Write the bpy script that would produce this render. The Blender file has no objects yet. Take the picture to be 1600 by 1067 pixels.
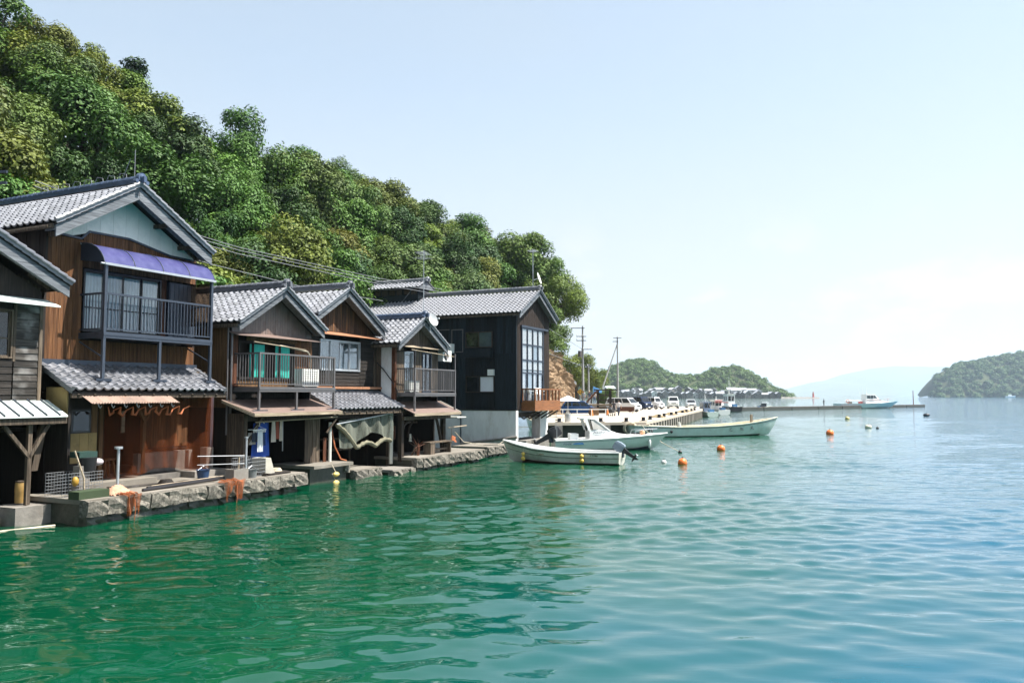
import bpy, bmesh, math, random
import numpy as np
from mathutils import Vector, Matrix

R = math.radians
SC = bpy.context.scene
COL = SC.collection
rnd = random.Random(7)

# ------------------------------------------------------------------ camera
CAM_H = 3.4
cam = bpy.data.objects.new('camera', bpy.data.cameras.new('camera'))
COL.objects.link(cam)
cam.location = (0, 0, CAM_H)
cam.rotation_euler = (R(90 + 3.84), 0, 0)
cam.data.sensor_width = 36.0
cam.data.lens = 36.0 * 1244.0 / 1600.0
cam.data.clip_start = 0.1
cam.data.clip_end = 60000
SC.camera = cam

# ------------------------------------------------------------------ light, sky, exposure
SUN_EL = R(60)
SUN_AZ = math.atan2(1.0, -0.05)            # clockwise from +Y
sun_dir = Vector((math.cos(SUN_EL) * math.sin(SUN_AZ), math.cos(SUN_EL) * math.cos(SUN_AZ), math.sin(SUN_EL)))
sl = bpy.data.lights.new('sun', 'SUN')
sl.energy = 4.3
sl.angle = R(0.53)
sl.color = (1.0, 0.955, 0.88)
sun = bpy.data.objects.new('sun', sl)
sun.rotation_euler = (-sun_dir).to_track_quat('-Z', 'Y').to_euler()
sun.location = (60, -20, 120)
COL.objects.link(sun)

world = bpy.data.worlds.new('World')
SC.world = world
world.use_nodes = True
wn, wl = world.node_tree.nodes, world.node_tree.links
wn.clear()
w_out = wn.new('ShaderNodeOutputWorld')
w_bg = wn.new('ShaderNodeBackground')
w_sky = wn.new('ShaderNodeTexSky')
w_sky.sky_type = 'NISHITA'
w_sky.sun_disc = False
w_sky.sun_elevation = SUN_EL
w_sky.sun_rotation = SUN_AZ
w_sky.altitude = 0
w_sky.air_density = 1.0
w_sky.dust_density = 0.8
w_sky.ozone_density = 1.2
w_bg.inputs['Strength'].default_value = 0.101
# low bank of fair-weather cloud all round the horizon
tc = wn.new('ShaderNodeTexCoord')
sep = wn.new('ShaderNodeSeparateXYZ')
wl.new(tc.outputs['Generated'], sep.inputs[0])
mp = wn.new('ShaderNodeMapping')
mp.inputs['Scale'].default_value = (1, 1, 2.1)
mp.inputs['Location'].default_value = (0.9, 3.3, 0.8)
wl.new(tc.outputs['Generated'], mp.inputs[0])
cn = wn.new('ShaderNodeTexNoise')
cn.inputs['Scale'].default_value = 7.5
cn.inputs['Detail'].default_value = 9
cn.inputs['Roughness'].default_value = 0.57
wl.new(mp.outputs[0], cn.inputs['Vector'])
cr = wn.new('ShaderNodeMapRange'); cr.interpolation_type = 'SMOOTHSTEP'
cr.inputs['From Min'].default_value = 0.51
cr.inputs['From Max'].default_value = 0.64
wl.new(cn.outputs['Fac'], cr.inputs['Value'])
band = wn.new('ShaderNodeMapRange'); band.interpolation_type = 'SMOOTHSTEP'
band.inputs['From Min'].default_value = 0.24
band.inputs['From Max'].default_value = 0.10
wl.new(sep.outputs['Z'], band.inputs['Value'])
mulc = wn.new('ShaderNodeMath'); mulc.operation = 'MULTIPLY'
wl.new(cr.outputs[0], mulc.inputs[0]); wl.new(band.outputs[0], mulc.inputs[1])
mulc2 = wn.new('ShaderNodeMath'); mulc2.operation = 'MULTIPLY'
wl.new(mulc.outputs[0], mulc2.inputs[0]); mulc2.inputs[1].default_value = 0.7
cmix = wn.new('ShaderNodeMix'); cmix.data_type = 'RGBA'
wl.new(mulc2.outputs[0], cmix.inputs['Factor'])
veil_mix = wn.new('ShaderNodeMix'); veil_mix.data_type = 'RGBA'      # thin high veil that pales the whole sky
vn = wn.new('ShaderNodeTexNoise'); vn.inputs['Scale'].default_value = 2.3; vn.inputs['Detail'].default_value = 6; vn.inputs['Roughness'].default_value = 0.6
wl.new(mp.outputs[0], vn.inputs['Vector'])
vr = wn.new('ShaderNodeMapRange'); vr.inputs['From Min'].default_value = 0.3; vr.inputs['From Max'].default_value = 0.7; vr.inputs['To Min'].default_value = 0.46; vr.inputs['To Max'].default_value = 0.54
wl.new(vn.outputs['Fac'], vr.inputs['Value']); wl.new(vr.outputs[0], veil_mix.inputs['Factor'])
veil_mix.inputs['B'].default_value = (2.45, 2.6, 2.3, 1)
wl.new(w_sky.outputs[0], veil_mix.inputs['A'])
hz_mix = wn.new('ShaderNodeMix'); hz_mix.data_type = 'RGBA'          # pale summer haze low in the sky, all round
hz_r = wn.new('ShaderNodeMapRange'); hz_r.interpolation_type = 'SMOOTHSTEP'
hz_r.inputs['From Min'].default_value = 0.42; hz_r.inputs['From Max'].default_value = 0.0; hz_r.inputs['To Max'].default_value = 0.9
wl.new(sep.outputs['Z'], hz_r.inputs['Value']); wl.new(hz_r.outputs[0], hz_mix.inputs['Factor'])
wl.new(veil_mix.outputs['Result'], hz_mix.inputs['A']); hz_mix.inputs['B'].default_value = (2.80, 2.78, 2.85, 1)
wl.new(hz_mix.outputs['Result'], cmix.inputs['A'])
cmix.inputs['B'].default_value = (3.5, 3.42, 3.38, 1)
wl.new(cmix.outputs['Result'], w_bg.inputs['Color'])
wl.new(w_bg.outputs[0], w_out.inputs['Surface'])

SC.view_settings.view_transform = 'Standard'
SC.view_settings.look = 'None'
SC.view_settings.gamma = 1.0
SC.view_settings.exposure = 1.5
SC.view_settings.use_curve_mapping = False
SC.render.engine = 'CYCLES'
SC.cycles.use_denoising = True
SC.cycles.max_bounces = 6
SC.cycles.diffuse_bounces = 3
SC.cycles.glossy_bounces = 3
SC.cycles.transmission_bounces = 4
SC.cycles.volume_bounces = 1
SC.cycles.transparent_max_bounces = 8
SC.cycles.caustics_reflective = False
SC.cycles.caustics_refractive = False
SC.cycles.use_adaptive_sampling = True
SC.cycles.adaptive_threshold = 0.02

# ------------------------------------------------------------------ shore frame: u along the shore, v inland
ORG = Vector((-11.1867, 21.6861, 0.0))
SANG = R(64.25)                             # the shore runs this way
SDIR = Vector((math.cos(SANG), math.sin(SANG), 0))
NDIR = Vector((-math.sin(SANG), math.cos(SANG), 0))
def W(u, v, z=0.0):
    return ORG + SDIR * u + NDIR * v + Vector((0, 0, z))
def UV(x, y):
    d = Vector((x, y, 0)) - ORG
    return d.dot(SDIR), d.dot(NDIR)
def pix(p):
    """picture column and row of a point, used only to word the labels"""
    c, s = math.cos(R(3.84)), math.sin(R(3.84))
    z = p[2] - CAM_H
    d = p[1] * c + z * s
    return 800 + 1244 * p[0] / d, 533.5 - 1244 * (-p[1] * s + z * c) / d

# ------------------------------------------------------------------ mesh helpers
class MB:
    """collects shapes, then links them as one mesh object"""
    def __init__(self, off=(0, 0, 0)):
        self.v, self.f, self.m = [], [], []
        self.off = Vector(off)
    def add(self, verts, faces, mi=0):
        n = len(self.v)
        self.v += [tuple(Vector(p) - self.off) for p in verts]
        self.f += [tuple(n + i for i in f) for f in faces]
        self.m += [mi] * len(faces)
        return self
    def box(self, x0, x1, y0, y1, z0, z1, mi=0):
        p = [(x, y, z) for z in (z0, z1) for y in (y0, y1) for x in (x0, x1)]
        return self.add(p, [(0, 2, 3, 1), (4, 5, 7, 6), (0, 1, 5, 4), (2, 6, 7, 3), (0, 4, 6, 2), (1, 3, 7, 5)], mi)
    def beam(self, a, b, w, h, mi=0, up=(0, 0, 1)):
        a, b = Vector(a), Vector(b)
        d = (b - a).normalized(); up = Vector(up)
        if abs(d.dot(up)) > 0.98: up = Vector((1, 0, 0))
        s = d.cross(up).normalized() * (w / 2); t = s.cross(d).normalized() * (h / 2)
        p = [a - s - t, a + s - t, a + s + t, a - s + t, b - s - t, b + s - t, b + s + t, b - s + t]
        return self.add(p, [(0, 1, 2, 3), (7, 6, 5, 4), (0, 4, 5, 1), (1, 5, 6, 2), (2, 6, 7, 3), (3, 7, 4, 0)], mi)
    def tube(self, pts, r, n=8, mi=0, cap=True):
        pts = [Vector(p) for p in pts]
        rs = r if isinstance(r, (list, tuple)) else [r] * len(pts)
        vs, fs = [], []
        prev = None
        for i, p in enumerate(pts):
            d = (pts[min(i + 1, len(pts) - 1)] - pts[max(i - 1, 0)]).normalized()
            if prev is None:
                up = Vector((0, 0, 1)) if abs(d.z) < 0.9 else Vector((1, 0, 0))
                s = d.cross(up).normalized()
            else:
                s = (prev - d * prev.dot(d)).normalized()
            prev = s; t = d.cross(s)
            vs += [p + (s * math.cos(k * 2 * math.pi / n) + t * math.sin(k * 2 * math.pi / n)) * rs[i] for k in range(n)]
        for i in range(len(pts) - 1):
            for k in range(n):
                fs.append((i * n + k, i * n + (k + 1) % n, (i + 1) * n + (k + 1) % n, (i + 1) * n + k))
        if cap:
            fs.append(tuple(range(n - 1, -1, -1)))
            fs.append(tuple((len(pts) - 1) * n + k for k in range(n)))
        return self.add(vs, fs, mi)
    def prism(self, poly, d, mi=0):
        """poly: 3-D points of a flat outline; d: extrusion vector"""
        n = len(poly); d = Vector(d)
        p = [Vector(q) for q in poly] + [Vector(q) + d for q in poly]
        fs = [tuple(range(n - 1, -1, -1)), tuple(range(n, 2 * n))]
        fs += [(i, (i + 1) % n, n + (i + 1) % n, n + i) for i in range(n)]
        return self.add(p, fs, mi)
    def loft(self, rings, closed=True, cap=True, mi=0):
        n = len(rings[0]); vs = [q for r in rings for q in r]; fs = []
        for i in range(len(rings) - 1):
            for k in range(n if closed else n - 1):
                fs.append((i * n + k, i * n + (k + 1) % n, (i + 1) * n + (k + 1) % n, (i + 1) * n + k))
        if cap and closed:
            fs.append(tuple(range(n - 1, -1, -1))); fs.append(tuple((len(rings) - 1) * n + k for k in range(n)))
        return self.add(vs, fs, mi)
    def ball(self, c, r, nu=12, nv=8, sc=(1, 1, 1), mi=0):
        c = Vector(c); vs, fs = [], []
        for j in range(nv + 1):
            th = math.pi * j / nv
            for i in range(nu):
                ph = 2 * math.pi * i / nu
                vs.append(c + Vector((r * sc[0] * math.sin(th) * math.cos(ph), r * sc[1] * math.sin(th) * math.sin(ph), r * sc[2] * math.cos(th))))
        for j in range(nv):
            for i in range(nu):
                fs.append((j * nu + i, (j + 1) * nu + i, (j + 1) * nu + (i + 1) % nu, j * nu + (i + 1) % nu))
        return self.add(vs, fs, mi)
    def grid(self, fn, nu, nv, mi=0):
        vs = [fn(i / nu, j / nv) for j in range(nv + 1) for i in range(nu + 1)]
        fs = [(j * (nu + 1) + i, j * (nu + 1) + i + 1, (j + 1) * (nu + 1) + i + 1, (j + 1) * (nu + 1) + i) for j in range(nv) for i in range(nu)]
        return self.add(vs, fs, mi)
    def mesh(self, name, mats, smooth=False, weld=False):
        me = bpy.data.meshes.new(name)
        me.from_pydata(self.v, [], self.f)
        mats = mats if isinstance(mats, (list, tuple)) else [mats]
        for m in mats: me.materials.append(m)
        if len(mats) > 1: me.polygons.foreach_set('material_index', self.m)
        bm = bmesh.new(); bm.from_mesh(me)
        if weld: bmesh.ops.remove_doubles(bm, verts=bm.verts, dist=1e-4)
        bmesh.ops.recalc_face_normals(bm, faces=bm.faces)
        bm.to_mesh(me); bm.free()
        if smooth:
            me.polygons.foreach_set('use_smooth', [True] * len(me.polygons))
            me.set_sharp_from_angle(angle=R(38))
        me.update()
        return me
    def build(self, name, mats, parent=None, smooth=False, weld=False):
        return put(name, self.mesh(name, mats, smooth, weld), parent)

def put(name, data, parent=None, loc=None, rot=None, scale=None):
    o = bpy.data.objects.new(name, data)
    COL.objects.link(o)
    if parent is not None: o.parent = parent
    if loc is not None: o.location = loc
    if rot is not None: o.rotation_euler = rot
    if scale is not None: o.scale = scale
    return o
def tag(o, label=None, cat=None, group=None, kind=None):
    if label: o['label'] = label
    if cat: o['category'] = cat
    if group: o['group'] = group
    if kind: o['kind'] = kind
    return o
def thing(name, label, cat, loc=(0, 0, 0), rz=0.0, group=None):
    o = put(name, None, None, loc, (0, 0, rz))
    o.empty_display_size = 0.3
    return tag(o, label, cat, group)
def copy_tree(o, parent=None):
    c = o.copy(); COL.objects.link(c); c.parent = parent
    for ch in list(o.children): copy_tree(ch, c)
    return c

# ------------------------------------------------------------------ materials
def newmat(name):
    m = bpy.data.materials.new(name); m.use_nodes = True
    nt = m.node_tree
    return m, nt, nt.nodes, nt.links, nt.nodes['Principled BSDF']
def col4(c): return (c[0], c[1], c[2], 1)
def plain(name, c, rough=0.6, var=0.12, scale=3.0, metal=0.0, spec=0.5, bump=0.0, bscale=40.0, objvar=0.0, stain=None, stain_amt=0.5, stain_scale=1.3, stretch=(1, 1, 1)):
    """one colour with uneven tone, a little relief, per-object variation and stains"""
    m, nt, n, l, b = newmat(name)
    t = n.new('ShaderNodeTexCoord'); mpn = n.new('ShaderNodeMapping')
    mpn.inputs['Scale'].default_value = stretch
    l.new(t.outputs['Object'], mpn.inputs[0])
    oi = n.new('ShaderNodeObjectInfo')
    addv = n.new('ShaderNodeVectorMath'); addv.operation = 'MULTIPLY_ADD'
    l.new(oi.outputs['Random'], addv.inputs[0]); addv.inputs[1].default_value = (17, 31, 23)
    l.new(mpn.outputs[0], addv.inputs[2])
    no = n.new('ShaderNodeTexNoise'); no.inputs['Scale'].default_value = scale; no.inputs['Detail'].default_value = 6; no.inputs['Roughness'].default_value = 0.62
    l.new(addv.outputs[0], no.inputs['Vector'])
    mr = n.new('ShaderNodeMapRange'); mr.inputs['From Min'].default_value = 0.3; mr.inputs['From Max'].default_value = 0.7
    mr.inputs['To Min'].default_value = 1 - var; mr.inputs['To Max'].default_value = 1 + var
    l.new(no.outputs['Fac'], mr.inputs['Value'])
    ov = n.new('ShaderNodeMapRange'); ov.inputs['To Min'].default_value = 1 - objvar; ov.inputs['To Max'].default_value = 1 + objvar
    l.new(oi.outputs['Random'], ov.inputs['Value'])
    mu = n.new('ShaderNodeMath'); mu.operation = 'MULTIPLY'
    l.new(mr.outputs[0], mu.inputs[0]); l.new(ov.outputs[0], mu.inputs[1])
    vm = n.new('ShaderNodeVectorMath'); vm.operation = 'SCALE'
    vm.inputs[0].default_value = c; l.new(mu.outputs[0], vm.inputs['Scale'])
    src = vm.outputs[0]
    if stain is not None:
        n2 = n.new('ShaderNodeTexNoise'); n2.inputs['Scale'].default_value = stain_scale; n2.inputs['Detail'].default_value = 7; n2.inputs['Roughness'].default_value = 0.7
        l.new(addv.outputs[0], n2.inputs['Vector'])
        r2 = n.new('ShaderNodeMapRange'); r2.interpolation_type = 'SMOOTHSTEP'
        r2.inputs['From Min'].default_value = 0.48; r2.inputs['From Max'].default_value = 0.68; r2.inputs['To Max'].default_value = stain_amt
        l.new(n2.outputs['Fac'], r2.inputs['Value'])
        mx = n.new('ShaderNodeMix'); mx.data_type = 'RGBA'
        l.new(r2.outputs[0], mx.inputs['Factor']); l.new(src, mx.inputs['A']); mx.inputs['B'].default_value = col4(stain)
        src = mx.outputs['Result']
    l.new(src, b.inputs['Base Color'])
    b.inputs['Roughness'].default_value = rough
    b.inputs['Metallic'].default_value = metal
    b.inputs['Specular IOR Level'].default_value = spec
    if bump:
        nb = n.new('ShaderNodeTexNoise'); nb.inputs['Scale'].default_value = bscale; nb.inputs['Detail'].default_value = 5
        l.new(addv.outputs[0], nb.inputs['Vector'])
        bp = n.new('ShaderNodeBump'); bp.inputs['Strength'].default_value = bump; bp.inputs['Distance'].default_value = 0.02
        l.new(nb.outputs['Fac'], bp.inputs['Height']); l.new(bp.outputs[0], b.inputs['Normal'])
    return m
def wood(name, c1, c2, axis='z', rough=0.75, grain=1.0, objvar=0.22, bleach=None, spec=0.3, island=False):
    """weathered timber: grain drawn out along one axis, dark streaks, pale worn patches"""
    m, nt, n, l, b = newmat(name)
    t = n.new('ShaderNodeTexCoord'); mpn = n.new('ShaderNodeMapping')
    sc = {'z': (22, 22, 1.1), 'x': (1.1, 22, 22), 'y': (22, 1.1, 22)}[axis]
    mpn.inputs['Scale'].default_value = tuple(k * grain for k in sc)
    l.new(t.outputs['Object'], mpn.inputs[0])
    oi = n.new('ShaderNodeObjectInfo')
    av = n.new('ShaderNodeVectorMath'); av.operation = 'MULTIPLY_ADD'
    l.new(oi.outputs['Random'], av.inputs[0]); av.inputs[1].default_value = (41, 37, 53); l.new(mpn.outputs[0], av.inputs[2])
    no = n.new('ShaderNodeTexNoise'); no.inputs['Scale'].default_value = 1.0; no.inputs['Detail'].default_value = 7; no.inputs['Roughness'].default_value = 0.65
    l.new(av.outputs[0], no.inputs['Vector'])
    rp = n.new('ShaderNodeValToRGB')
    rp.color_ramp.elements[0].position = 0.32; rp.color_ramp.elements[0].color = col4([k * 0.45 for k in c2])
    rp.color_ramp.elements[1].position = 0.68; rp.color_ramp.elements[1].color = col4(c1)
    e = rp.color_ramp.elements.new(0.5); e.color = col4(c2)
    l.new(no.outputs['Fac'], rp.inputs[0])
    src = rp.outputs[0]
    if bleach is not None:
        n2 = n.new('ShaderNodeTexNoise'); n2.inputs['Scale'].default_value = 1.7; n2.inputs['Detail'].default_value = 6
        a2 = n.new('ShaderNodeVectorMath'); a2.operation = 'MULTIPLY_ADD'
        l.new(oi.outputs['Random'], a2.inputs[0]); a2.inputs[1].default_value = (5, 7, 3); l.new(t.outputs['Object'], a2.inputs[2])
        l.new(a2.outputs[0], n2.inputs['Vector'])
        r2 = n.new('ShaderNodeMapRange'); r2.interpolation_type = 'SMOOTHSTEP'
        r2.inputs['From Min'].default_value = 0.46; r2.inputs['From Max'].default_value = 0.7; r2.inputs['To Max'].default_value = 0.75
        l.new(n2.outputs['Fac'], r2.inputs['Value'])
        mx = n.new('ShaderNodeMix'); mx.data_type = 'RGBA'
        l.new(r2.outputs[0], mx.inputs['Factor']); l.new(src, mx.inputs['A']); mx.inputs['B'].default_value = col4(bleach)
        src = mx.outputs['Result']
    hs = n.new('ShaderNodeHueSaturation')
    ov = n.new('ShaderNodeMapRange'); ov.inputs['To Min'].default_value = 1 - objvar; ov.inputs['To Max'].default_value = 1 + objvar
    gi = n.new('ShaderNodeNewGeometry')
    l.new(gi.outputs['Random Per Island'] if island else oi.outputs['Random'], ov.inputs['Value']); l.new(ov.outputs[0], hs.inputs['Value'])
    l.new(src, hs.inputs['Color']); l.new(hs.outputs[0], b.inputs['Base Color'])
    b.inputs['Roughness'].default_value = rough; b.inputs['Specular IOR Level'].default_value = spec
    bp = n.new('ShaderNodeBump'); bp.inputs['Strength'].default_value = 0.35; bp.inputs['Distance'].default_value = 0.012
    l.new(no.outputs['Fac'], bp.inputs['Height']); l.new(bp.outputs[0], b.inputs['Normal'])
    return m
def glassy(name, c, rough=0.06, spec=0.6, var=0.25):
    return plain(name, c, rough=rough, var=var, scale=1.5, spec=spec)

M = {}
M['tile'] = plain('silver_roof_tile', (0.19, 0.195, 0.215), rough=0.38, var=0.22, scale=5, spec=0.62, objvar=0.26, stain=(0.12, 0.12, 0.115), stain_amt=0.5, stain_scale=4)
M['tile_blue'] = plain('blue_glazed_tile', (0.055, 0.08, 0.135), rough=0.3, var=0.2, spec=0.6, objvar=0.15)
M['tile_dark'] = plain('dark_roof_tile', (0.13, 0.135, 0.155), rough=0.34, var=0.25, spec=0.6, objvar=0.25)
M['brown_board'] = wood('brown_cladding', (0.185, 0.083, 0.033), (0.112, 0.048, 0.019), objvar=0.25)
M['black_board'] = wood('charred_cladding', (0.011, 0.021, 0.029), (0.004, 0.009, 0.013), objvar=0.75, rough=0.7, spec=0.25, island=True)
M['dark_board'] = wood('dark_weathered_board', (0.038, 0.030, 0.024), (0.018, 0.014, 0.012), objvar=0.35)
M['grey_board'] = wood('grey_weathered_board', (0.175, 0.135, 0.098), (0.08, 0.06, 0.043), objvar=0.35)
M['grey_lap'] = wood('grey_lapped_board', (0.09, 0.08, 0.07), (0.035, 0.03, 0.026), axis='x', objvar=0.45, bleach=(0.22, 0.21, 0.20))
M['dark_lap'] = wood('dark_lapped_board', (0.036, 0.03, 0.026), (0.016, 0.013, 0.011), axis='x', objvar=0.4)
M['streaked'] = wood('streaked_gable_board', (0.16, 0.075, 0.03), (0.05, 0.028, 0.016), objvar=0.4, grain=0.7)
M['mauve_metal'] = plain('mauve_ribbed_metal', (0.16, 0.118, 0.10), rough=0.5, var=0.2, objvar=0.12, stain=(0.13, 0.06, 0.03), stain_amt=0.6, stain_scale=1.2)
M['tan_board'] = wood('tan_plywood', (0.20, 0.11, 0.05), (0.125, 0.068, 0.03), objvar=0.15)
M['post_wood'] = wood('old_post_wood', (0.075, 0.052, 0.034), (0.034, 0.025, 0.018), objvar=0.3)
M['red_wood'] = wood('red_brown_wood', (0.14, 0.052, 0.024), (0.085, 0.03, 0.014), objvar=0.15)
M['deck_wood'] = wood('varnished_deck_wood', (0.33, 0.135, 0.046), (0.23, 0.088, 0.03), axis='x', rough=0.45, objvar=0.15)
M['pale_wood'] = wood('pale_driftwood', (0.46, 0.38, 0.28), (0.30, 0.24, 0.17), axis='x', objvar=0.2)
M['barge'] = wood('grey_blue_bargeboard', (0.20, 0.215, 0.23), (0.12, 0.13, 0.145), axis='x', objvar=0.15)
M['white_panel'] = plain('white_gable_panel', (0.90, 0.83, 0.73), rough=0.7, var=0.07, objvar=0.05, stain=(0.42, 0.38, 0.32), stain_amt=0.3, stain_scale=0.9)
M['white_plaster'] = plain('white_plaster', (0.66, 0.66, 0.65), rough=0.8, var=0.1, stain=(0.36, 0.31, 0.26), stain_amt=0.55, stain_scale=1.1, stretch=(1, 1, 0.35), bump=0.15)
M['concrete'] = plain('weathered_concrete', (0.20, 0.185, 0.165), rough=0.85, var=0.22, bump=0.5, bscale=14, stain=(0.16, 0.14, 0.12), stain_amt=0.6, stain_scale=1.6)
M['pale_concrete'] = plain('pale_concrete', (0.175, 0.157, 0.13), rough=0.85, var=0.13, bump=0.25, bscale=10, stain=(0.33, 0.30, 0.26), stain_amt=0.5, stain_scale=0.5)
M['stone'] = plain('rough_quay_stone', (0.165, 0.15, 0.125), rough=0.9, var=0.6, scale=13, bump=1.0, bscale=9, objvar=0.2, stain=(0.03, 0.028, 0.022), stain_amt=0.97, stain_scale=11)
M['wet_stone'] = plain('wet_weedy_stone', (0.045, 0.05, 0.036), rough=0.4, var=0.4, scale=5, bump=0.8, bscale=8, objvar=0.3)
M['dark_metal'] = plain('dark_blue_grey_metal', (0.035, 0.045, 0.065), rough=0.4, var=0.1, metal=0.3)
M['rail_metal'] = plain('grey_brown_rail_metal', (0.13, 0.12, 0.12), rough=0.42, var=0.1, metal=0.3)
M['navy_metal'] = plain('navy_rail_metal', (0.05, 0.062, 0.085), rough=0.4, var=0.1, metal=0.3)
M['black_metal'] = plain('black_rail_metal', (0.022, 0.02, 0.022), rough=0.45, var=0.1, metal=0.2)
M['steel'] = plain('galvanised_steel', (0.45, 0.47, 0.49), rough=0.38, var=0.15, metal=0.55)
M['pale_roof'] = plain('pale_green_sheet_roof', (0.62, 0.70, 0.66), rough=0.4, var=0.08, stain=(0.42, 0.42, 0.36), stain_amt=0.4)
M['brown_roof'] = plain('brown_sheet_roof', (0.19, 0.135, 0.115), rough=0.5, var=0.15, stain=(0.17, 0.12, 0.1), stain_amt=0.5)
M['rust_sheet'] = plain('rusty_corrugated_sheet', (0.27, 0.19, 0.15), rough=0.6, var=0.25, scale=6, objvar=0.2, stain=(0.30, 0.16, 0.10), stain_amt=0.7, stain_scale=3)
M['copper'] = plain('rust_orange_sheet', (0.34, 0.16, 0.085), rough=0.55, var=0.2, stain=(0.2, 0.09, 0.05), stain_amt=0.4)
M['black'] = plain('black_paint', (0.012, 0.012, 0.014), rough=0.4, var=0.1)
M['dark_void'] = wood('unlit_interior_board', (0.022, 0.016, 0.011), (0.011, 0.008, 0.006), objvar=0.4)  # near-black: the darkness of unlit interiors is put into the board colour
M['orange_net'] = plain('orange_net', (0.36, 0.11, 0.04), rough=0.8, var=0.3, scale=9)
M['net_pile'] = None
M['rope'] = plain('pale_rope', (0.48, 0.42, 0.32), rough=0.85, var=0.2)
M['wire'] = plain('black_wire', (0.02, 0.02, 0.022), rough=0.6, var=0.0)
M['grey_wire'] = plain('grey_wire', (0.16, 0.17, 0.18), rough=0.6, var=0.0)
M['glass'] = glassy('window_glass', (0.05, 0.07, 0.08))
M['glass_dark'] = glassy('dark_window_glass', (0.012, 0.015, 0.017))
M['curtain'] = plain('pale_curtain', (0.72, 0.76, 0.80), rough=0.8, var=0.12, scale=9, stretch=(6, 6, 0.4))
M['curtain_blue'] = plain('blue_grey_curtain', (0.45, 0.54, 0.62), rough=0.8, var=0.15, scale=9, stretch=(6, 6, 0.4))
M['teal'] = plain('turquoise_curtain', (0.08, 0.62, 0.52), rough=0.75, var=0.15, scale=7, stretch=(6, 6, 0.4))
M['white'] = plain('white_gelcoat', (0.78, 0.79, 0.77), rough=0.3, var=0.04)
M['white_old'] = plain('old_white_paint', (0.62, 0.62, 0.56), rough=0.5, var=0.12, stain=(0.36, 0.33, 0.24), stain_amt=0.55, stain_scale=1.6, stretch=(1, 1, 0.5))
M['ac_white'] = plain('white_appliance_paint', (0.70, 0.70, 0.66), rough=0.45, var=0.06)
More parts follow.
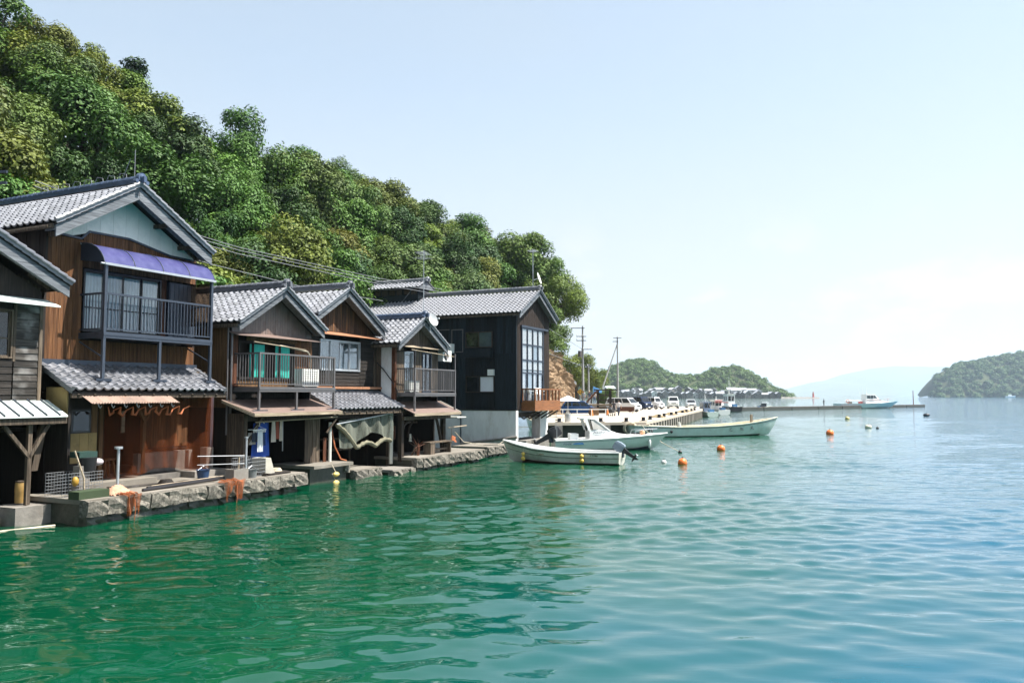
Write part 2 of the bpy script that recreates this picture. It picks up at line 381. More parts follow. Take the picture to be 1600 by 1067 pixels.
# ================================================================== SETTING: water
def water():
    def axis(lo, hi, a, b, d, g):
        """fine step d between a and b, growing by the factor g outwards"""
        core = list(np.arange(a, b, d))
        up, s, x = [], d, core[-1]
        while x < hi: s *= g; x += s; up.append(x)
        dn, s, x = [], d, core[0]
        while x > lo: s *= g; x -= s; dn.append(x)
        return np.array(dn[::-1] + core + up)
    xs = axis(-14000, 14000, -14, 17, 0.095, 1.09)
    ys = [5.0]
    while ys[-1] < 120: ys.append(ys[-1] + max(0.055, 0.0046 * ys[-1]))
    s = ys[-1] - ys[-2]
    while ys[-1] < 16000: s *= 1.05; ys.append(ys[-1] + s)
    dn, s, x = [], 0.085, 5.0
    while x > -300: s *= 1.3; x -= s; dn.append(x)
    ys = np.array(dn[::-1] + ys)
    X, Y = np.meshgrid(xs, ys)
    dx = np.gradient(xs)[None, :] * np.ones_like(X); dy = np.gradient(ys)[:, None] * np.ones_like(X)
    Z = np.zeros_like(X)
    rs = np.random.RandomState(3)
    comps = []
    for i in range(12): comps.append((rs.uniform(1.3, 3.0), rs.normal(0.20, 0.30), 0.0125))
    for i in range(26): comps.append((rs.uniform(0.45, 1.05), rs.normal(0.12, 0.55), 0.0185))
    for i in range(16): comps.append((rs.uniform(0.28, 0.5), rs.normal(0.0, 0.75), 0.0105))
    # gentle calm and ruffled areas
    env = np.zeros_like(X)
    for i in range(7):
        a = rs.uniform(0, 6.28); L = rs.uniform(7, 22)
        env += np.sin((X * math.cos(a) + Y * math.sin(a)) * 6.283 / L + rs.uniform(0, 6.28))
    env = 1.0 + 0.16 * np.clip(env, -2.5, 2.5)
    off = (X - ORG.x) * NDIR.x + (Y - ORG.y) * NDIR.y
    calm = 1.28 - 0.28 / (1 + np.exp((off + 12) / 3.0))          # sheltered near the houses
    for L, a, sl_ in comps:
        k = 6.2832 / L
        ca, sa = math.sin(a), math.cos(a)
        w = np.clip((L / np.maximum(np.abs(dx * ca), np.abs(dy * sa)) - 3.0) / 3.0, 0, 1)
        Z += w * (sl_ / k) * np.sin(k * (X * ca + Y * sa) + rs.uniform(0, 6.28) + 0.5 * np.sin(0.11 * X + 0.07 * Y + i))
    Z *= env * calm
    ny, nx = X.shape
    me = bpy.data.meshes.new('water')
    co = np.stack([X, Y, Z], -1).reshape(-1, 3).astype(np.float32)
    idx = np.arange(ny * nx).reshape(ny, nx)
    q = np.stack([idx[:-1, :-1], idx[:-1, 1:], idx[1:, 1:], idx[1:, :-1]], -1).reshape(-1, 4)
    me.vertices.add(len(co)); me.vertices.foreach_set('co', co.ravel())
    me.loops.add(q.size); me.loops.foreach_set('vertex_index', q.ravel().astype(np.int32))
    me.polygons.add(len(q)); me.polygons.foreach_set('loop_start', (np.arange(len(q)) * 4).astype(np.int32))
    me.polygons.foreach_set('use_smooth', np.ones(len(q), bool))
    me.update(calc_edges=True); me.validate()
    m, nt, n, l, b = newmat('sea_water')
    t = n.new('ShaderNodeTexCoord')
    vt = n.new('ShaderNodeVectorMath'); vt.operation = 'DOT_PRODUCT'
    vs = n.new('ShaderNodeVectorMath'); vs.operation = 'SUBTRACT'; vs.inputs[1].default_value = ORG
    l.new(t.outputs['Object'], vs.inputs[0]); l.new(vs.outputs[0], vt.inputs[0]); vt.inputs[1].default_value = -NDIR
    ns = n.new('ShaderNodeTexNoise'); ns.inputs['Scale'].default_value = 0.12; ns.inputs['Detail'].default_value = 3
    l.new(t.outputs['Object'], ns.inputs['Vector'])
    ma = n.new('ShaderNodeMath'); ma.operation = 'MULTIPLY_ADD'; ma.inputs[1].default_value = 12.0
    l.new(ns.outputs['Fac'], ma.inputs[0]); l.new(vt.outputs['Value'], ma.inputs[2])
    rp = n.new('ShaderNodeValToRGB')
    mr = n.new('ShaderNodeMapRange'); mr.inputs['From Min'].default_value = 0; mr.inputs['From Max'].default_value = 60
    l.new(ma.outputs[0], mr.inputs['Value']); l.new(mr.outputs[0], rp.inputs[0])
    el = rp.color_ramp.elements
    el[0].position = 0.10; el[0].color = (0.0006, 0.040, 0.0180, 1)       # green shallows over the ledge
    el[1].position = 1.0; el[1].color = (0.006, 0.096, 0.180, 1)         # open bay
    for p, c in ((0.30, (0.0008, 0.052, 0.0230, 1)), (0.37, (0.0010, 0.062, 0.062, 1)), (0.45, (0.0012, 0.070, 0.112, 1)), (0.6, (0.002, 0.082, 0.150, 1))):
        e = el.new(p); e.color = c
    l.new(rp.outputs[0], b.inputs['Base Color'])
    b.inputs['Roughness'].default_value = 0.035
    b.inputs['IOR'].default_value = 1.5
    b.inputs['Specular IOR Level'].default_value = 0.5
    # fine ripples that the mesh does not carry
    mp1 = n.new('ShaderNodeMapping'); mp1.inputs['Scale'].default_value = (0.9, 2.4, 1); mp1.inputs['Rotation'].default_value = (0, 0, R(8))
    l.new(t.outputs['Object'], mp1.inputs[0])
    n1 = n.new('ShaderNodeTexNoise'); n1.inputs['Scale'].default_value = 1.0; n1.inputs['Detail'].default_value = 3.5; n1.inputs['Roughness'].default_value = 0.5
    l.new(mp1.outputs[0], n1.inputs['Vector'])
    # fade the ripples in beyond the finely modelled part of the bay
    ge = n.new('ShaderNodeVectorMath'); ge.operation = 'LENGTH'; l.new(t.outputs['Object'], ge.inputs[0])
    fr = n.new('ShaderNodeMapRange'); fr.interpolation_type = 'SMOOTHSTEP'
    fr.inputs['From Min'].default_value = 10; fr.inputs['From Max'].default_value = 45
    fr.inputs['To Min'].default_value = 0.1; fr.inputs['To Max'].default_value = 1.0
    l.new(ge.outputs['Value'], fr.inputs['Value'])
    bp = n.new('ShaderNodeBump'); bp.inputs['Distance'].default_value = 0.085
    l.new(fr.outputs[0], bp.inputs['Strength']); l.new(n1.outputs['Fac'], bp.inputs['Height'])
    l.new(bp.outputs[0], b.inputs['Normal'])
    me.materials.append(m)
    tag(put('water', me), 'green to blue rippled sea filling the bay', 'water', kind='structure')
water()

# ================================================================== SETTING: land and hillside
def sstep(a, b, x):
    t = min(1, max(0, (x - a) / (b - a))); return t * t * (3 - 2 * t)
def hill_end(v): return 68.5 + 2.55 * (v - 16)
def hill_z(u, v):
    foot = 12.6 + 1.5 * math.sin(u * 0.11) + 3.0 * sstep(55, 85, u)
    end = 1 - sstep(-5, 2, u - hill_end(v))
    z = 1.0
    z += (17.2 + 3.0 * sstep(30, 6, u) - 1.3 * sstep(22, 36, u) * sstep(62, 48, u)) * sstep(foot - 4, foot + 17, v) * end
    z += 1.1 * math.sin(u * 0.21 + 1.3) * math.sin(v * 0.17) * end * sstep(foot, foot + 8, v)
    z += 6 * sstep(34, 90, v) * end
    return z
def land():
    us = list(np.arange(-70, 112, 1.5)); vs = [8.2, 9, 10] + list(np.arange(11, 42, 1.5)) + [45, 50, 60, 75, 95, 130]
    mb = MB()
    g = [[W(u, v, hill_z(u, v)) for u in us] for v in vs]
    nu = len(us)
    mb.add([p for r in g for p in r], [(j * nu + i, j * nu + i + 1, (j + 1) * nu + i + 1, (j + 1) * nu + i) for j in range(len(vs) - 1) for i in range(nu - 1)])
    # skirt down into the water along the shore
    fr = [W(u, 8.2, hill_z(u, 8.2)) for u in us]; lo = [W(u, 8.2, -1.5) for u in us]
    mb.add(fr + lo, [(i, i + 1, nu + i + 1, nu + i) for i in range(nu - 1)])
    e = [W(us[-1], v, hill_z(us[-1], v)) for v in vs]; el = [W(us[-1], v, -1.5) for v in vs]
    mb.add(e + el, [(i, i + 1, len(vs) + i + 1, len(vs) + i) for i in range(len(vs) - 1)])
    m = plain('forest_floor', (0.05, 0.046, 0.03), rough=0.95, var=0.4, scale=0.6, stain=(0.02, 0.035, 0.012), stain_amt=0.8, stain_scale=0.4)
    tag(mb.build('hillside', m, None, smooth=True), 'steep wooded hill rising behind the waterfront houses', 'hill', kind='structure')
land()

# ================================================================== TREES
def leaf_mat(name):
    m, nt, n, l, b = newmat(name)
    oi = n.new('ShaderNodeObjectInfo')
    at = n.new('ShaderNodeAttribute'); at.attribute_name = 'tone'
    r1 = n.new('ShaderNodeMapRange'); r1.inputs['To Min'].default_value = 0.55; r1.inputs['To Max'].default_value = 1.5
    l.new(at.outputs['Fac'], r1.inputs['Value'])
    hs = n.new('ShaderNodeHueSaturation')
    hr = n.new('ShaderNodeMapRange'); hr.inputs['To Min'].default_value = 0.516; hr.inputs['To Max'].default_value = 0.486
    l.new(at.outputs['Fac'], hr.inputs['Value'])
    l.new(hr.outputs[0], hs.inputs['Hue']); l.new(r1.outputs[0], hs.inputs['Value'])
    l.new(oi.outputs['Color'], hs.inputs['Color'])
    l.new(hs.outputs[0], b.inputs['Base Color'])
    b.inputs['Roughness'].default_value = 0.6
    b.inputs['Specular IOR Level'].default_value = 0.25
    tr = n.new('ShaderNodeBsdfTranslucent'); l.new(hs.outputs[0], tr.inputs['Color'])
    mx = n.new('ShaderNodeMixShader'); mx.inputs[0].default_value = 0.10
    l.new(b.outputs[0], mx.inputs[1]); l.new(tr.outputs[0], mx.inputs[2])
    l.new(mx.outputs[0], n['Material Output'].inputs['Surface'])
    return m
M['leaf'] = leaf_mat('leaves')
M['bark'] = wood('bark', (0.075, 0.055, 0.04), (0.035, 0.027, 0.02), objvar=0.3)

def leaf_cloud(name, lumps, dens, size, seed, up=0.35, flat=1.0, fill=0.15):
    """leaf-sized faces spread over and through a set of lumps (centre, radius)"""
    rs = np.random.RandomState(seed)
    P, Nn, T = [], [], []
    for (c, r) in lumps:
        k = int(dens * 4 * math.pi * r * r)
        d = rs.normal(size=(k, 3)); d /= np.linalg.norm(d, axis=1)[:, None]
        keep = rs.rand(k) < np.clip(0.58 + 0.65 * d[:, 2], 0.07, 1)
        d = d[keep]; k = len(d)
        # break the lump's outline into sprays
        ph = np.sin(d @ rs.normal(size=3) * 5 + rs.rand() * 6) * np.sin(d @ rs.normal(size=3) * 6 + rs.rand() * 6)
        rad = r * (1 + 0.13 * ph + rs.normal(size=k) * 0.085)
        inner = rs.rand(k) < fill
        rad[inner] *= rs.uniform(0.45, 0.9, inner.sum())
        P.append(np.array(c) + d * rad[:, None] * np.array([1, 1, flat]))
        nn = d * 0.75 + np.array([0, 0, up]) + rs.normal(size=(k, 3)) * 0.25
        Nn.append(nn / np.linalg.norm(nn, axis=1)[:, None])
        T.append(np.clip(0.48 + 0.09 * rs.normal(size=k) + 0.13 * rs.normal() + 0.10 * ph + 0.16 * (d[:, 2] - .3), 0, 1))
    P = np.concatenate(P); Nn = np.concatenate(Nn); T = np.concatenate(T)
    k = len(P)
    a = rs.normal(size=(k, 3)); s = np.cross(Nn, a); s /= np.linalg.norm(s, axis=1)[:, None]; t = np.cross(Nn, s)
    L = (size * rs.uniform(0.6, 1.35, k))[:, None]; Wd = L * rs.uniform(0.42, 0.7, k)[:, None]
    dr = Nn * L * rs.uniform(-0.25, 0.1, k)[:, None]
    V = np.stack([P - t * L + dr, P + s * Wd, P + t * L + dr, P - s * Wd], 1).reshape(-1, 3)
    me = bpy.data.meshes.new(name)
    me.vertices.add(4 * k); me.vertices.foreach_set('co', V.astype(np.float32).ravel())
    me.loops.add(4 * k); me.loops.foreach_set('vertex_index', np.arange(4 * k, dtype=np.int32))
    me.polygons.add(k); me.polygons.foreach_set('loop_start', np.arange(k, dtype=np.int32) * 4)
    me.update(calc_edges=True)
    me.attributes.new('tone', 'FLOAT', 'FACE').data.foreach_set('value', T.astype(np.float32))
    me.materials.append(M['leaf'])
    return me
def crown_lumps(rs, R0, H0, n, r0=0.9, r1=1.7, z0=3.2):
    out = []
    for i in range(n):
        a = rs.uniform(0, 6.283); q = math.sqrt(rs.uniform(0.0, 1.0)); t = rs.uniform(0, 1)
        z = z0 + H0 * t
        rr = R0 * q * math.sqrt(max(0.1, 1 - (t * 0.95) ** 2.2)) * (0.75 + 0.25 * t if t < 0.3 else 1)
        out.append(((rr * math.cos(a), rr * math.sin(a), z), rs.uniform(r0, r1)))
    return out
def trunk_mesh(name, lumps, seed, h=4.5, r=0.24):
    rs = random.Random(seed)
    mb = MB()
    top = Vector((rs.uniform(-.4, .4), rs.uniform(-.4, .4), h))
    mb.tube([(0, 0, -1.2), (rs.uniform(-.1, .1), rs.uniform(-.1, .1), h * .4), top], [r * 1.3, r, r * .6], 7)
    for (c, rad) in lumps[:7]:
        c = Vector(c); s = Vector((0, 0, h * rs.uniform(.45, .9))) + Vector((top.x, top.y, 0)) * .6
        mid = s.lerp(c, .5) + Vector((rs.uniform(-.3, .3), rs.uniform(-.3, .3), .35))
        mb.tube([s, mid, c], [r * .42, r * .3, r * .12], 5)
    return mb.mesh(name, M['bark'], smooth=True)
PROTO = []
for i in range(7):
    rs = np.random.RandomState(20 + i)
    kind = ['round', 'round', 'tall', 'spread', 'round', 'spread', 'tall'][i]
    if kind == 'round': lu = crown_lumps(rs, 2.8, 3.9, 24, 0.6, 1.2)
    elif kind == 'tall': lu = crown_lumps(rs, 2.2, 5.2, 24, 0.55, 1.1, 2.8)
    else: lu = crown_lumps(rs, 3.4, 2.9, 26, 0.55, 1.1, 3.6)
    me = leaf_cloud('crown', lu, 120, 0.095, 50 + i, fill=0.28)
    PROTO.append((me, trunk_mesh('trunk', lu, 70 + i), kind))
# layered feathery tree (flat sprays) and a pine
rs = np.random.RandomState(91)
lu = [((rs.uniform(-2.6, 2.6), rs.uniform(-2.6, 2.6), rs.uniform(2.5, 6.2)), rs.uniform(0.7, 1.35)) for _ in range(17)]
PROTO.append((leaf_cloud('crown', lu, 70, 0.12, 92, up=0.9, flat=0.33, fill=0.3), trunk_mesh('trunk', lu, 93), 'layered'))
rs = np.random.RandomState(95)
lu = [((rs.normal() * (1.5 - 0.16 * k / 2), rs.normal() * (1.5 - 0.16 * k / 2), 4.0 + 0.19 * k), rs.uniform(0.5, 0.85)) for k in range(24)]
PROTO.append((leaf_cloud('crown', lu, 90, 0.11, 96, up=0.5, flat=0.42, fill=0.3), trunk_mesh('trunk', lu, 97, h=8.2, r=0.2), 'pine'))

LEAFCOL = {'olive': (0.108, 0.145, 0.022), 'dark': (0.044, 0.094, 0.024), 'mid': (0.074, 0.136, 0.024), 'yellow': (0.122, 0.175, 0.022),
           'grey': (0.092, 0.140, 0.038), 'bright': (0.088, 0.165, 0.030), 'pine': (0.028, 0.060, 0.022)}
LEAFWORD = {'olive': 'olive green', 'dark': 'dark green', 'mid': 'mid green', 'yellow': 'yellow-green', 'grey': 'pale grey-green', 'bright': 'bright green', 'pine': 'blackish green'}
tree_labels, tree_objs = [], []
def plant_tree(u, v, z, pi, colour, sc, szf=1.0, label=None, group='trees of the hillside wood', name='broadleaf_tree'):
    me, tr, kind = PROTO[pi]
    p = W(u, v, z)
    if label is None:
        px, py = pix(p + Vector((0, 0, 5 * sc)))
        where = ('above the blue-awning house' if px < 330 else 'above the turquoise-curtained house' if px < 470 else 'above the middle gabled house' if px < 590
                 else 'above the dish house' if px < 690 else 'above the black house' if px < 850 else 'at the sea end of the hill')
        row = 'on the skyline' if v > 24.5 else 'on mid-slope' if v > 18.5 else 'low down'
        shape = {'round': 'round-crowned', 'tall': 'tall-crowned', 'spread': 'spreading', 'layered': 'feathery layered', 'pine': 'pine-like'}[kind]
        label = f'{LEAFWORD[colour]} {shape} tree {row} {where}'
    tree_labels.append((label, pix(p + Vector((0, 0, 4 * sc)))[0]))
    t = thing(name, label, 'tree', p, rnd.uniform(0, 6.28), group)
    t.scale = (sc * rnd.uniform(.86, 1.2), sc * rnd.uniform(.86, 1.2), sc * szf)
    t.rotation_euler.x, t.rotation_euler.y = rnd.uniform(-.09, .09), rnd.uniform(-.09, .09)
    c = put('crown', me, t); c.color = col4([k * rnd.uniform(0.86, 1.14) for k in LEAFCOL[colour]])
    put('trunk', tr, t)
    tree_objs.append(t)
    return t
r2 = random.Random(11)
u = 2.0
vrows = [12.2, 14.4, 16.7, 19.0, 21.4, 23.9, 26.7, 29.8]
for j, v0 in enumerate(vrows):
    step = 3.1 if j < 3 else 3.4
    u = -6 + 1.7 * (j % 2) + (6 if j > 3 else 0)
    while u < min(104, hill_end(v0) - 2.0):
        uu, vv = u + r2.uniform(-1.1, 1.1), v0 + r2.uniform(-1.0, 1.0)
        foot = 12.6 + 1.5 * math.sin(uu * 0.11) + 3.0 * sstep(55, 85, uu)
        u += step * r2.uniform(0.85, 1.2)
        if vv < foot - 1.2 or (vv < 17 and uu > 53): continue
        far = uu > 45
        wts = (['olive', 'mid', 'dark', 'grey', 'olive', 'yellow'] if far else ['mid', 'dark', 'dark', 'mid', 'grey', 'olive', 'bright']) if j < 6 else ['olive', 'yellow', 'mid', 'olive']
        colour = r2.choice(wts)
        pi = r2.choice(([0, 1, 2, 3, 4, 5, 6, 0, 1] if j < 6 else [0, 1, 3, 4, 5]) + ([7] if not far and j < 3 else []))
        plant_tree(uu, vv, hill_z(uu, vv) - 0.5 - (0.8 if j == 0 else 0), pi, 'bright' if pi == 7 else colour, (r2.uniform(0.85, 1.2) if j < 6 else r2.uniform(0.9, 1.06)) * (0.8 if j == 0 else 1), r2.uniform(0.9, 1.12) if j < 6 else 1.0)
plant_tree(8.3, 12.6, 3.6, 7, 'bright', 1.15, 1.0, label='feathery bright green tree just behind the left part of the blue ridge')
plant_tree(19.5, 12.0, 2.6, 7, 'bright', 1.0, 1.0, label='small feathery bright green tree behind the power lines')
plant_tree(24.5, 29.5, 16.6, 8, 'pine', 1.25, 1.0, name='pine_tree', label='dark pine sticking out of the skyline high above the blue-awning house')
u_, v_ = UV(3.3, 99.0); plant_tree(u_, v_, 11.2, 3, 'bright', 1.6, 1.0, label='bright green spreading tree overhanging the rock cliff at the hill end')
u_, v_ = UV(4.7, 97.0); plant_tree(u_, v_, 7.9, 5, 'olive', 1.45, 1.0, label='olive tree drooping over the top of the tan cliff')
u_, v_ = UV(3.2, 84.0); plant_tree(u_, v_, 4.6, 4, 'mid', .95, 1.1, label='mid green tree clinging to the cliff just behind the black house gable')
u_, v_ = UV(1.6, 98.0); plant_tree(u_, v_, 12.5, 1, 'olive', 1.45, 1.0, label='big olive tree on the crest just left of the cliff-end tree')

# ------------------------------------------------------------------ rock cliff at the sea end of the hill
def cliff():
    mb = MB()
    rs2 = np.random.RandomState(5)
    ph = rs2.uniform(0, 6.28, 24); fq = rs2.uniform(0.3, 3.2, 24); fz = rs2.uniform(0.1, 0.7, 24)
    def prof(s, t):
        # s along the rock (0..1) from behind the black house round the hill's end, t upward
        u_ = 52 + 24.5 * sstep(0, 0.75, s); v_ = 13.6 + 1.9 * s + 14 * sstep(0.7, 1, s)
        z_ = 0.9 + 8.6 * t * (1 - 0.15 * s)
        back = 2.6 * t ** 1.3
        w_ = 0.0
        for a, f, g in zip(ph, fq, fz): w_ += math.sin(a + f * u_ * 1.6 + g * z_ * 2.2 + 1.4 * v_ + 1.5 * math.sin(z_ * .9 + a)) * 0.17
        w_ = .55 * w_ + .35 * abs(math.sin(u_ * 2.6 + .6 * math.sin(z_ * 1.3) + z_ * .35)) + .22 * abs(math.sin(u_ * 6.1 + z_ * .8 + 1.1 * math.sin(z_ * 2))) + .16 * abs(math.sin(z_ * 3.1 + u_ * 1.3)) + .1 * math.sin(u_ * 17 + z_ * 11)
        return W(u_ - back * sstep(0.4, 1, s) - 0.5 * w_, v_ + back + w_, z_)
    mb.grid(prof, 190, 60)
    m = plain('tan_rock', (0.25, 0.17, 0.10), rough=0.95, var=0.4, scale=1.3, bump=1.0, bscale=2.5, stain=(0.13, 0.085, 0.05), stain_amt=0.75, stain_scale=0.8, stretch=(1, 1, 0.25))
    tag(mb.build('rock_cliff', m, None, smooth=False), 'bare tan rock face at the sea end of the hill', 'cliff', kind='structure')
cliff()

# ================================================================== FAR SHORES
def far_wood(name, label, profile, dist, depth, spacing, seed, cols, leafsize, dens, rr, tilt=0.0):
    """a wooded headland: profile is (x, top height) along its length; one terrain mesh and one mass of crowns"""
    rs = np.random.RandomState(seed)
    px = [p[0] for p in profile]; ph = [p[1] for p in profile]
    def H(x, t):  # t: 0 at the shore, 1 at the crest, beyond that falling behind
        h = np.interp(x, px, ph)
        return 0.5 + h * math.sin(min(t, 1.9) / 1.9 * math.pi * 0.95) ** 0.8 if t > 0 else 0.0
    mb = MB()
    nx = 60
    def fn(a, b_):
        x = px[0] + (px[-1] - px[0]) * a; t = b_ * 1.9
        return Vector((x, dist + tilt * (x - px[0]) + depth * t * (0.4 + 0.6 * np.interp(x, px, ph) / max(ph)), H(x, t) - 1.2))
    mb.grid(fn, nx, 24)
    m = plain(name + '_ground', (0.045, 0.06, 0.02), rough=0.95, var=0.3, scale=0.05)
    tag(mb.build('headland', m, None, smooth=True), label, 'headland', kind='structure')
    lumps = []
    x = px[0]
    while x < px[-1]:
        h = np.interp(x, px, ph)
        t = 0.03
        while t < 1.12:
            dd = depth * (0.4 + 0.6 * h / max(ph))
            xx = x + rs.uniform(-.6, .6) * spacing; tt = t + rs.uniform(-.4, .4) * spacing / dd
            z = H(xx, max(tt, 0.01))
            r = rs.uniform(*rr)
            if z > 1.0:
                y = dist + tilt * (xx - px[0]) + dd * tt
                lumps.append(((xx, y, max(0.6, z - r * .5)), r))
                for _ in range(2):
                    q = r * rs.uniform(.45, .7)
                    lumps.append(((xx + rs.uniform(-1, 1) * r * .8, y + rs.uniform(-1, .2) * r * .8, max(.6, z - r * .5 + rs.uniform(0, .7) * r)), q))
            slope = max(0.25, h / dd)
            t += spacing / dd / (1 + 0.35 * slope)
        x += spacing
    me = leaf_cloud(name, lumps, dens, leafsize, seed + 1, up=0.3, fill=0.08)
    o = put('far_woodland', me); o.color = col4(cols)
    tag(o, label.replace('wooded', 'dense wood over the'), 'woodland', kind='stuff')
    return H
def pxx(px, d): return (px - 800) / 1244 * d
def pxh(py, d): return (617 - py) / 1244 * d + CAM_H
D1 = 860.0
prof1 = [(pxx(x, D1 + 40), pxh(y, D1 + 40) - 3.5) for x, y in ((700, 590), (820, 585), (900, 592), (930, 588), (955, 572), (985, 560), (1005, 557), (1022, 563), (1038, 578), (1065, 584), (1095, 582), (1120, 573), (1152, 569), (1175, 578), (1190, 590), (1200, 599), (1212, 606), (1219, 612), (1226, 616))]
prof1 = [(a, max(1.5, b_)) for a, b_ in prof1]
far_wood('peninsula', 'wooded peninsula with a village at its foot across the bay', prof1, D1, 62, 7.5, 31, (0.072, 0.130, 0.028), 0.8, 1.5, (2.6, 5.8))
D2 = 1250.0
prof2 = [(pxx(x, D2), pxh(y, D2) - 6) for x, y in ((1478, 612), (1482, 602), (1488, 592), (1498, 583), (1512, 573), (1540, 561), (1575, 556), (1600, 551), (1660, 540), (1760, 530), (1850, 545), (1950, 575))]
prof2 = [(a, max(1.5, b_)) for a, b_ in prof2]
far_wood('island', 'wooded island closing the bay at the right edge', prof2, D2, 105, 10.5, 41, (0.050, 0.105, 0.028), 1.15, 0.9, (3.8, 8.5))
def mountain():
    d = 9000.0
    pr = [(1150, 616.5), (1215, 612), (1250, 606), (1300, 594), (1330, 585), (1365, 577), (1400, 573), (1440, 572), (1480, 573), (1540, 575), (1600, 582), (1680, 578), (1800, 586), (1950, 600), (2100, 616)]
    xs = [pxx(a, d) for a, _ in pr]; hs = [pxh(b_, d) for _, b_ in pr]
    rs = np.random.RandomState(8); ph = rs.uniform(0, 6.28, 10)
    def fn(a, b_):
        x = xs[0] + (xs[-1] - xs[0]) * a
        h = np.interp(x, xs, hs) + sum(math.sin(x * 0.004 * (k + 1) + ph[k]) * 9 / (k + 1) for k in range(8))
        t = b_ * 2
        return Vector((x, d - 1500 + 1500 * t, -2 + max(2.5, h) * math.sin(t / 2 * math.pi) ** 0.9 * (1 + 0.05 * math.sin(9 * t + x * .003))))
    mb = MB(); mb.grid(fn, 140, 20)
    m = plain('far_mountain_wood', (0.05, 0.075, 0.03), rough=0.95, var=0.25, scale=0.004)
    tag(mb.build('mountain', m, None, smooth=True), 'pale far mountain beyond the mouth of the bay', 'mountain', kind='structure')
mountain()

# ------------------------------------------------------------------ haze over the bay
def haze():
    mb = MB(); mb.box(-17500, 17500, -700, 19000, -3.5, 420)
    m = bpy.data.materials.new('haze_air'); m.use_nodes = True
    n, l = m.node_tree.nodes, m.node_tree.links
    n.clear()
    o = n.new('ShaderNodeOutputMaterial'); pv = n.new('ShaderNodeVolumePrincipled')
    pv.inputs['Color'].default_value = (0.74, 0.86, 1.0, 1)
    pv.inputs['Density'].default_value = 0.00013
    pv.inputs['Anisotropy'].default_value = 0.25
    l.new(pv.outputs[0], o.inputs['Volume'])
    tag(mb.build('haze', m), 'pale sea haze hanging over the whole bay', 'haze', kind='stuff')
haze()
# ================================================================== HOUSE BUILDING KIT
def clear_glass(name, tint=(1, 1, 1), refl=1.0):
    m = bpy.data.materials.new(name); m.use_nodes = True
    n, l = m.node_tree.nodes, m.node_tree.links
    n.clear()
    o = n.new('ShaderNodeOutputMaterial'); t = n.new('ShaderNodeBsdfTransparent'); g = n.new('ShaderNodeBsdfGlossy')
    t.inputs['Color'].default_value = col4(tint); g.inputs['Roughness'].default_value = 0.03
    f = n.new('ShaderNodeFresnel'); f.inputs['IOR'].default_value = 1.5
    mu = n.new('ShaderNodeMath'); mu.operation = 'MULTIPLY'; mu.inputs[1].default_value = refl; mu.use_clamp = True
    l.new(f.outputs[0], mu.inputs[0])
    mx = n.new('ShaderNodeMixShader'); l.new(mu.outputs[0], mx.inputs[0]); l.new(t.outputs[0], mx.inputs[1]); l.new(g.outputs[0], mx.inputs[2])
    l.new(mx.outputs[0], o.inputs['Surface'])
    return m
M['pane'] = clear_glass('clear_pane', (0.95, 0.97, 0.97), 0.8)
M['pane_sky'] = clear_glass('bright_pane', (0.97, 0.98, 0.98), 0.5)
def veil(name, c, opacity):
    m = bpy.data.materials.new(name); m.use_nodes = True
    n, l = m.node_tree.nodes, m.node_tree.links
    n.clear()
    o = n.new('ShaderNodeOutputMaterial'); t = n.new('ShaderNodeBsdfTransparent'); d = n.new('ShaderNodeBsdfDiffuse')
    d.inputs['Color'].default_value = col4(c)
    tx = n.new('ShaderNodeTexCoord'); no = n.new('ShaderNodeTexNoise'); no.inputs['Scale'].default_value = 2.2; no.inputs['Detail'].default_value = 5
    mp_ = n.new('ShaderNodeMapping'); mp_.inputs['Scale'].default_value = (2.2, 1, 0.35)
    l.new(tx.outputs['Object'], mp_.inputs[0]); l.new(mp_.outputs[0], no.inputs['Vector'])
    mr = n.new('ShaderNodeMapRange'); mr.inputs['From Min'].default_value = 0.3; mr.inputs['From Max'].default_value = 0.7
    mr.inputs['To Min'].default_value = opacity * 0.55; mr.inputs['To Max'].default_value = min(1, opacity * 1.45)
    l.new(no.outputs['Fac'], mr.inputs['Value'])
    mx = n.new('ShaderNodeMixShader'); l.new(mr.outputs[0], mx.inputs[0]); l.new(t.outputs[0], mx.inputs[1]); l.new(d.outputs[0], mx.inputs[2])
    l.new(mx.outputs[0], o.inputs['Surface'])
    return m
M['net_veil'] = veil('orange_net_curtain', (0.13, 0.038, 0.015), 0.36)
M['grey_veil'] = veil('grey_green_net', (0.17, 0.18, 0.15), 0.7)
M['net_pile'] = veil('open_orange_net', (.30, .09, .032), .6)
def canopy_mat():
    m, nt, n, l, b = newmat('violet_polycarbonate')
    b.inputs['Base Color'].default_value = (0.08, 0.085, 0.32, 1); b.inputs['Roughness'].default_value = 0.22
    tr = n.new('ShaderNodeBsdfTranslucent'); tr.inputs['Color'].default_value = (0.09, 0.095, 0.28, 1)
    no = n.new('ShaderNodeTexNoise'); no.inputs['Scale'].default_value = 2.5; no.inputs['Detail'].default_value = 5
    tx = n.new('ShaderNodeTexCoord'); l.new(tx.outputs['Object'], no.inputs['Vector'])
    rp = n.new('ShaderNodeValToRGB'); rp.color_ramp.elements[0].color = (0.06, 0.062, 0.19, 1); rp.color_ramp.elements[1].color = (0.13, 0.13, 0.30, 1)
    rp.color_ramp.elements[0].position = 0.3; rp.color_ramp.elements[1].position = 0.7
    l.new(no.outputs['Fac'], rp.inputs[0]); l.new(rp.outputs[0], b.inputs['Base Color'])
    mx = n.new('ShaderNodeMixShader'); mx.inputs[0].default_value = 0.3
    l.new(b.outputs[0], mx.inputs[1]); l.new(tr.outputs[0], mx.inputs[2]); l.new(mx.outputs[0], n['Material Output'].inputs['Surface'])
    return m
M['canopy'] = canopy_mat()

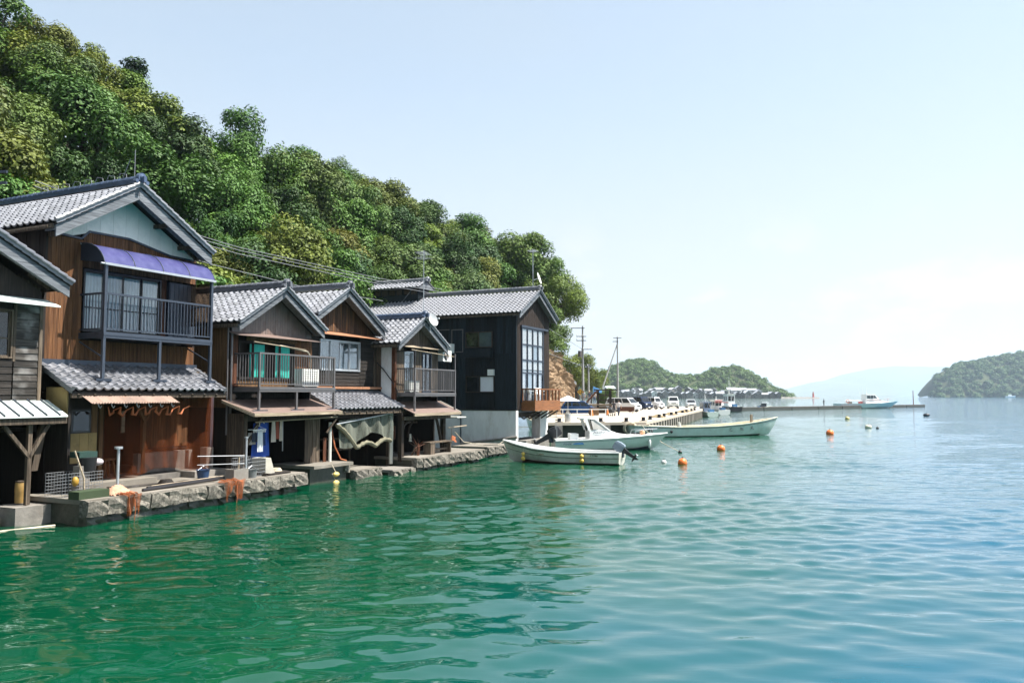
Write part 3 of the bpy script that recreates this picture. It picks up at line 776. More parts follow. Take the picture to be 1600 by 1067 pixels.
class House:
    def __init__(s, name, label, u, v, z=0.0, cat='house', group=None):
        s.base = Vector((u, v, z))
        s.root = thing(name, label, cat, W(u, v, z), SANG, group)
    def mb(s): return MB(s.base)
    def put(s, name, data, parent, u, v, z, rot=None, scale=None):
        return put(name, data, parent or s.root, Vector((u, v, z)) - s.base, rot, scale)
    def box(s, name, mat, u0, u1, v0, v1, z0, z1, parent=None):
        return s.mb().box(u0, u1, v0, v1, z0, z1).build(name, mat, parent or s.root)

_bm = {}
def boxmesh(name, w, d, h, mat):
    k = (name, round(w, 3), round(d, 3), round(h, 3), mat.name)
    if k not in _bm: _bm[k] = MB().box(0, w, 0, d, 0, h).mesh(name, mat)
    return _bm[k]

def tile_mesh(mat, w=0.29, L=0.31):
    k = ('tile', mat.name, w, L)
    if k in _bm: return _bm[k]
    pr = [(0, .030), (.035, .078), (.08, .066), (.12, .020), (.17, .004), (.23, .006), (.262, .020), (.29, .032)]
    mb = MB(); q = len(pr); f = w / 0.29
    top = [(x * f, 0, z + .042) for x, z in pr]; bk = [(x * f, L, z) for x, z in pr]; lo = [(x * f, 0.004, z - .004) for x, z in pr]
    mb.add(top + bk + lo, [(i, i + 1, q + i + 1, q + i) for i in range(q - 1)] + [(2 * q + i, 2 * q + i + 1, i + 1, i) for i in range(q - 1)])
    me = mb.mesh('roof_tile', mat, smooth=True)
    _bm[k] = me
    return me
def lay_tiles(H, roof, org, a, b, nc, nr, mat, indiv, w=0.29, ex=0.268):
    """rows of pantiles from the eave up; those picked by indiv() are objects, the rest one mesh"""
    a, b = Vector(a).normalized(), Vector(b).normalized(); n = a.cross(b)
    rm = Matrix((a, b, n)).transposed()
    e = rm.to_euler(); me = tile_mesh(mat, w)
    rest = MB(); cnt = 0
    tv = [Vector(v.co) for v in me.vertices]; tf = [tuple(p.vertices) for p in me.polygons]
    for r in range(nr):
        for c in range(nc):
            p = Vector(org) + a * (w * c) + b * (ex * r) + n * (0.004 * (c % 2) + 0.004 * rnd.random())
            if indiv(c, r):
                o = put('roof_tile', me, roof, p - H.base, e); cnt += 1
            else:
                rest.add([p - H.base + rm @ v for v in tv], tf)
    if rest.v:
        o = rest.build('tiling', mat, roof, smooth=True); tag(o, kind='stuff')
    return cnt
def ridge_line(H, roof, p0, p1, mat, cap_mat=None, w=0.26, courses=2, end=True, indiv=True, dirv=1):
    """stacked ridge courses with a row of round cap tiles and an ornamental end tile at p0"""
    p0, p1 = Vector(p0), Vector(p1); d = (p1 - p0); L = d.length; d.normalize()
    mb = H.mb()
    for k in range(courses):
        z = 0.03 + 0.075 * k
        mb.beam(p0 + Vector((0, 0, z)), p1 + Vector((0, 0, z)), w + .10 - .05 * k, 0.055)
    rc = mb.build('ridge_course', mat, roof)
    s = d.cross(Vector((0, 0, 1))).normalized()
    cm = MB(); seg = 0.27; N = 6
    r0, r1 = 0.115, 0.095
    ring = lambda y, r: [s * (r * math.cos(math.pi * k / N)) + d * y + Vector((0, 0, r * 1.05 * math.sin(math.pi * k / N))) for k in range(N + 1)]
    A, B, C_ = ring(0, r0), ring(seg * 1.06, r1), ring(0, r0 * .75)
    cm.add(A + B + C_, [(i, i + 1, N + 2 + i, N + 1 + i) for i in range(N)] + [(2 * N + 2 + i, 2 * N + 3 + i, i + 1, i) for i in range(N)])
    me = cm.mesh('ridge_tile', cap_mat or mat, smooth=True)
    nseg = int(L / seg); zt = 0.03 + 0.075 * courses - 0.02
    for k in range(nseg):
        put('ridge_tile', me, roof, p0 + d * (k * seg + .05) + Vector((0, 0, zt + .004 * rnd.random())) - H.base)
    if end:
        m2 = H.mb(); c = p0 + Vector((0, 0, zt + .03))
        m2.tube([c - d * .09, c + d * .05], .15, 12)
        m2.tube([c - d * .13, c - d * .08], [.07, .11], 10)
        m2.beam(c - d * .03 + Vector((0, 0, -.16)), c - d * .03 + Vector((0, 0, .02)), .40, .1, up=s)
        for q in (-1, 1): m2.tube([c - d * .1 + s * .19 * q + Vector((0, 0, -.13)), c + d * .02 + s * .19 * q + Vector((0, 0, -.13))], .065, 8)
        m2.build('ridge_end_tile', mat, roof, smooth=True)
def gable_roof(H, uL, zL, uR, zR, uK, zK, vF, vB, tile, ridge_mat, barge, indivL=None, indivR=None, barge_h=0.26, left=True, right=True, w=0.29):
    """pantiled gable roof: sheathing, tiles on both slopes, verge, ridge, bargeboards"""
    off = 0.10
    mb = H.mb()
    for (ue, ze, on) in ((uL, zL, left), (uR, zR, right)):
        d = Vector((uK - ue, 0, zK - ze)).normalized(); n = Vector((-d.z, 0, d.x)) if d.x > 0 else Vector((d.z, 0, -d.x))
        e, k = Vector((ue, vF + .06, ze)), Vector((uK, vF + .06, zK))
        mb.prism([e - n * off, k - n * off, k - n * .03, e - n * .03], (0, vB - vF - .06, 0))
    roof = mb.build('roof', M['dark_board'], H.root)
    tot = 0
    for side, (ue, ze, on, ind) in enumerate(((uL, zL, left, indivL), (uR, zR, right, indivR))):
        if not on: continue
        b = Vector((uK - ue, 0, zK - ze)); Ls = b.length; b.normalize()
        nr = max(1, int((Ls - .05) / .268)); nc = int((vB - vF) / w)
        ind = ind or (lambda c, r: False)
        if side == 0:
            tot += lay_tiles(H, roof, (ue, vF + nc * w, ze), (0, -1, 0), b, nc, nr, tile, lambda c, r: ind(nc - 1 - c, r), w)
        else:
            tot += lay_tiles(H, roof, (ue, vF, ze), (0, 1, 0), b, nc, nr, tile, ind, w)
        # verge: overlapping rounded edge tiles with a lip, stepping up the rake
        n = b.cross(Vector((0, 1, 0))); n = n if n.z > 0 else -n
        vm = H.mb()
        for r in range(nr + 1):
            p = Vector((ue, vF - .02, ze)) + b * (.268 * r)
            vm.tube([p + n * .075, p + b * .29 + n * .05], [.062, .055], 7)
            vm.prism([p + n * .07, p + b * .275 + n * .045, p + b * .275 - n * .07, p - n * .05], (0, .025, 0))
        vm.build('verge_tiles', tile, roof, smooth=True)
        # bargeboard under the verge, and the eave board along the side
        bb = H.mb(); e = Vector((ue, vF + .05, ze)) - n * .09; k = Vector((uK, vF + .05, zK)) - n * .09
        dn = Vector((0, 0, -barge_h))
        bb.prism([e, k, Vector((uK, vF + .05, k.z)) + dn * 1.15, e + dn], (0, .05, 0))
        bb.prism([e + Vector((0, .05, -.02)), k + Vector((0, .05, -.02)), k + Vector((0, .05, 0)) + dn * .45, e + Vector((0, .05, 0)) + dn * .45], (0, .45, 0))
        bb.build('bargeboard', barge, roof)
        eb = H.mb(); eb.box(ue - .02 if side == 0 else ue - .03, ue + .03 if side == 0 else ue + .02, vF + .12, vB, ze - .17, ze - .05)
        nraf = int((vB - vF) / .45)
        for q in range(nraf):
            vv = vF + .35 + q * .45
            p = Vector((ue, vv, ze)) - n * .15 + b * .04
            eb.beam(p, p + b * .75, .07, .09)
        eb.build('eave_board', M['grey_board'], roof)
    ridge_line(H, roof, (uK, vF + .02, zK + .02), (uK, vB, zK + .02), ridge_mat)
    return roof, tot
def shed_tiles(H, name, u0, u1, vE, zE, vW, zW, tile, w=0.29):
    """lean-to tiled roof facing the water, every tile its own piece"""
    mb = H.mb()
    mb.prism([(u0, vE + .05, zE - .12), (u0, vW, zW - .12), (u0, vW, zW - .03), (u0, vE + .05, zE - .03)], (u1 - u0, 0, 0))
    roof = mb.build(name, M['dark_board'], H.root)
    b = Vector((0, vW - vE, zW - zE)); nr = int(b.length / .268)
    lay_tiles(H, roof, (u0, vE, zE), (1, 0, 0), b, int((u1 - u0) / w), nr, tile, lambda c, r: True, w)
    bn = b.normalized(); vm = H.mb(); n = Vector((0, -bn.z, bn.y))
    for uu in (u0 - .03, u0 + int((u1 - u0) / w) * w + .03):
        for r in range(nr):
            p = Vector((uu, vE, zE)) + bn * (.268 * r)
            vm.tube([p + n * .065, p + bn * .29 + n * .04], [.07, .06], 7)
            vm.beam(p + n * .0, p + bn * .28 - n * .02, .03, .14)
    vm.build('verge_tiles', tile, roof, smooth=True)
    eb = H.mb(); eb.box(u0, u1, vE + .06, vE + .11, zE - .20, zE - .06)
    for q in range(int((u1 - u0) / .5)): eb.beam((u0 + .2 + .5 * q, vE + .03, zE - .14), (u0 + .2 + .5 * q, vW, zW - .14), .06, .08)
    eb.build('eave_board', M['grey_board'], roof)
    return roof
def plank_wall(H, parent, u0, u1, v, top, bot, w, mat, name='plank', th=.025, jit=.006):
    """upright boards on a wall facing the water; top and bot are heights or functions of u"""
    tf = top if callable(top) else (lambda u: top); bf = bot if callable(bot) else (lambda u: bot)
    n = max(1, round((u1 - u0) / w)); ww = (u1 - u0) / n
    for i in range(n):
        a = u0 + i * ww; bb = a + ww - .008
        t0, t1, b0, b1 = tf(a), tf(bb), bf(a), bf(bb)
        if min(t0 - b0, t1 - b1) < .03: continue
        vo = v - th - jit * rnd.random()
        if abs(t0 - t1) < 1e-3 and abs(b0 - b1) < 1e-3:
            H.put(name, boxmesh(name, ww - .008, th, t0 - b0, mat), parent, a, vo, b0)
        else:
            m = MB((a, vo, b0)); m.prism([(a, vo, b0), (bb, vo, b1), (bb, vo, t1), (a, vo, t0)], (0, th, 0))
            H.put(name, m.mesh(name, mat), parent, a, vo, b0)
def side_planks(H, parent, u, v0, v1, top, bot, w, mat, name='plank', th=.025, jit=.006):
    """upright boards on a side wall facing the camera (towards -u)"""
    n = max(1, round((v1 - v0) / w)); ww = (v1 - v0) / n
    for i in range(n):
        H.put(name, boxmesh(name, th, ww - .008, top - bot, mat), parent, u - th - jit * rnd.random(), v0 + i * ww, bot)
def lap_boards(H, parent, u0, u1, v, z0, z1, h, mat, name='lap_board'):
    """horizontal lapped boards on a wall facing the water"""
    n = max(1, round((z1 - z0) / h)); hh = (z1 - z0) / n
    for i in range(n):
        z = z0 + i * hh
        k = ('lap', round(u1 - u0, 3), round(hh, 3), mat.name)
        if k not in _bm:
            _bm[k] = MB().prism([(0, -.035, 0), (0, -.012, hh + .01), (0, .0, hh + .01), (0, -.012, 0)], (u1 - u0, 0, 0)).mesh(name, mat)
        H.put(name, _bm[k], parent, u0, v - .004 * rnd.random(), z)
def pleats(H, name, mat, parent, u0, u1, v, z0, z1, amp=.03, wl=.11):
    mb = H.mb(); n = max(6, int((u1 - u0) / wl * 6))
    mb.grid(lambda a, b: Vector((u0 + (u1 - u0) * a, v + amp * math.sin(a * (u1 - u0) / wl * 6.283 + .6 * math.sin(b * 2)), z0 + (z1 - z0) * b)), n, 3)
    return mb.build(name, mat, parent, smooth=True)
def window(H, u0, u1, v, z0, z1, n, frame, curtains=None, depth=.12, name='window', pane='pane', fw=.045, backing='dark_void', rails=()):
    depth = .08
    """sliding window in a wall facing the water: frame, sashes, each pane a piece, cloth or dark room behind"""
    mb = H.mb()
    mb.box(u0, u1, v - .04, v + depth, z1 - fw, z1); mb.box(u0, u1, v - .05, v + depth, z0, z0 + fw)
    mb.box(u0, u0 + fw, v - .04, v + depth, z0 + fw, z1 - fw); mb.box(u1 - fw, u1, v - .04, v + depth, z0 + fw, z1 - fw)
    pw = (u1 - u0 - 2 * fw) / n
    for i in range(n):
        a = u0 + fw + pw * i; o = .02 if i % 2 else .05
        for x in (a, a + pw - .035): mb.box(x, x + .035, v + o - .012, v + o + .018, z0 + fw, z1 - fw)
        for zz in (z0 + fw, z1 - fw - .04) + tuple(rails): mb.box(a + .035, a + pw - .035, v + o - .01, v + o + .016, zz, zz + .04)
    wo = mb.build(name, frame, H.root)
    for i in range(n if pane else 0):
        a = u0 + fw + pw * i; o = .02 if i % 2 else .05
        H.put('pane', boxmesh('pane', pw - .07, .006, z1 - z0 - 2 * fw, M[pane]), wo, a + .035, v + o, z0 + fw)
    H.box('dark_backdrop', M[backing], u0, u1, v + depth + .25, v + depth + .28, z0, z1, wo)  # dark sheet standing in for the unlit room behind the window
    for c in curtains or (): pleats(H, 'curtain', M[c[2]], wo, c[0], c[1], v + depth + .02, z0 + fw, z1 - fw)
    return wo
def balcony(H, u0, u1, vF, vW, zf, zr, mat, step=.125, post_top=None, post_bot=None, mids=(), th=.16, side_l=True, side_r=True, ps=.075, floor=None):
    """cantilevered balcony: floor, edge beam, posts, rails and every baluster"""
    mb = H.mb()
    mb.box(u0, u1, vF + .05, vW, zf - th + .03, zf - .02)
    bal = mb.build('balcony', floor or mat, H.root)
    H.mb().box(u0 - .04, u1 + .04, vF - .05, vF + .04, zf - th, zf + .01).box(u0 - .04, u1 + .04, vF - .065, vF - .05, zf - th * .55, zf - th * .4).build('edge_beam', mat, bal)
    for uu in (u0, u1):
        H.mb().box(uu - .04, uu + .04, vF + .04, vW, zf - th, zf + .008).build('edge_beam', mat, bal)
    pt = post_top or zr; pb = post_bot if post_bot is not None else zf
    for uu in (u0, u1):
        H.put('post', boxmesh('post', ps, ps, pt - pb, mat), bal, uu - ps / 2, vF - ps / 2, pb)
    for uu in mids: H.put('post', boxmesh('post', ps, ps, zf - th - pb, mat), bal, uu - ps / 2, vF - ps / 2, pb)
    for nm, zz, hh in (('top_rail', zr - .06, .06), ('bottom_rail', zf + .09, .035)):
        H.put(nm, boxmesh(nm, u1 - u0 - ps, .05, hh, mat), bal, u0 + ps / 2, vF - .025, zz)
        if side_l: H.put(nm, boxmesh(nm, .05, vW - vF - ps / 2, hh, mat), bal, u0 - .025, vF + ps / 2, zz)
        if side_r: H.put(nm, boxmesh(nm, .05, vW - vF - ps / 2, hh, mat), bal, u1 - .025, vF + ps / 2, zz)
    bm_ = boxmesh('baluster', .022, .022, zr - .06 - zf - .125, mat)
    n = int((u1 - u0) / step)
    for i in range(1, n): H.put('baluster', bm_, bal, u0 + (u1 - u0) * i / n - .011, vF - .011, zf + .125)
    n = int((vW - vF) / step)
    for i in range(1, n):
        vv = vF + (vW - vF) * i / n - .011
        if side_l: H.put('baluster', bm_, bal, u0 - .011, vv, zf + .125)
        if side_r: H.put('baluster', bm_, bal, u1 - .011, vv, zf + .125)
    return bal
def boathouse(H, u0, u1, vF, vB, z0, z1, floor=.55):
    """dark open boat store on the ground floor: side walls, back wall, ceiling, beams, floor"""
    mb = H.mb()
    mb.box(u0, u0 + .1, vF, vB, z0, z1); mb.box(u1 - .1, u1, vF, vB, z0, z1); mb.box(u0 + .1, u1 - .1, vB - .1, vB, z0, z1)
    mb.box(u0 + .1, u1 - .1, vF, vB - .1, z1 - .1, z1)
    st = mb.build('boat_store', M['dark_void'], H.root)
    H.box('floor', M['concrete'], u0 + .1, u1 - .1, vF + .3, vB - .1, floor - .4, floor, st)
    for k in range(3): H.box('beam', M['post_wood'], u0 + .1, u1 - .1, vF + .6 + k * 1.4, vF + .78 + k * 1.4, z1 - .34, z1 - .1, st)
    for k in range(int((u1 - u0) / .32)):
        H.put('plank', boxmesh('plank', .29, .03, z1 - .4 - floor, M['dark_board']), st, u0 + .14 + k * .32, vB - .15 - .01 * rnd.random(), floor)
    return st
def rod(H, name, mat, pts, r, parent=None, n=7):
    mb = H.mb(); mb.tube(pts, r, n); return mb.build(name, mat, parent or H.root, smooth=True)
def shell(mb, u0, u1, v, vB, z0, z1, gable, d=.55):
    """house core set back behind the cladding so that window openings are real"""
    mb.box(u0, u1, v + d, vB, z0, z1); mb.box(u0, u0 + .1, v + .002, v + d, z0, z1); mb.box(u1 - .1, u1, v + .002, v + d, z0, z1)
    mb.box(u0 + .1, u1 - .1, v + .1, v + d, z0, z0 + .1)
    mb.prism([(a, v + .002, b) for a, b in gable], (0, vB - v, 0))
# ================================================================== HOUSE AT THE LEFT EDGE
def house_left():
    H = House('boathouse', 'weathered grey lap-board boathouse with pale metal porch roof, cut by left edge', -4.6, 2.0)
    uC, v = -0.42, 2.0
    gable_roof(H, -9.2, 6.32, 0.02, 6.52, -4.6, 8.9, 1.35, 11, M['tile_dark'], M['tile_dark'], M['barge'], barge_h=.30, indivR=lambda c, r: c < 1)
    mb = H.mb(); shell(mb, -8.8, uC, v, 10.8, 2.4, 6.25, [(-8.8, 6.25), (uC, 6.25), (-4.6, 8.6)]); mb.box(-8.7, -3.4, v, v + .5, 2.4, 6.25); mb.box(-3.4, uC - .1, v, v + .5, 5.72, 6.25)
    wall = mb.build('wall', M['dark_board'], H.root)
    lap_boards(H, wall, -1.16, uC - .06, v - .01, 3.22, 5.85, .185, M['grey_lap'])
    lap_boards(H, wall, -3.4, -1.2, v - .01, 3.22, 4.35, .185, M['dark_lap'])
    H.box('corner_post', M['grey_board'], uC - .07, uC + .03, v - .06, v + .06, 3.2, 5.95)
    H.box('corner_post', M['grey_board'], -1.2, -1.13, v - .05, v + .02, 4.3, 5.9)
    window(H, -3.4, -1.22, v - .02, 4.38, 5.7, 3, M['grey_board'], [(-3.35, -2.0, 'curtain_blue')], name='window', rails=(4.9,))
    ey = H.mb(); ey.prism([(-4.5, v - .05, 6.0), (-4.5, 1.35, 5.82), (-4.5, 1.35, 5.86), (-4.5, v - .05, 6.06)], (4.2, 0, 0))
    ey.build('eyebrow_canopy', M['pale_roof'], H.root)
    # pale standing-seam porch roof with its posts and braces
    pr = H.mb(); pr.prism([(-4.6, 1.10, 2.80), (-4.6, v - .02, 3.22), (-4.6, v - .02, 3.26), (-4.6, 1.10, 2.84)], (4.46, 0, 0))
    po = pr.build('porch_roof', M['pale_roof'], H.root)
    for k in range(12):
        uu = -4.5 + k * .375
        H.mb().beam((uu, 1.09, 2.855), (uu, v - .02, 3.275), .035, .05).build('seam', M['dark_metal'], po)
    H.mb().box(-4.6, -.12, 1.16, 1.26, 2.62, 2.78).build('eave_beam', M['grey_board'], H.root)
    H.mb().box(-.55, -.43, 1.2, v, 2.6, 2.74).build('eave_beam', M['grey_board'], H.root)
    H.mb().beam((-1.05, 1.35, .5), (-1.05, 1.35, 2.62), .11, .11).build('post', M['grey_board'], H.root)
    H.mb().beam((-1.05, 1.33, 1.75), (-1.75, 1.33, 2.6), .09, .09).beam((-1.05, 1.33, 1.75), (-.55, 1.33, 2.6), .09, .09).build('brace', M['grey_board'], H.root)
    H.mb().prism([(-.80, 1.6, 1.35), (-.62, 1.6, 1.35), (-.38, 1.6, 2.62), (-.55, 1.6, 2.62)], (0, .12, 0)).build('bent_post', M['grey_board'], H.root)
    for k in range(5): H.mb().box(-.86 + .06 * k, -.55 + .04 * k, 1.72, 1.75, 1.45 + .2 * k, 1.62 + .2 * k).build('plank', M['grey_lap'], H.root)
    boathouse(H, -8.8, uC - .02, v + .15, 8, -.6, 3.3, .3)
    H.box('footing', M['concrete'], -1.5, -.45, 1.1, 2.1, -.8, .48)
    H.box('footing', M['concrete'], -4.6, -1.7, 1.4, 2.1, -.8, .25)
    return H
house_left()
def blue_frame():
    t = thing('storage_rack', 'blue metal rack under the porch of the left boathouse', 'rack', W(-2.0, 2.7, .3), SANG)
    bl = plain('blue_paint', (0.02, 0.07, 0.32), rough=.45)
    for (x, y) in ((-.6, 0), (.6, 0), (-.6, .6), (.6, .6)): put('leg', boxmesh('leg', .04, .04, 1.5, bl), t, (x, y, 0))
    for z in (.75, 1.4):
        for y in (0, .6): put('crossbar', boxmesh('crossbar', 1.2, .04, .04, bl), t, (-.58, y, z))
    put('shelf', boxmesh('shelf', 1.2, .6, .02, plain('blue_tarp', (0.015, .045, .16), rough=.6)), t, (-.58, .02, .74))
    t = thing('barrel', 'ochre plastic drum standing on the left end of the stone landing', 'drum', W(-.95, 1.75, .52), 0)
    MB().tube([(0, 0, 0), (0, 0, .05), (0, 0, .27), (0, 0, .3), (0, 0, .5), (0, 0, .55)], [.14, .15, .15, .16, .15, .14], 14).build('drum_body', plain('ochre_plastic', (.36, .22, .07), rough=.5), t, smooth=True)
    MB().tube([(0, 0, .55), (0, 0, .58)], [.15, .15], 14).build('lid', M['grey_board'], t)
blue_frame()

# ================================================================== HOUSE WITH THE BLUE AWNING
def house_awning():
    H = House('house', 'tall brown board house with white gable, violet balcony awning and blue ridge', 2.75, 2.6)
    v = 2.6; uK, zK = 2.4, 9.97; uL, uR, zE = -.33, 5.43, 8.27
    gable_roof(H, uL, zE, uR, zE, uK, zK, 1.65, 11.2, M['tile'], M['tile_blue'], M['barge'], indivL=lambda c, r: c < 7 + r * 1.15, barge_h=.34)
    mb = H.mb(); shell(mb, .05, 5.55, v, 10.9, 3.3, 8.2, [(.05, 8.2), (5.55, 8.2), (uK, 9.75)])
    wall = mb.build('wall', M['dark_board'], H.root)
    under = lambda u: (zE - .16 + (u - uL) * (zK - zE) / (uK - uL) if u < uK else zE - .16 + (uR - u) * (zK - zE) / (uR - uK))
    bx = [.35, 1.1, 1.35, 2.75, 4.35, 5.35]; bz = [8.17, 8.14, 8.40, 8.42, 8.12, 8.10]
    low = lambda u: float(np.interp(u, bx, bz))
    plank_wall(H, wall, .35, 5.35, v - .03, lambda u: under(u) - .02, low, .46, M['white_panel'], 'panel', th=.03, jit=.0)
    tr = H.mb()
    for a, b in zip(range(5), range(1, 6)): tr.beam((bx[a], v - .05, bz[a] - .03), (bx[b], v - .05, bz[b] - .03), .05, .06)
    tr.build('panel_trim', M['dark_metal'], wall)
    plank_wall(H, wall, .05, 1.2, v, 8.08, 4.32, .145, M['brown_board'])
    plank_wall(H, wall, 1.2, 5.5, v, lambda u: low(min(u, 5.3)) - .05, 7.26, .145, M['brown_board'])
    plank_wall(H, wall, 1.2, 5.5, v, 5.05, 4.32, .145, M['brown_board'])
    H.box('corner_post', M['dark_board'], .0, .07, v - .05, v + .06, 4.3, 8.1, wall)
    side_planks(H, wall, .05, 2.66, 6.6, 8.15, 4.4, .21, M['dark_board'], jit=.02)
    mt = H.mb(); mt.beam((.1, 2.1, 8.05), (.1, 2.6, 8.05), .1, .13).beam((2.4, 1.9, 9.5), (2.4, 2.6, 9.5), .1, .13).beam((3.7, 1.9, 8.95), (3.7, 2.6, 8.95), .1, .13).beam((4.7, 1.9, 8.4), (4.7, 2.6, 8.4), .1, .13)
    mt.build('purlin_end', M['grey_board'], wall)
    # sliding doors and shutter box behind the balcony
    window(H, 1.23, 4.05, v - .02, 5.32, 7.22, 4, M['black'], [(1.28, 1.9, 'curtain'), (1.95, 2.66, 'curtain_blue'), (2.75, 3.4, 'curtain'), (3.45, 4.0, 'curtain')], name='glass_door', fw=.055, rails=(6.05,))
    H.box('door_surround', M['red_wood'], 4.06, 4.28, v - .03, v, 5.3, 7.24)
    sh = H.mb(); sh.box(4.30, 5.40, v - .14, v, 5.3, 7.18)
    so = sh.build('shutter_box', M['dark_metal'], H.root)
    for k in range(6): H.put('shutter_slat', boxmesh('shutter_slat', .16, .012, 1.8, M['navy_metal']), so, 4.33 + k * .18, v - .155, 5.34)
    bal = balcony(H, 1.17, 5.22, 1.5, v - .03, 5.25, 6.44, M['navy_metal'], post_top=7.3, post_bot=3.86, mids=(3.15,), th=.17, ps=.085)
    # smoked end screen of the balcony
    sm = clear_glass('smoked_screen', (.75, .62, .5), .8)
    H.put('end_screen', boxmesh('end_screen', .01, .98, 1.45, sm), bal, 5.2, 1.55, 5.75)
    for uu in (1.17, 5.22): H.mb().beam((uu, 1.5, 4.5), (uu, v - .02, 5.0), .03, .04).build('brace', M['navy_metal'], bal)
    for uu, L in ((1.17, .5), (3.15, .5), (5.22, .4)): H.mb().box(uu - L / 2, uu + L / 2, 1.42, 1.6, 3.80, 3.88).build('foot_plate', M['dark_metal'], bal)
    # quarter-barrel awning
    pr = [(v - .05, 7.97), (2.32, 7.95), (2.05, 7.89), (1.82, 7.78), (1.64, 7.63), (1.52, 7.47), (1.45, 7.30)]
    aw = H.mb(); aw.box(1.08, 5.33, 1.40, 1.47, 7.24, 7.31); aw.box(1.08, 5.33, v - .08, v - .03, 7.93, 7.99)
    awn = aw.build('awning', M['steel'], H.root)
    N = 4; wu = (5.32 - 1.1) / N
    cm = MB(); q = len(pr)
    cm.add([(0, a, b) for a, b in pr] + [(wu - .02, a, b) for a, b in pr] , [(i, i + 1, q + i + 1, q + i) for i in range(q - 1)])
    me = cm.mesh('awning_panel', M['canopy'], smooth=True)
    for k in range(N): put('awning_panel', me, awn, Vector((1.1 + k * wu, 0, 0)) - H.base)
    for k in range(N + 1):
        rb = H.mb(); rb.tube([(1.09 + k * wu, a, b + .006) for a, b in pr], .016, 6); rb.build('awning_rib', M['navy_metal'], awn, smooth=True)
    ep = H.mb(); ep.prism([(1.1, a, b) for a, b in pr] + [(1.1, v - .05, 7.45)], (.008, 0, 0)); ep.build('awning_end', M['dark_metal'], awn)
    rod(H, 'gutter_stub', M['steel'], [(.95, 1.44, 7.27), (1.12, 1.44, 7.27)], .03, awn)
    # lean-to tiled roof over the ground floor
    lr = shed_tiles(H, 'lower_roof', -.05, 5.6, 1.05, 3.52, v - .02, 4.30, M['tile'])
    H.box('flashing', M['navy_metal'], -.1, 5.6, v - .09, v, 4.25, 4.44, lr)
    # small rusty sheet awning
    aw2 = H.mb(); aw2.beam((.3, 1.28, 3.42), (3.3, 1.28, 3.42), .05, .05).beam((.3, .75, 3.17), (3.3, .75, 3.17), .04, .04)
    a2 = aw2.build('sheet_awning', M['post_wood'], H.root)
    cs = MB(); nn = 18
    cs.add([(.38 * i / nn, y, z + .012 * math.sin(i / nn * 6.283 * 4)) for (y, z) in ((.68, 3.16), (1.32, 3.47)) for i in range(nn + 1)], [(i, i + 1, nn + 2 + i, nn + 1 + i) for i in range(nn)])
    me = cs.mesh('awning_sheet', M['rust_sheet'], smooth=True)
    for k in range(8): put('awning_sheet', me, a2, Vector((.27 + k * .377, .012 * (k % 2), .008 * (k % 2))) - H.base)
    for k in range(7):
        rod(H, 'hook', M['steel'], [(.55 + k * .42, .8, 3.17), (.55 + k * .42, .78, 3.08), (.60 + k * .42, .78, 3.03), (.64 + k * .42, .78, 3.09)], .014, a2, 5)
    # ground floor
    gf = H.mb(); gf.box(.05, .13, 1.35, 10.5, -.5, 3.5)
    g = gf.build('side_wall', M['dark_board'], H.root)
    och = plain('ochre_board', (.27, .19, .07), rough=.7, var=.15, stain=(.12, .08, .03), stain_amt=.5)
    H.box('side_panel', och, .015, .05, 1.38, 2.3, 2.78, 3.62, g)
    side_planks(H, g, .05, 2.32, 4.4, 3.5, .6, .2, M['dark_void'])
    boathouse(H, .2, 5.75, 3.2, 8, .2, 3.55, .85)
    fw_ = H.mb(); fw_.box(.14, 1.50, 2.05, 2.12, .75, 3.5)
    fwall = fw_.build('front_wall', M['dark_void'], H.root)
    plank_wall(H, fwall, .62, 1.46, 2.05, 2.28, 1.42, .28, och)
    plank_wall(H, fwall, 1.26, 1.46, 2.05, 3.45, 2.28, .2, M['tan_board'])
    H.box('window', M['black'], .60, 1.22, 2.0, 2.05, 2.3, 2.98, fwall)
    H.box('pane', M['glass_dark'], .66, 1.16, 1.99, 2.0, 2.36, 2.92, fwall)
    H.box('post', M['tan_board'], 1.50, 1.62, 1.98, 2.10, .85, 3.5)
    for uu, vv, m in ((2.55, 3.3, 'post_wood'), (3.62, 2.7, 'tan_board')): H.box('post', M[m], uu, uu + .12, vv, vv + .12, .85, 3.5)
    H.mb().beam((3.68, 2.7, 2.5), (3.25, 2.7, 3.3), .08, .08).beam((3.68, 2.7, 2.5), (4.1, 2.7, 3.3), .08, .08).build('brace', M['tan_board'], H.root)
    H.box('hanging_board', M['pale_wood'], 2.85, 2.98, 2.75, 2.78, 2.2, 2.9)
    iw = H.mb(); iw.box(3.9, 5.72, 3.0, 3.08, 1.55, 3.5); inn = iw.build('inner_wall', M['dark_board'], H.root)
    plank_wall(H, inn, 3.9, 5.72, 3.0, 3.45, 1.65, .26, M['brown_board'])
    H.box('low_wall', M['concrete'], 3.5, 5.72, 2.75, 2.98, .85, 1.5)
    H.box('downpipe', M['navy_metal'], 5.74, 5.86, 1.94, 2.06, 1.6, 3.45)
    H.box('pier', M['concrete'], 5.56, 5.86, 1.9, 2.2, .85, 1.6)
    H.box('plinth', M['concrete'], 4.75, 6.25, 1.55, 3.2, .3, .86)
    H.box('platform', M['pale_concrete'], .12, 3.05, 1.3, 3.2, .62, .86)
    H.box('platform', M['concrete'], 3.05, 4.75, 2.2, 3.2, .3, .82)
    # orange fishing net hung as a curtain across the opening
    nt = H.mb(); nt.grid(lambda a, b: Vector((1.55 + 4.2 * a, 1.85 + .09 * math.sin(a * 19) + .05 * math.sin(a * 47 + b * 3), .95 + 2.5 * b - .12 * math.sin(a * 9) * (1 - b))), 60, 10)
    nt.build('net_curtain', M['net_veil'], H.root, smooth=True)
    nb = H.mb()
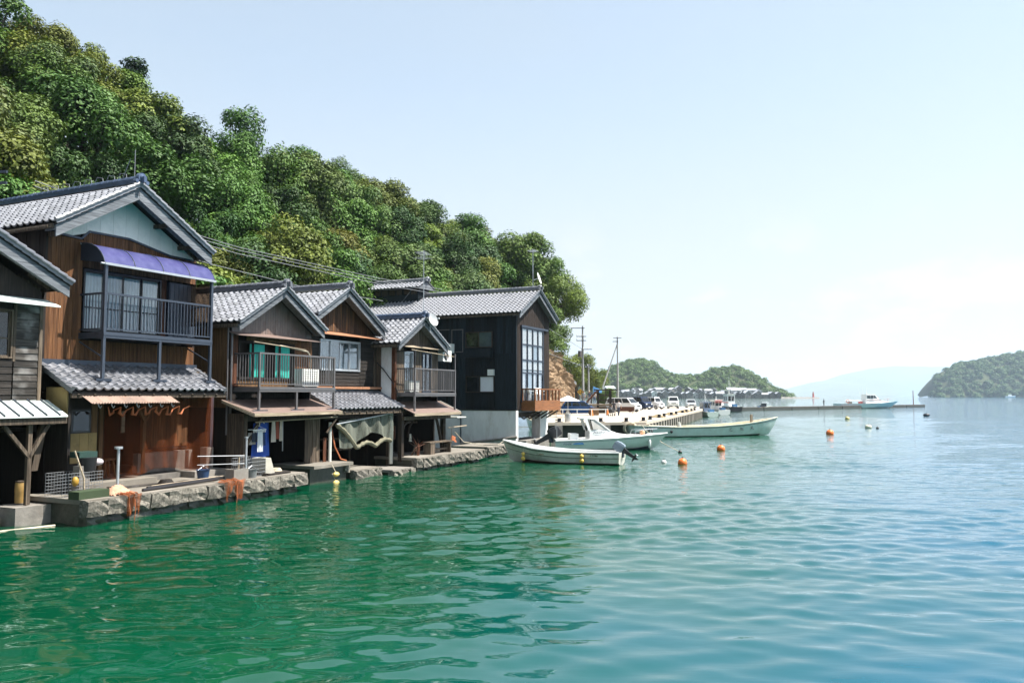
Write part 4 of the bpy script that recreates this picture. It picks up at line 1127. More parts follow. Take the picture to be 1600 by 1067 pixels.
    for k in range(7):
        a = .9 + k * .42; j_ = rnd.uniform(-.06, .06); nb.tube([(a, .85, 3.05), (a + .12 + j_, 1.0, 2.90 - .1 * rnd.random()), (a + .2 + j_, .95, 2.84 + j_), (a + .3, 1.0, 2.95), (a + .42, .85, 3.05)], [.012, .03 + .02 * rnd.random(), .035, .02, .012], 6)
    nb.build('net_swags', M['orange_net'], H.root, smooth=True)
    # wires and a small aerial on the roof
    wr = H.mb()
    for k in range(8):
        vv = 2.3 + k * .55; wr.tube([(uK, vv, zK + .25), (uK + .02, vv + .06, zK + .42), (uK, vv + .3, zK + .47), (uK, vv + .42, zK + .28)], .012, 5)
    wr.build('snow_guard', M['grey_wire'], H.root)
    rod(H, 'aerial', M['grey_wire'], [(uK, 1.95, zK), (uK, 1.95, zK + 1.15)], .014, None, 5)
    rod(H, 'aerial', M['grey_wire'], [(uK - .1, 2.5, zK), (uK - .05, 2.1, zK + .85)], .012, None, 5)
    rod(H, 'lamp', M['steel'], [(2.1, v - .12, 9.25), (2.1, v - .02, 9.3)], [.09, .05])
    H.box('waterproof_box', M['grey_board'], 5.3, 5.72, 2.2, 2.5, 4.05, 4.2)
    rod(H, 'gutter', M['grey_board'], [(uL - .05, 1.9, zE - .13), (uL - .05, 11, zE - .16)], .05)
    return H
house_awning()

# ================================================================== HOUSE WITH THE TURQUOISE CURTAINS
def house_turquoise():
    H = House('house', 'brown gabled house with turquoise curtains behind a grey railed balcony', 8.5, 1.8)
    v = 1.8; uL, uR, zE, uK, zK = 6.15, 10.86, 5.95, 8.5, 7.42
    gable_roof(H, uL, zE, uR, zE, uK, zK, 1.1, 10.5, M['tile'], M['tile_dark'], M['barge'], indivL=lambda c, r: c < 9 + 1.9 * r, barge_h=.24)
    mb = H.mb(); shell(mb, 6.4, 10.8, v, 10.2, 2.6, 5.9, [(6.4, 5.9), (10.8, 5.9), (uK, 7.2)])
    wall = mb.build('wall', M['dark_board'], H.root)
    under = lambda u: (zE - .16 + (u - uL) * (zK - zE) / (uK - uL) if u < uK else zE - .16 + (uR - u) * (zK - zE) / (uR - uK))
    plank_wall(H, wall, 6.45, 10.75, v, lambda u: under(u) - .02, 5.62, .13, M['mauve_metal'], 'gable_strip')
    side_planks(H, wall, 6.4, 1.84, 8, 5.85, .7, .62, M['tan_board'], 'side_board', jit=.003)
    ey = H.mb(); ey.prism([(6.25, 1.25, 5.50), (6.25, v, 5.64), (6.25, v, 5.67), (6.25, 1.25, 5.53)], (4.45, 0, 0))
    ey.build('eyebrow_canopy', M['brown_roof'], H.root)
    plank_wall(H, wall, 6.42, 6.78, v, 5.55, 3.7, .18, M['red_wood'])
    plank_wall(H, wall, 9.75, 10.78, v, 5.55, 3.7, .17, M['brown_board'])
    plank_wall(H, wall, 6.8, 9.75, v, 3.95, 3.6, .17, M['tan_board'])
    lap_boards(H, wall, 7.2, 9.9, v, 5.38, 5.56, .09, M['tan_board'])
    window(H, 6.8, 9.73, v - .02, 3.97, 5.36, 4, M['dark_board'], [(7.48, 8.2, 'teal'), (8.82, 9.62, 'teal')], name='window', pane=None)
    bal = balcony(H, 6.62, 10.73, .6, v - .03, 3.68, 4.90, M['rail_metal'], post_bot=2.84, mids=(8.55,), th=.17)
    for uu in (6.62, 8.55, 10.6): H.mb().box(uu - .35, uu + .35, .5, .68, 2.84, 2.875).build('foot_plate', M['dark_metal'], bal)
    rod(H, 'laundry_pole', M['pale_wood'], [(6.7, .95, 5.28), (9.4, .9, 5.12)], .022)
    rod(H, 'hose', M['rope'], [(8.4, 1.3, 5.25), (9.4, 1.3, 5.16), (9.85, 1.2, 5.08), (10.02, 1.2, 4.9), (10.02, 1.2, 4.3)], .028)
    rod(H, 'downpipe', M['rail_metal'], [(6.36, 1.66, 5.6), (6.36, 1.66, .7)], .042)
    rod(H, 'downpipe', M['rail_metal'], [(6.24, 1.72, 5.85), (6.24, 1.72, 2.0)], .03)
    # brown sheet roof over the boat store
    rf = H.mb(); rf.prism([(6.1, .3, 2.74), (6.1, v + .05, 3.2), (6.1, v + .05, 3.24), (6.1, .3, 2.78)], (4.75, 0, 0))
    sr = rf.build('lower_roof', M['brown_roof'], H.root)
    H.mb().box(6.08, 10.87, .26, .32, 2.66, 2.77).build('fascia', M['pale_wood'], sr)
    H.mb().beam((6.1, .3, 2.70), (6.1, v, 3.17), .04, .1).beam((10.85, .3, 2.70), (10.85, v, 3.17), .04, .1).build('verge_board', M['pale_wood'], sr)
    for k in range(5): H.mb().beam((6.3 + k * 1.1, .34, 2.66), (6.3 + k * 1.1, v, 3.13), .07, .09).build('rafter', M['post_wood'], sr)
    # boat store
    boathouse(H, 6.35, 11.0, 1.75, 8, -.6, 2.95, .5)
    fw_ = H.mb(); fw_.box(6.3, 6.42, .95, 1.75, .6, 2.75); sw = fw_.build('side_wall', M['grey_board'], H.root)
    plank_wall(H, sw, 6.32, 6.95, 1.72, 2.75, .6, .21, M['grey_board'])
    plank_wall(H, sw, 10.1, 10.98, 1.5, 2.75, .5, .2, M['grey_board'], jit=.03)
    H.box('beam', M['post_wood'], 6.3, 11.0, 1.0, 1.14, 2.48, 2.66)
    H.box('post', M['grey_board'], 6.34, 6.46, .95, 1.07, .6, 2.7)
    H.mb().beam((6.4, .98, 1.6), (7.2, .98, 2.6), .1, .1).beam((10.95, 1.1, 1.9), (11.3, .9, 2.45), .07, .07).build('brace', M['grey_board'], H.root)
    rod(H, 'drying_pole', M['pale_wood'], [(6.75, .85, 2.44), (11.3, .85, 2.52)], .024)
    rod(H, 'pvc_post', M['white_old'], [(11.3, 1.2, .65), (11.3, 1.2, 2.3)], .065)
    rod(H, 'orange_hose', M['orange_net'], [(11.45, 1.25, 2.0), (11.55, 1.15, 1.3), (11.75, 1.0, .8), (12.0, .9, .72)], .03)
    H.box('orange_board', M['red_wood'], 11.02, 11.22, 1.3, 1.34, .7, 1.7)
    rod(H, 'hanging_rod', M['steel'], [(9.3, 1.9, 2.6), (9.32, 1.9, 1.25)], .02)
    return H
house_turquoise()

# ================================================================== MIDDLE GABLED HOUSE
def house_middle():
    H = House('house', 'dark lap-board house with streaked gable above a silver tiled lower roof', 13.4, 2.3)
    v = 2.3; uL, zL, uR, zR, uK, zK = 10.92, 6.70, 15.78, 6.28, 13.0, 7.97
    gable_roof(H, uL, zL, uR, zR, uK, zK, 1.6, 10.5, M['tile'], M['tile_dark'], M['barge'], indivL=lambda c, r: c < 10 + 1.5 * r, barge_h=.24)
    mb = H.mb(); shell(mb, 11.02, 15.72, v, 10.2, 2.6, 6.1, [(11.02, 6.1), (15.72, 6.1), (15.5, 6.3), (uK, 7.8), (11.02, 6.55)])
    wall = mb.build('wall', M['dark_board'], H.root)
    under = lambda u: (zL - .16 + (u - uL) * (zK - zL) / (uK - uL) if u < uK else zR - .16 + (uR - u) * (zK - zR) / (uR - uK))
    plank_wall(H, wall, 11.05, 15.6, v, lambda u: under(u) - .02, 6.12, .15, M['streaked'], jit=.02)
    ey = H.mb(); ey.prism([(11.4, 1.75, 5.92), (11.4, v, 6.08), (11.4, v, 6.11), (11.4, 1.75, 5.95)], (4.35, 0, 0))
    ey.build('eyebrow_canopy', M['copper'], H.root)
    lap_boards(H, wall, 11.05, 11.85, v, 3.8, 6.05, .17, M['dark_lap'])
    lap_boards(H, wall, 14.68, 15.72, v, 3.8, 6.05, .17, M['dark_lap'])
    lap_boards(H, wall, 11.87, 14.66, v, 3.8, 4.42, .17, M['dark_lap'])
    H.box('corner_post', M['grey_board'], 15.70, 15.82, v - .07, v + .06, 3.7, 6.1, wall)
    window(H, 11.88, 14.64, v - .03, 4.44, 5.76, 4, M['steel'], [(11.93, 12.58, 'curtain'), (12.65, 13.25, 'curtain_blue'), (13.3, 13.9, 'curtain_blue'), (13.95, 14.6, 'curtain')], name='window', fw=.05)
    H.box('ledge', M['copper'], 11.1, 15.95, 1.95, v - .01, 3.66, 3.76, wall)
    lr = shed_tiles(H, 'lower_roof', 10.98, 16.05, .72, 2.80, v - .03, 3.55, M['tile'])
    H.box('flashing', M['tile_dark'], 11.0, 15.95, v - .12, v, 3.52, 3.62, lr)
    boathouse(H, 11.05, 15.85, 2.6, 8, -.8, 2.95, .15)
    H.box('beam', M['post_wood'], 11.0, 15.9, 1.2, 1.34, 2.42, 2.6)
    rod(H, 'pvc_post', M['white_old'], [(15.62, 1.2, .3), (15.62, 1.2, 2.62)], .09)
    H.box('wrap', M['red_wood'], 15.72, 15.76, 1.05, 1.35, 1.4, 2.0)
    H.box('post', M['grey_board'], 15.74, 15.9, 1.4, 1.56, .2, 2.7)
    rod(H, 'pole', M['steel'], [(11.4, .95, 2.22), (13.4, .95, 2.40), (15.1, .9, 2.58)], .03)
    nt = H.mb(); nt.grid(lambda a, b: Vector((11.7 + 3.75 * a, 1.02 + .07 * math.sin(a * 23 + b * 2), 2.36 + .2 * a - (1 - b) * (.95 + .25 * math.sin(a * 7 + .6) - .35 * (a > .0) * (1 - min(1, abs(a - .25) * 4)) * 0))), 60, 12)
    nt.build('net_sheet', M['grey_veil'], H.root, smooth=True)
    ro = H.mb(); ro.tube([(11.4 + 3.9 * t, .98, 2.2 - 1.15 * math.sin(min(1, t * 2.2) * 1.57) + .22 * abs(math.sin(t * 9)) + .2 * t) for t in [k / 26 for k in range(27)]], [.06 + .05 * abs(math.sin(k * 1.7)) for k in range(27)], 7)
    ro.build('rolled_net', plain('khaki_net', (.16, .15, .10), rough=.9, var=.35, scale=8), H.root, smooth=True)
    sh = H.mb(); sh.box(13.5, 15.4, 3.2, 3.7, .9, .98); sh.box(13.6, 15.3, 3.25, 3.6, 1.4, 1.46)
    for a in (13.55, 15.3): sh.box(a, a + .06, 3.25, 3.31, .1, 1.45)
    sh.build('work_shelf', M['grey_board'], H.root)
    return H
house_middle()

# ================================================================== HOUSE WITH THE SATELLITE DISH
def house_dish():
    H = House('house', 'small gabled house with satellite dish on its roof and narrow railed balcony', 18.2, 1.3)
    v = 1.3; uL, uR, zE, uK, zK = 15.5, 19.95, 5.74, 17.65, 7.06
    gable_roof(H, uL, zE, uR, zE, uK, zK, .7, 9.5, M['tile'], M['tile_blue'], M['barge'], indivL=lambda c, r: c < 6 + 1.7 * r, barge_h=.24)
    mb = H.mb(); shell(mb, 15.98, 19.85, v, 9.2, 2.6, 5.65, [(15.98, 5.65), (19.85, 5.65), (uK, 6.85)])
    wall = mb.build('wall', M['dark_board'], H.root)
    under = lambda u: (zE - .16 + (u - uL) * (zK - zE) / (uK - uL) if u < uK else zE - .16 + (uR - u) * (zK - zE) / (uR - uK))
    plank_wall(H, wall, 15.98, 19.82, v, lambda u: under(u) - .02, 5.7, .16, M['grey_board'])
    ey = H.mb(); ey.prism([(16.2, .85, 5.62), (16.2, v, 5.74), (16.2, v, 5.77), (16.2, .85, 5.65)], (3.95, 0, 0)); ey.build('eyebrow_canopy', M['pale_wood'], H.root)
    H.box('side_panel', M['white_plaster'], 15.94, 15.98, 1.42, 2.0, 2.95, 5.6, wall)
    H.box('side_panel', M['grey_board'], 15.945, 15.98, 2.02, 2.6, 2.95, 5.6, wall)
    H.box('corner_post', M['red_wood'], 15.9, 16.05, 1.22, 1.40, 2.85, 5.6, wall)
    plank_wall(H, wall, 16.06, 16.72, v, 5.6, 3.3, .13, M['grey_board'])
    plank_wall(H, wall, 17.5, 18.3, v, 5.6, 3.3, .13, M['grey_board'])
    plank_wall(H, wall, 19.15, 19.82, v, 5.6, 3.3, .13, M['grey_board'])
    window(H, 16.74, 17.48, v - .02, 3.5, 5.45, 1, M['steel'], [(16.8, 17.44, 'curtain')], name='glass_door')
    window(H, 18.32, 19.14, v - .02, 3.5, 5.45, 2, M['dark_metal'], [(18.36, 18.9, 'curtain')], name='glass_door')
    bal = balcony(H, 16.15, 19.82, .3, v - .03, 3.5, 4.64, M['rail_metal'], post_bot=2.62, th=.16, step=.1)
    H.put('frame_post', boxmesh('frame_post', .05, .05, .8, M['black_metal']), bal, 16.125, .275, 4.64)
    H.put('frame_post', boxmesh('frame_post', .05, .05, .8, M['rail_metal']), bal, 19.8, .275, 4.64)
    H.put('frame_rail', boxmesh('frame_rail', .05, .95, .05, M['black_metal']), bal, 16.125, .32, 5.39)
    rod(H, 'laundry_pole', M['pale_wood'], [(16.1, .45, 5.47), (19.95, .4, 5.30)], .02)
    rod(H, 'cable', M['wire'], [(15.88, 2.2, 4.9), (15.86, 1.8, 4.55), (15.86, 1.4, 4.1), (16.0, 1.15, 3.6), (16.05, 1.1, 3.3)], .025)
    rf = H.mb(); rf.prism([(15.82, .1, 2.54), (15.82, v + .05, 3.06), (15.82, v + .05, 3.10), (15.82, .1, 2.58)], (4.2, 0, 0))
    sr = rf.build('lower_roof', M['brown_roof'], H.root)
    H.mb().box(15.8, 20.04, .05, .12, 2.44, 2.57).build('fascia', M['pale_wood'], sr)
    H.mb().beam((20.03, .1, 2.55), (20.03, v, 3.07), .04, .1).build('verge_board', M['white_old'], sr)
    boathouse(H, 15.95, 19.9, 1.5, 8, -.6, 2.8, .5)
    H.box('post', M['post_wood'], 15.72, 15.92, .7, .9, .4, 2.6); H.box('post', M['post_wood'], 19.5, 19.72, .75, .95, .5, 2.5)
    H.box('beam', M['grey_board'], 15.75, 19.95, .6, .74, 2.25, 2.42)
    br = H.mb(); br.tube([(15.85, .8, 1.5), (16.0, .78, 2.0), (16.5, .75, 2.3), (16.9, .7, 2.38)], [.06, .07, .07, .06], 7); br.tube([(19.6, .85, .55), (19.4, .85, 1.2), (19.15, .85, 1.9), (18.9, .85, 2.4)], [.09, .08, .08, .07], 7)
    br.tube([(17.6, 1.6, 1.4), (17.75, 1.6, 1.9), (18.2, 1.6, 2.3)], [.05, .06, .05], 6)
    br.build('natural_brace', M['post_wood'], H.root, smooth=True)
    rod(H, 'white_float_rope', M['white_old'], [(16.75, .9, 1.6), (16.75, .9, 1.25)], [.04, .07])
    H.box('inner_board', M['grey_board'], 17.9, 19.4, 2.2, 2.25, 2.0, 2.1)
    # dish and aerial mast
    dm = H.mb(); c = Vector((18.05, .55, 6.98)); ax = Vector((-.25, -.9, .35)).normalized(); s = ax.cross(Vector((0, 0, 1))).normalized(); t = s.cross(ax)
    rings = [[c + (s * math.cos(a * .3927) * .29 * k + t * math.sin(a * .3927) * .33 * k) + ax * (.09 * k * k) for a in range(16)] for k in (.05, .4, .75, 1.0)]
    dm.loft(rings, True, False); dm.tube([c + ax * .0 - t * .38, c + ax * .42 - t * .08], .015, 5); dm.box(*[q for ab in zip(c + ax * .42 - t * .08 - Vector((.04, .05, .04)), c + ax * .42 - t * .08 + Vector((.04, .05, .04))) for q in ab])
    dm.tube([c - ax * .02, c - ax * .15, c - ax * .15 - Vector((0, 0, .4))], .025, 6)
    dm.build('satellite_dish', plain('grey_dish', (.42, .43, .44), rough=.5), H.root, smooth=True)
    ms = H.mb(); ms.tube([(17.75, .85, 7.0), (17.72, .85, 10.35)], [.022, .016], 6)
    mo = ms.build('aerial_mast', M['steel'], H.root)
    ya = H.mb(); ya.tube([(17.2, .7, 10.2), (18.3, 1.0, 10.25)], .012, 5)
    for k in range(8): ya.tube([(17.25 + k * .14, .45 + k * .04, 10.2), (17.25 + k * .14, 1.05 + k * .04, 10.2)], .007, 4)
    ya.tube([(17.3, .8, 9.95), (18.1, .9, 9.98)], .01, 4)
    for k in range(4): ya.tube([(17.35 + k * .2, .5, 9.96), (17.35 + k * .2, 1.2, 9.96)], .007, 4)
    ya.build('aerial', M['steel'], mo)
    rod(H, 'guy_wire', M['grey_wire'], [(17.73, .85, 9.2), (16.7, 2.5, 6.6)], .006, mo, 4)
    H.box('small_canopy', M['white_old'], 20.1, 21.0, .3, 1.2, 2.26, 2.31)
    rod(H, 'rail_pole', M['pale_wood'], [(19.7, .6, 1.78), (23.9, 1.9, 1.72)], .03)
    return H
house_dish()

# ================================================================== BLACK HOUSE
def house_black():
    H = House('house', 'black charred-board house with tall gridded window and white plaster base', 31.9, 1.5)
    v, uA, uB = 1.5, 29.4, 34.6; uL, zL, uR, zR, uK, zK = 29.0, 8.42, 35.0, 8.42, 32.0, 10.12
    vB = 17.5
    roof, _ = gable_roof(H, uL, zL, uR, zR, uK, zK, 1.0, vB, M['tile'], M['tile'], M['barge'], barge_h=.26)
    mb = H.mb(); mb.box(uA, uB, v, vB - .4, 2.5, 8.35); mb.prism([(uA, v, 8.35), (uB, v, 8.35), (uK, v, 9.85)], (0, vB - 2, 0))
    wall = mb.build('wall', M['black_board'], H.root)
    # charred upright boards, joined: too fine to pick apart at this distance
    bd = H.mb(); vv = v
    while vv < 13.5:
        w_ = rnd.uniform(.15, .21)
        top = 8.3; o = rnd.uniform(.012, .03)
        bd.box(uA - o, uA + .01, vv, vv + w_ - .012, 2.5, top); vv += w_
    tag(bd.build('cladding', M['black_board'], wall), kind='stuff')
    bd = H.mb(); uu = uA
    under = lambda u: (zL - .16 + (u - uL) * (zK - zL) / (uK - uL) if u < uK else zR - .16 + (uR - u) * (zK - zR) / (uR - uK))
    while uu < uB - .05:
        w_ = rnd.uniform(.15, .21); e = min(uu + w_ - .012, uB); o = rnd.uniform(.012, .03)
        zlo = 7.62 if (uu > 30.0 and e < 33.6) else 2.5
        bd.prism([(uu, v - o, zlo), (e, v - o, zlo), (e, v - o, under(e) - .02), (uu, v - o, under(uu) - .02)], (0, o + .01, 0)); uu += w_
    gm = wood('brown_black_gable', (.05, .028, .017), (.022, .014, .01), objvar=.3)
    tag(bd.build('gable_cladding', gm, wall), kind='stuff')
    H.box('corner_post', M['black_board'], uA - .06, uA + .06, v - .06, v + .06, 2.5, 8.35, wall)
    H.box('paler_boards', M['black_board'], uA - .045, uA, 1.6, 2.8, 2.55, 5.95, wall)
    H.box('belt', M['black'], uA - .06, uA, v, 8, 2.44, 2.52, wall)
    # side windows
    def side_window(v0, v1, z0, z1, white_half):
        m2 = H.mb(); f = .05
        m2.box(uA - .1, uA, v0, v1, z1 - f, z1); m2.box(uA - .12, uA, v0, v1, z0, z0 + f); m2.box(uA - .1, uA, v0, v0 + f, z0 + f, z1 - f); m2.box(uA - .1, uA, v1 - f, v1, z0 + f, z1 - f)
        vm_ = (v0 + v1) / 2; m2.box(uA - .09, uA, vm_ - .03, vm_ + .03, z0 + f, z1 - f)
        wo = m2.build('window', M['post_wood'], H.root)
        H.box('pane', M['glass_dark'], uA - .06, uA - .04, vm_ + .03, v1 - f, z0 + f, z1 - f, wo)
        H.box('pane', white_half, uA - .06, uA - .04, v0 + f, vm_ - .03, z0 + f, z1 - f, wo)
    side_window(3.09, 5.0, 6.36, 7.36, M['glass'])
    side_window(2.95, 4.95, 3.56, 4.58, plain('paper_screen', (.62, .63, .66), rough=.8, var=.05))
    pb = H.box('window_box', M['black_board'], uA - .28, uA, 3.09, 5.0, 5.72, 6.30)
    for k in range(9): H.box('plank', M['black_board'], uA - .30, uA - .285, 3.1 + k * .211, 3.29 + k * .211, 5.74, 6.28, pb)
    H.box('vent_box', M['ac_white'], uA - .2, uA, 2.96, 3.36, 4.6, 4.98)
    H.mb().box(uA - .05, uA, 5.19, 5.24, 6.1, 7.57).box(uA - .05, uA, 5.99, 6.04, 6.1, 7.57).box(uA - .05, uA, 5.24, 5.99, 7.52, 7.57).box(uA - .05, uA, 5.24, 5.99, 6.1, 6.15).build('shutter_frame', M['rail_metal'], H.root)
    H.box('upper_frame', M['rail_metal'], uA - .05, uA, 6.2, 7.2, 7.54, 7.59)
    # gridded window wall on the gable
    u0, u1, z0, z1 = 30.15, 33.45, 3.0, 7.58
    cols = 4; rows = [3.0, 4.78, 5.58, 6.55, 7.58]
    g = H.mb(); pu = (u1 - u0) / cols
    for k in range(cols + 1): g.box(u0 + k * pu - .04, u0 + k * pu + .04, v - .10, v + .02, z0, z1)
    for z in rows: g.box(u0 - .04, u1 + .04, v - .085, v + .02, z - .05, z + .05)
    g.box(u0, u1, v - .07, v + .02, 4.95, 4.99); g.box(u0 - .15, u1 + .7, v - .14, v + .02, 7.62, 7.74)
    gw = g.build('window_wall', M['dark_metal'], H.root)
    H.box('room_backdrop', M['dark_board'], u0, u1, v - .012, v - .004, z0, z1, gw)  # thin dark sheet painted for the gloom behind the panes
    wc = plain('white_blind', (.86, .86, .86), rough=.8, var=.05)
    for k in range(cols):
        for j in range(4):
            a, b = rows[j] + .05, rows[j + 1] - .05
            H.put('pane', boxmesh('pane', pu - .08, .006, b - a, M['pane_sky']), gw, u0 + k * pu + .04, v - .05, a)
            if (j > 0 or k in (0, 2, 3)) and (k, j) != (2, 2): H.put('blind', boxmesh('blind', pu - (.08 if j else .35), .004, b - a, wc), gw, u0 + k * pu + .04, v - .028, a)
            else: H.put('blind', boxmesh('blind', pu - .08, .004, b - a, M['curtain_blue']), gw, u0 + k * pu + .04, v - .028, a)
    # wooden deck
    dk = H.mb(); dk.box(30.2, 34.2, .62, v - .03, 2.95, 3.02)
    dko = dk.build('deck', M['deck_wood'], H.root)
    for (a, b, c, d) in ((30.16, 34.24, .55, .61),): H.box('fascia', M['deck_wood'], a, b, c, d, 2.42, 3.06, dko)
    H.box('fascia', M['deck_wood'], 30.14, 30.2, .61, v - .03, 2.42, 3.06, dko); H.box('fascia', M['deck_wood'], 34.2, 34.26, .61, v - .03, 2.42, 3.06, dko)
    for k in range(8): H.box('post', M['deck_wood'], 30.2 + k * .56, 30.29 + k * .56, .56, .65, 3.06, 3.72, dko)
    H.box('post', M['deck_wood'], 30.14, 30.23, 1.38, 1.47, 3.06, 3.72, dko)
    H.box('handrail', M['deck_wood'], 30.1, 34.32, .52, .68, 3.72, 3.80, dko); H.box('handrail', M['deck_wood'], 30.1, 30.26, .68, v - .03, 3.72, 3.80, dko)
    for k in range(5): H.mb().beam((30.5 + .9 * k, .65, 2.4), (30.5 + .9 * k, v, 1.9), .08, .08).build('strut', M['post_wood'], dko)
    # white base with the boat opening, pillar and wet ramp
    bs = H.mb(); bs.box(uA - .03, 29.7, v - .02, 9, -.6, 2.44); bs.box(33.0, 34.3, v - .02, 9, -.6, 2.3); bs.box(29.7, 33.0, 5.5, 5.7, -.6, 2.44); bs.box(29.7, 33.0, v + .2, 5.5, 2.3, 2.44)
    bs.build('base_wall', M['white_plaster'], H.root)
    H.box('lintel', M['post_wood'], 29.72, 33.0, v - .05, v + .15, 2.05, 2.3)
    H.box('ramp', M['concrete'], 29.6, 33.2, v - .6, 5.5, -.3, .62)
    ow = H.box('glass_front', M['dark_metal'], 29.72, 32.3, v + .25, v + .3, .7, 2.04)
    H.box('pane', clear_glass('blue_boat_store_pane', (.35, .55, .62), 6.0), 29.78, 32.2, v + .2, v + .24, .76, 2.0, ow)
    rod(H, 'downpipe', M['dark_metal'], [(uA - .1, 5.3, 2.4), (uA - .1, 5.3, .2)], .04)
    rod(H, 'ledge_board', M['concrete'], [(uA - .25, 5.2, .35), (uA - .25, v - .2, .85)], .09)
    # raised smoke-vent roof on the ridge
    cu = H.mb(); cu.box(31.3, 32.7, 9.8, 13.5, 9.6, 10.72); co = cu.build('vent_turret', M['black_board'], H.root)
    for k in range(6): H.box('louvre', M['post_wood'], 31.27, 31.3, 9.9 + k * .6, 10.35 + k * .6, 10.3, 10.68, co)
    for (ue, side) in ((31.0, 0), (33.0, 1)):
        b = Vector((32.0 - ue, 0, .5)).normalized()
        if side == 0: lay_tiles(H, co, (ue, 9.5 + 15 * .29, 10.72), (0, -1, 0), b, 15, 4, M['tile'], lambda c, r: False)
        else: lay_tiles(H, co, (ue, 9.5, 10.72), (0, 1, 0), b, 15, 4, M['tile'], lambda c, r: False)
    H.mb().prism([(31.0, 9.55, 10.68), (33.0, 9.55, 10.68), (32, 9.55, 11.18)], (0, 4.2, 0)).build('turret_gable', M['barge'], co)
    ridge_line(H, co, (32, 9.5, 11.22), (32, 13.9, 11.22), M['tile'])
    # aerial mast and dish at the gable end
    ms = H.mb(); ms.tube([(32.2, 1.6, 10.1), (32.2, 1.6, 12.9)], [.03, .02], 6); mo = ms.build('aerial_mast', M['steel'], H.root)
    ya = H.mb()
    for k in range(5): ya.tube([(31.9 + k * .14, 1.3, 12.75), (31.9 + k * .14, 1.9, 12.75)], .012, 4)
    ya.tube([(31.8, 1.6, 12.75), (32.6, 1.6, 12.75)], .014, 4); ya.build('aerial', M['steel'], mo)
    c = Vector((32.35, 1.3, 10.95)); ax = Vector((.15, -.95, .3)).normalized(); s = ax.cross(Vector((0, 0, 1))).normalized(); t = s.cross(ax)
    dm = H.mb(); dm.loft([[c + (s * math.cos(a * .3927) * .3 * k + t * math.sin(a * .3927) * .4 * k) + ax * (.09 * k * k) for a in range(16)] for k in (.05, .4, .75, 1.0)], True, False)
    dm.tube([c, c + Vector((-.15, .25, -.1))], .03, 6); dm.build('satellite_dish', M['ac_white'], mo, smooth=True)
    return H
house_black()
# ================================================================== STONE LANDINGS
def rough_stone_mesh(w, d, h, seed, mat):
    bm = bmesh.new(); bmesh.ops.create_cube(bm, size=1.0)
    bmesh.ops.subdivide_edges(bm, edges=bm.edges, cuts=2, use_grid_fill=True)
    r = random.Random(seed)
    for vv in bm.verts:
        vv.co = Vector((vv.co.x * w, vv.co.y * d, vv.co.z * h)) + Vector((r.uniform(-1, 1) * .022, r.uniform(-1, 1) * .05, r.uniform(-1, 1) * .022))
        for ax, s in ((0, w), (2, h)):
            if abs(vv.co[ax]) > s * .42 and abs(vv.co.y) > d * .4: vv.co.y *= .93
    me = bpy.data.meshes.new('stone'); bm.to_mesh(me); bm.free(); me.materials.append(mat)
    return me
STONES = [rough_stone_mesh(w, .34, .40, 10 + i, M['stone']) for i, w in enumerate((.55, .68, .82, .62, .74))]
STW = (.55, .68, .82, .62, .74)
WETS = [rough_stone_mesh(w, .5, .36, 30 + i, M['wet_stone']) for i, w in enumerate(STW)]
def landing(name, label, u0, u1, v0, v1, zt, stones=True, zb=-1.0, end_stones=False, slab_mat=None):
    """quay block: wet core, slab on top, a course of rough stones along the water"""
    H = House(name, label, (u0 + u1) / 2, (v0 + v1) / 2, 0, 'landing')
    core = H.mb().box(u0 + .12, u1 - .12, v0 + .38, v1, zb, zt - .12).build('core', M['wet_stone'], H.root)
    H.mb().box(u0 + .02, u1 - .02, v0 + .10, v1, zt - .12, zt).build('slab', slab_mat or M['pale_concrete'], H.root)
    if stones:
        uu = u0
        k = rnd.randrange(5)
        while uu < u1 - .25:
            k = (k + 1 + rnd.randrange(2)) % 5; w = STW[k]; s = min(1.0, (u1 - uu) / w)
            H.put('stone', STONES[k], None, uu + w * s / 2, v0 + .17 + rnd.uniform(-.03, .03), zt - .23 + rnd.uniform(-.015, .0), (0, 0, rnd.choice((0, math.pi))), (s * .97, 1, 1))
            uu += w * s
        for row in range(2):
            uu = u0 + .1
            while uu < u1 - .3:
                k = rnd.randrange(5); w = STW[k]
                if uu + w > u1: break
                H.put('wet_stone', WETS[k], None, uu + w / 2, v0 + .42 + rnd.uniform(-.05, .05), zt - .60 - .36 * row, (0, 0, rnd.choice((0, math.pi))))
                uu += w
    if end_stones:
        vv = v0 + .3
        while vv < v1 - .3:
            k = rnd.randrange(5); H.put('stone', STONES[k], None, u1 - .1, vv + STW[k] / 2, zt - .23, (0, 0, R(90))); vv += STW[k]
    return H
landing('stone_landing', 'long rough stone landing in front of the blue-awning house', -.65, 7.95, -.5, 2.3, .66)
landing('stone_block', 'tall dark stone block with yellow floats between two boathouses', 9.3, 11.75, .25, 2.6, .72, stones=False, end_stones=True)
landing('stone_slab', 'low flat stone slab at the mouth of the middle boathouse', 11.85, 13.75, .3, 1.9, .36)
landing('stone_slab', 'dark thin slab almost awash left of the bench landing', 14.0, 15.7, -.1, 1.6, .2, slab_mat=M['concrete'])
landing('stone_landing', 'pale stone landing with the bench below the satellite-dish house', 15.7, 22.3, -.2, 2.2, .6)
landing('stone_landing', 'short stone landing in front of the white plaster base', 24.0, 27.2, .55, 2.9, .58, end_stones=True)

